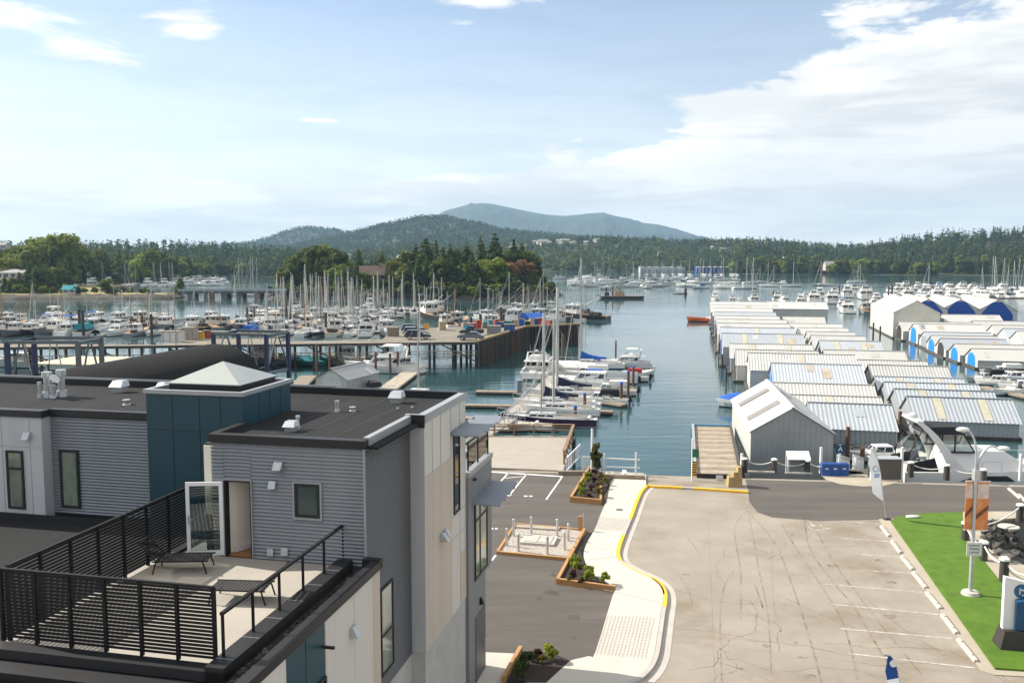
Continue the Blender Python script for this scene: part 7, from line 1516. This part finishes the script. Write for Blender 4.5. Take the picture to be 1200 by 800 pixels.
# ------------------------------------------------------------------ marina behind the wharf
G1 = 'boats moored behind the wharf'
def fitx(v, lo, hi): return lo < v < hi
rows = [(392.5, -8, 455), (386, -8, 452), (379.5, -8, 450), (373.5, 318, 470), (368.5, 300, 490), (364, 330, 500)]
for ri, (py, xa, xb) in enumerate(rows):
    Y = by(300, py).y; X = (xa - 600) / FPX * Y; end = (xb - 600) / FPX * Y; k = 0
    dock('floating_dock', ['nearest', 'second', 'third', 'fourth', 'fifth', 'farthest'][ri] + ' long float between the boats behind the wharf', Vector((X, Y + 6.2, 0)), Vector((end, Y + 6.2, 0)), 1.8)
    while X < end:
        px = 600 + FPX * X / Y
        W_ = dict(fw=3, fb=1.4, fr=2, fc=1, ft=.6, fo=1.5, cf=2, cw=2, cb=1, ce=1.5, sp=1, sw=1, rw=.8, kg=1, kw=.6, fg=.6) if px < 190 else dict(fw=3, fr=2.2, fb=1.5, fc=.8, fo=1.5, cw=1.2, cf=1, kg=1, rk=.8, fg=1, sp=.8, sw=.8) if px < 320 else dict(sw=3, sb=1.6, st=2.4, sn=.8, sg=.6, sp=.8, cw=1.2, cf=1, fw=1.6, fr=1, ft=.5, kt=.4, fo=.7)
        if ri == 5: W_ = dict(sw=3, st=3, sb=1, cw=1, fw=1)
        key = pick(W_); sc = rnd.uniform(.85, 1.12)
        if not (ri == 0 and 185 < px < 260):
            boat(key, (X + rnd.uniform(-.3, .3), Y + rnd.uniform(-1.0, 1.0), WL), rnd.choice([0, math.pi]) + R(rnd.uniform(-7, 7)), DESC[key] + ' behind the wharf', G1, True, sc)
        X += rnd.uniform(3.8, 4.9) * (1.0 if key[0] in 'fc' else .88)
# fishing boats off the wharf head
G2 = 'fishing boats off the wharf head'
for key, px, py, rz, sc in [('fw', 524, 381, 20, 1), ('fr', 538, 378, -15, 1.1), ('fo', 561, 384, 75, .9), ('fw', 585, 382, 80, 1.05), ('fc', 612, 378, 75, 1.25), ('fr', 600, 372, 70, 1), ('fw', 577, 374, 60, 1), ('fb', 640, 374, 85, 1.1), ('fo', 632, 367, 80, 1.1), ('fw', 660, 375, 70, 1.1), ('fb', 682, 372, 60, 1.35), ('fr', 672, 366, 75, 1.1), ('fw', 618, 366, 80, 1.0), ('fg', 652, 362, 85, 1.0), ('fb', 508, 372, 30, 1.5), ('fb', 517, 366, 40, 1.3), ('fw', 500, 368, 10, 1), ('fr', 600, 364, 90, 1), ('st', 640, 362, 80, .9), ('st', 600, 360, 80, .9), ('sw', 636, 360, 85, .9), ('st', 566, 366, 80, .8)]:
    boat(key, by(px, py + 2.5), R(rz), DESC[key] + ' off the wharf head', G2, True, sc)
# boats under and in front of the trestle
for key, px, py, rz, lab_ in [('cw', 452, 436, 80, 'white cruiser lying behind the trestle piles'), ('fo', 418, 428, 85, 'cream boat half hidden behind the trestle piles'), ('rw', 655, 455, 5, 'white motorboat close behind the tall masts'), ('kt', 360, 428, 80, 'green hulled covered boat behind the trestle piles'), ('rk', 437, 462, 20, 'small motorboat with black canopy beside the float shed'), ('rw', 108, 432, 80, 'white canopied motorboat under the left trestle'), ('ce', 20, 430, 80, 'white express cruiser at the left below the trestle'), ('fr', 300, 426, 85, 'white troller behind the blue hoist legs')]:
    boat(key, by(px, py), R(rz), lab_)
# float shed, floats and travelling hoists beyond the building
p = by(408, 462); boathouse((p.x, p.y), R(70), 8.5, 2.4, 4.0, 2.7, 'small grey metal float shed with white door behind the flat roof', roof='wgalv', wall='wgalv', gable='wbeige', door='dwhite', side=-1, ordn=False, group=None)
dock('floating_dock', 'pale concrete float running from the shed towards the trestle', by(428, 478), by(482, 438), 2.6, m='tan'); dock('floating_dock', 'yellow edged float under the blue boat hoist', by(325, 478), by(362, 443), 2.4, m='oldwood')
t = thing('yellow_barrier', 'yellow painted rail along the hoist float', 'railing', at(322, 474, -.3)); O = at(322, 474, -.3); mb = MB(); b = at(338, 466, -.3) - O; mb.bar((0, 0, .9), b + Vector((0, 0, .9)), .15); mb.bar((0, 0, .4), b + Vector((0, 0, .4)), .12); mb.build('rail', M['yellow'], t); mb = MB(); [mb.bar(b * f, b * f + Vector((0, 0, .95)), .12) for f in (0, .5, 1)]; mb.build('post', M['yellow'], t)
for px, pt, Y, l in [(424, 420, 128, 'brown pile beside the small float shed'), (440, 413, 138, 'tall brown pile right of the float shed'), (457, 414, 142, 'left one of two brown piles at the pale float'), (466, 412, 143, 'right one of two brown piles at the pale float'), (478, 404, 150, 'dark pile against the trestle front'), (386, 405, 146, 'dark pile left of the float shed'), (371, 404, 146, 'slim dark pile left of the float shed')]:
    p = atY(px, pt, Y); t = pile((p.x, p.y), p.z, l, None, None, .22); PENDING.pop(); t['label'] = l
NB = mat('hoist_navy', (.008, .016, .065), .5, .12, 1.5); GB = mat('hoist_grey', (.085, .105, .115), .5, .12, 1.5)
def hoist(A, Bx, zt, label, legs):
    t = thing('boat_hoist', label, 'boat hoist', (A.x, A.y, 0)); O = Vector((A.x, A.y, 0)); d = Bx - O
    d.z = 0; n = d.normalized(); per = Vector((-n.y, n.x, 0))
    for f, s, m in legs:
        mb = MB(); q = d * f + per * s; mb.bar(q + Vector((0, 0, .6)), q + Vector((0, 0, zt)), .40, .40, 0, n); mb.build('leg', m, t); mb = MB(); mb.cone(q + per * -.3 + Vector((0, 0, .5)), q + per * .3 + Vector((0, 0, .5)), .5, .5, 12); mb.build('wheel', M['dark'], t)
    for s in (0, 5):
        mb = MB(); mb.bar(per * s + Vector((0, 0, zt)), d + per * s + Vector((0, 0, zt)), .30, .34); mb.build('top_beam', GB, t)
    for f in (0, 1):
        mb = MB(); mb.bar(d * f + Vector((0, 0, zt - .1)), d * f + per * 5 + Vector((0, 0, zt - .1)), .28, .3); mb.build('side_beam', GB if f else NB, t)
        mb = MB(); mb.bar(d * f + Vector((0, 0, 2.2)), d * f + per * 5 + Vector((0, 0, 2.2)), .24, .28); mb.bar(d * f + Vector((0, 0, 2.4)), d * f + per * 2.2 + Vector((0, 0, zt - .4)), .14); mb.bar(d * f + per * 5 + Vector((0, 0, 2.4)), d * f + per * 2.8 + Vector((0, 0, zt - .4)), .14); mb.build('brace', GB, t)
    mb = MB()
    for f in (.25, .7): mb.tube([d * f + Vector((0, 0, zt)), d * f + per * 1.5 + Vector((0, 0, 2.6)), d * f + per * 4 + Vector((0, 0, 2.6)), d * f + per * 5 + Vector((0, 0, zt))], .06, 5)
    mb.build('sling', M['cgrey'], t)
a = atY(250, 391, 108); b = atY(312, 394, 106); hoist(a, b, a.z, 'navy legged travelling boat hoist right of the vaulted roof', [(0, 0, NB), (.48, 0, NB), (1, 0, NB), (1, 5, NB)])
a = atY(8, 401, 88); b = atY(91, 400, 88); hoist(a, b, a.z, 'navy and grey travelling boat hoist at the left edge', [(0, 0, NB), (0, 5, NB), (1, 0, GB), (1, 5, GB)])
# vaulted workshop roof
va, vb = Vector((-36.6, 69.5, 0)), Vector((-31.4, 93.8, 0)); d = vb - va; n = d.normalized(); per = Vector((n.y, -n.x, 0)); t = thing('vaulted_shed', 'long dark vaulted shed roof behind the flat roofs', 'shed', va)
def arch(o, r, z0, h, k=16, s=1.0): return [o + per * (r * s * math.cos(math.pi * (1 - i / k))) + Vector((0, 0, z0 + h * math.sin(math.pi * i / k) ** .85)) for i in range(k + 1)]
mb = MB(); mb.loft([arch(Vector((0, 0, 0)), 5.2, 2.7, 4.3), arch(d * .5, 5.2, 2.7, 4.3), arch(d, 5.2, 2.7, 4.3)], 0, False, True, False); mb.build('vault_roof', mat('dark_shingle', (.022, .0215, .021), .95, .45, 2.2, .8, 9, stretch=(6, 1, 4), spec=.1), t)
for f in (.012, .988):
    mb = MB(); q = arch(d * f, 5.05, 2.7, 4.15); mb.add(q + [d * f + per * 5.05, d * f - per * 5.05], [tuple(range(len(q) + 2))]); mb.build('gable_wall', mat('pale_green_gable', (.38, .43, .41), .7, .08, 1), t)
mb = MB(); [mb.bar(d * .01 - per * s * 5.1 * 1.0, d * .99 - per * s * 5.1, .3, 5.4) for s in (-1, 1)]; mb.build('side_wall', M['greyblock'], t)
mb = MB(); mb.bar(Vector((0, 0, 6.9)) + d * .002, Vector((0, 0, 7.7)) + d * .002, .12); mb.build('roof_finial', M['dark'], t)
p = at(92, 438, -1); t = thing('houseboat', 'floating shelter with flat cream roof left of the vaulted shed', 'houseboat', (at(95, 446, WL).x, at(95, 446, WL).y, WL), R(-8)); H = 16 - (423 - 303) * p.y / FPX
q = at(95, 446, WL); zt = CAM_H - 119 * q.y / FPX - WL
mb = MB(); mb.add([(-6.3, -2.5, zt - .35), (5.2, -2.5, zt - .35), (5.8, 4.5, zt + .1), (-3.6, 4.5, zt + .1), (-6.3, -2.5, zt - .55), (5.2, -2.5, zt - .55), (5.8, 4.5, zt - .1), (-3.6, 4.5, zt - .1)], [(0, 1, 2, 3), (7, 6, 5, 4), (0, 4, 5, 1), (1, 5, 6, 2), (2, 6, 7, 3), (3, 7, 4, 0)]); mb.build('roof', mat('cream_roof', (.50, .44, .32), .7, .08, .8), t)
mb = MB(); mb.box(-4.5, 4.8, -1.8, 3.8, .3, zt - .55); mb.build('cabin', M['gel'], t); mb = MB(); [mb.box(-4 + k * 2, -2.8 + k * 2, -1.83, -1.8, 1.0, 1.9) for k in range(4)]; mb.build('cabin_window', M['smoked'], t); mb = MB(); mb.box(-6.5, 6, -3, 5, -.3, .3); mb.build('float', M['wetwood'], t)
# ------------------------------------------------------------------ right marina yachts and masts
G3 = 'yachts beyond the boathouses'
for key, px, py, rz, sc in [('st', 837, 359, 0, .8), ('cw', 838, 353, 180, .9), ('cb', 858, 355, 0, .8), ('cf', 884, 355, 0, 1.0), ('st', 882, 352, 0, 1.25), ('ce', 866, 357, 170, .9), ('ct', 911, 354, 0, 1.1), ('cf', 918, 355, 20, .9), ('cw', 938, 357, 0, .95), ('ct', 953, 354, 0, 1.25), ('cw', 960, 349, 0, 1.1), ('ct', 974, 355, 0, 1.3), ('cf', 977, 349, 0, 1.2), ('cw', 992, 348, 0, 1.3), ('ct', 1013, 350, 0, 1.5), ('cf', 1000, 344, 0, 1.2), ('ct', 992, 366, 0, 1.1), ('cb', 986, 361, 0, .9), ('fr', 1014, 367, 0, 1.1), ('ce', 1022, 358, 10, .9), ('cw', 1026, 354, 0, .9), ('st', 1010, 340, 90, 1.0), ('sw', 1002, 338, 90, 1.0), ('ce', 944, 349, 0, 1.0)]:
    boat(key, by(px, py), R(rz) - TH, DESC[key] + ' beyond the left boathouses', G3, True, sc)
for px, pt, pb in [(983, 334, 348), (1041, 335, 350), (1045, 334, 350), (906, 341, 353)]: p = by(px, pb); pile(p, atY(px, pt, p.y).z, 'dark stout piles beyond the boathouses', 'far piles', None, .4, 'wetwood')
for ri, (py, xa, xb) in enumerate([(349, 1046, 1215), (344, 1052, 1215), (339.5, 1060, 1215)]):
    Y = by(1100, py).y; X = (xa - 600) / FPX * Y; end = (xb - 600) / FPX * Y
    dock('floating_dock', ['near', 'middle', 'back'][ri] + ' float between the yachts right of the tall boat sheds', Vector((X, Y - 6, 0)), Vector((end, Y - 6, 0)), 1.8)
    while X < end:
        px = 600 + FPX * X / Y; key = pick(dict(cw=2, ct=2, cf=1.5, st=1.5, sw=1, sp=.3, ce=1, cb=.6) if px < 1130 else dict(st=3, sw=2, cw=1.5, ct=1.5, sb=1, cf=1)); sc = rnd.uniform(.95, 1.3) * (1.1 if key == 'st' else 1)
        boat(key, (X, Y + rnd.uniform(-1, 1), WL), rnd.choice([0, math.pi]) - TH + R(rnd.uniform(-5, 5)), DESC[key] + ' past the tall sheds', G3, True, sc); X += rnd.uniform(5.5, 8.0)
# ------------------------------------------------------------------ anchored boats in the channel
G4 = 'boats anchored in the channel'
for key, px, py in [('ce', 655, 327), ('cw', 674, 331), ('ce', 677, 334.5), ('st', 695, 330), ('cw', 705, 327), ('st', 709, 332), ('cf', 704, 333), ('rw', 711.5, 339), ('sw', 716, 329), ('rg', 730, 328), ('sn', 740, 331), ('ce', 739, 336.5), ('sw', 752, 330), ('ct', 765, 336), ('st', 773, 335), ('cw', 778, 329), ('sw', 783, 332), ('cf', 806, 330), ('ct', 808, 336), ('sb', 822, 338), ('st', 823, 332.5), ('sw', 835, 331), ('cw', 843, 329), ('cw', 858, 337), ('st', 872, 338.5), ('st', 879, 332), ('st', 902, 336), ('sw', 908, 333), ('st', 927, 336), ('st', 964, 335), ('sw', 786, 326), ('cw', 795, 327), ('ce', 689, 326), ('sw', 763, 326.5), ('st', 1003, 331), ('sw', 1090, 336), ('rg', 670, 328), ('ce', 700, 333.5), ('rw', 722, 332), ('sw', 733, 326), ('ce', 747, 333), ('rg', 757, 338), ('sw', 800, 333), ('rw', 815, 329), ('st', 850, 333), ('ce', 848, 338), ('sw', 892, 331), ('rw', 916, 333), ('ce', 690, 336), ('sw', 768, 331)]:
    boat(key, by(px, py), R(rnd.choice([75, 100, -80, 60, -100])), DESC[key] + ' anchored in the channel', G4, True, rnd.uniform(1.0, 1.3))
t = thing('work_barge', 'long low dark work barge with machinery in mid channel', 'barge', by(728, 350), R(4)); L_ = 48 * by(728, 350).y / FPX
mb = MB(); mb.taper(-L_ / 2, L_ / 2, -3, 3, -.4, 1.2, -.4, -.8, -.1, -.1); mb.build('hull', M['blackh'], t); mb = MB(); mb.box(-L_ / 2 - .2, L_ / 2 + .6, -3, 3, 1.2, 1.35); mb.build('deck', M['oldwood'], t)
mb = MB(); mb.taper(-3.5, 1.5, -1.5, 1.5, 1.35, 3.4, .4, .6, .3, .3); mb.bar((0, 0, 3.2), (-2.2, 0, 6.2), .7); mb.bar((-2.2, 0, 6.0), (-4, 0, 3.6), .5); mb.build('excavator', mat('machine_tan', (.35, .25, .14), .7, .2, 1), t)
for x in (-L_ * .36, -L_ * .20): mb = MB(); mb.cone((x, 1, -2), (x, 1, 5.5), .35, .35, 8); mb.build('spud', M['blackh'], t)
mb = MB(); mb.taper(-L_ * .42, -L_ * .3, -1, 1, 1.35, 3, .2, .2, .2, .2); mb.bar((-L_ * .5, 0, 1.3), (-L_ * .6, 0, 2.0), .3); mb.build('deck_gear', M['dkgrey'], t)
t = thing('channel_marker', 'dark pile channel marker on a low rock', 'marker', by(801, 344.5)); mb = MB(); mb.ball((-2, 0, 0), 4.2, 1.5, .55, 0, 9, 5, .2, rg); mb.build('rock', M['shorerock'], t); mb = MB(); mb.cone((1, 0, 0), (1, 0, 3), .9, .6, 8); mb.cone((1, 0, 3), (1, 0, 5.2), .25, .2, 6); mb.build('dolphin', M['wetwood'], t)
# ------------------------------------------------------------------ left back marina, bridge, far buildings
G5 = 'boats of the left back marina'
for i in range(30):
    px = 76 + i * 4.35 + rnd.uniform(-1, 1); key = pick(dict(st=3, sw=2.4, cw=2, ct=1.4, cf=1)); boat(key, by(px, rnd.choice([335.5, 334, 333])), R(rnd.uniform(-20, 20)), DESC[key] + ' behind the grassy spit', G5, True, rnd.uniform(1.0, 1.3))
for i in range(16):
    px = 206 + i * 3.7 + rnd.uniform(-1, 1); key = pick(dict(cw=2, ct=1.4, cf=1, st=.8)); boat(key, by(px, rnd.choice([334.5, 333, 331])), R(rnd.uniform(50, 110)), DESC[key] + ' beyond the low bridge', G5, True, rnd.uniform(1.0, 1.25))
for px, py in [(284, 346), (288, 347), (300, 347), (305, 346), (297, 345)]: boat('st', by(px, py), R(rnd.uniform(60, 100)), DESC['st'] + ' moored near the low bridge', G5, True, 1.25)
bY = 436 * K; bt = thing('road_bridge', 'low concrete road bridge between spit and headland', 'bridge', (atY(275, 340, bY).x, bY, WL)); x0 = atY(212, 340, bY).x - atY(275, 340, bY).x; x1 = atY(334, 340, bY).x - atY(275, 340, bY).x; zt = CAM_H - 37.5 * bY / FPX - WL
mb = MB(); mb.box(x0, x1, -4, 4, zt - 1.1, zt); mb.build('deck', mat('bridge_concrete', (.10, .105, .105), .8, .12, .3), bt); mb = MB(); mb.box(x0, x1, -4.2, -4.0, zt, zt + .9); mb.box(x0, x1, 4.0, 4.2, zt, zt + .9); mb.build('parapet', mat('bridge_rail', (.33, .36, .38), .7, .1, .5), bt)
for px in (226, 245, 265, 283, 304): x = atY(px, 340, bY).x - atY(275, 340, bY).x; mb = MB(); mb.box(x - 1.4, x + 1.4, -3.5, 3.5, -3, zt - 1.1); mb.build('pier', mat('bridge_pier', (.15, .15, .145), .85, .2, .5), bt)
def housep(px, Y, w, dpt, hw, hr, wall, roof, label, z0, cat='house', name='house', storeys=1, n=4, rz=0, win=True):
    p = atY(px, 340, Y); t = thing(name, label, cat, (p.x, Y, z0), rz); mb = MB(); mb.box(-w / 2, w / 2, -dpt / 2, dpt / 2, -1, hw); mb.add([(-w / 2, -dpt / 2, hw), (-w / 2, dpt / 2, hw), (-w / 2, 0, hw + hr)], [(0, 1, 2)]); mb.add([(w / 2, -dpt / 2, hw), (w / 2, dpt / 2, hw), (w / 2, 0, hw + hr)], [(2, 1, 0)]); mb.build('wall', wall, t)
    mb = MB(); e = .5
    for s in (-1, 1): mb.add([(-w / 2 - e, s * (dpt / 2 + e), hw - e * hr / dpt * 2), (w / 2 + e, s * (dpt / 2 + e), hw - e * hr / dpt * 2), (w / 2 + e, 0, hw + hr + .1), (-w / 2 - e, 0, hw + hr + .1)], [(0, 1, 2, 3) if s < 0 else (3, 2, 1, 0)])
    mb.build('roof', roof, t)
    if win:
        for st in range(storeys):
            for i in range(n): x = -w / 2 + w * (i + .5) / n; mb = MB(); z = hw * (st + .3) / storeys; mb.box(x - w / n * .3, x + w / n * .3, -dpt / 2 - .04, -dpt / 2 + .02, z, z + hw / storeys * .5); mb.build('window', M['smoked'], t)
    return t
BR = mat('brown_shingle', (.17, .125, .09), .9, .2, .6); GW = mat('grey_cedar_wall', (.16, .145, .12), .85, .2, .6); PW = mat('pale_house_wall', (.46, .45, .41), .7, .08, .5); GR_ = mat('grey_house_roof', (.27, .26, .25), .85, .15, .5)
housep(396, 452 * K, 13, 9, 5, 5, GW, GR_, 'grey cedar house with steep pale roof among the headland trees', 2.2, rz=R(-25), storeys=2); housep(436, 456 * K, 12, 9, 6, 4, GW, BR, 'brown roofed house beside the dark headland firs', 2.5, rz=R(20), storeys=2); housep(449, 462 * K, 9, 10, 6.5, 4.5, GW, BR, 'narrow brown house behind the brown roofed one', 2.5, rz=R(70), storeys=2); housep(477, 455 * K, 10, 8, 4, 3.5, PW, GR_, 'pale low house half hidden by headland trees', 2.2, storeys=1); housep(521, 470 * K, 10, 8, 6, 3, PW, GR_, 'pale house glimpsed between tall headland firs', 2.2, storeys=2)
housep(8, 470 * K, 24, 12, 9.5, 1.5, PW, GR_, 'white three storey block at the left edge by the grove', -.4, 'building', 'apartment_block', 3, 7)
housep(83, 438 * K, 6, 4, 2.2, 1.6, PW, M['cteal'], 'small shelter with teal roof on the grassy spit', -.3, n=2)
housep(-2, 980, 26, 12, 9, 3, PW, GR_, 'white building on the slope above the left grove', 22, 'building', 'hillside_building', 2, 5)
# long white boat sheds at the end of the channel
for px, w, lab_ in [(775, 52, 'long white marina shed at the channel end'), (835, 40, 'navy fronted marina shed at the channel end')]:
    Y = 1225 * K; p = atY(px, 340, Y); t = thing('marina_shed', lab_, 'shed', (p.x, Y, WL)); ww = w * Y / FPX; mb = MB(); mb.box(-ww / 2, ww / 2, -8, 8, .2, 7.5); mb.build('wall', M['wwhite'] if px < 800 else M['dnavy'], t); mb = MB()
    for k in range(6): a = -ww / 2 + ww * k / 6; b_ = a + ww / 6; mb.add([(a, -8.5, 7.5), ((a + b_) / 2, -8.5, 8.2), (b_, -8.5, 7.5), (a, 8, 7.5), ((a + b_) / 2, 8, 8.2), (b_, 8, 7.5)], [(0, 2, 1), (0, 1, 4, 3), (1, 2, 5, 4), (3, 4, 5)])
    mb.build('roof', M['rwhite'], t)
    if px > 800: mb = MB(); [mb.box(-ww / 2 + ww * (k + .5) / 9 - .6, -ww / 2 + ww * (k + .5) / 9 + .6, -8.05, -8, .2, 7.5) for k in range(9)]; mb.build('door_post', M['wwhite'], t)
    else: mb = MB(); [mb.box(-ww / 2 + ww * (k + .5) / 12 - 2, -ww / 2 + ww * (k + .5) / 12 + 2, -8.05, -8, .4, 4.5) for k in range(12)]; mb.build('door_opening', M['dgrey'], t)
for i in range(12):
    px = 745 + i * 11 + rnd.uniform(-3, 3); boat('st', by(px, 322.5), R(rnd.uniform(-20, 20)), 'white sailboats before the far white sheds', G4, True, 1.1)
# pale houses on the far slopes
hp = None
for i in range(34):
    px, t_ = (rnd.uniform(588, 700), rnd.uniform(.72, .92)) if i < 22 else (rnd.choice([rnd.uniform(700, 860), rnd.uniform(440, 560), rnd.uniform(860, 1000)]), rnd.uniform(.2, .7))
    p = (farC if px < 870 else farR)(px, t_) + Vector((0, 0, 7.5 if i < 22 else 6)); lab_ = 'pale houses on the far wooded slope'
    if hp is None: hp = housep(px, p.y, 15, 9, 7, 3.5, PW, GR_, lab_, p.z, storeys=1, n=3); hp.location = p; PENDING.append((hp, lab_)); hp['group'] = 'pale houses on the far slope'
    else: dup(hp, p, R(rnd.uniform(-50, 50)), lab_, None, True, rnd.uniform(.45, .85))
housep(973, 1095 * K, 16, 10, 6, 4, mat('pinkish_wall', (.50, .40, .34), .8, .1, .5), GR_, 'large pale pinkish house on the right far shore', 3, n=5, storeys=2)
# ------------------------------------------------------------------ air
mb = MB(); mb.box(-8700, 8700, -180, 8900, -6.6, 500); hz = mb.build('haze', []); hz['kind'] = 'stuff'; hz['label'] = 'thin blue summer haze over the water and hills'; hz['category'] = 'haze'
hm = bpy.data.materials.new('haze_volume'); hm.use_nodes = True; t = hm.node_tree; t.nodes.remove(t.nodes['Principled BSDF']); pv = t.nodes.new('ShaderNodeVolumePrincipled')
pv.inputs['Color'].default_value = (.46, .73, 1, 1); pv.inputs['Density'].default_value = .00008; pv.inputs['Anisotropy'].default_value = .1
t.links.new(pv.outputs[0], t.nodes['Material Output'].inputs['Volume']); hz.data.materials.append(hm)
finish_labels()
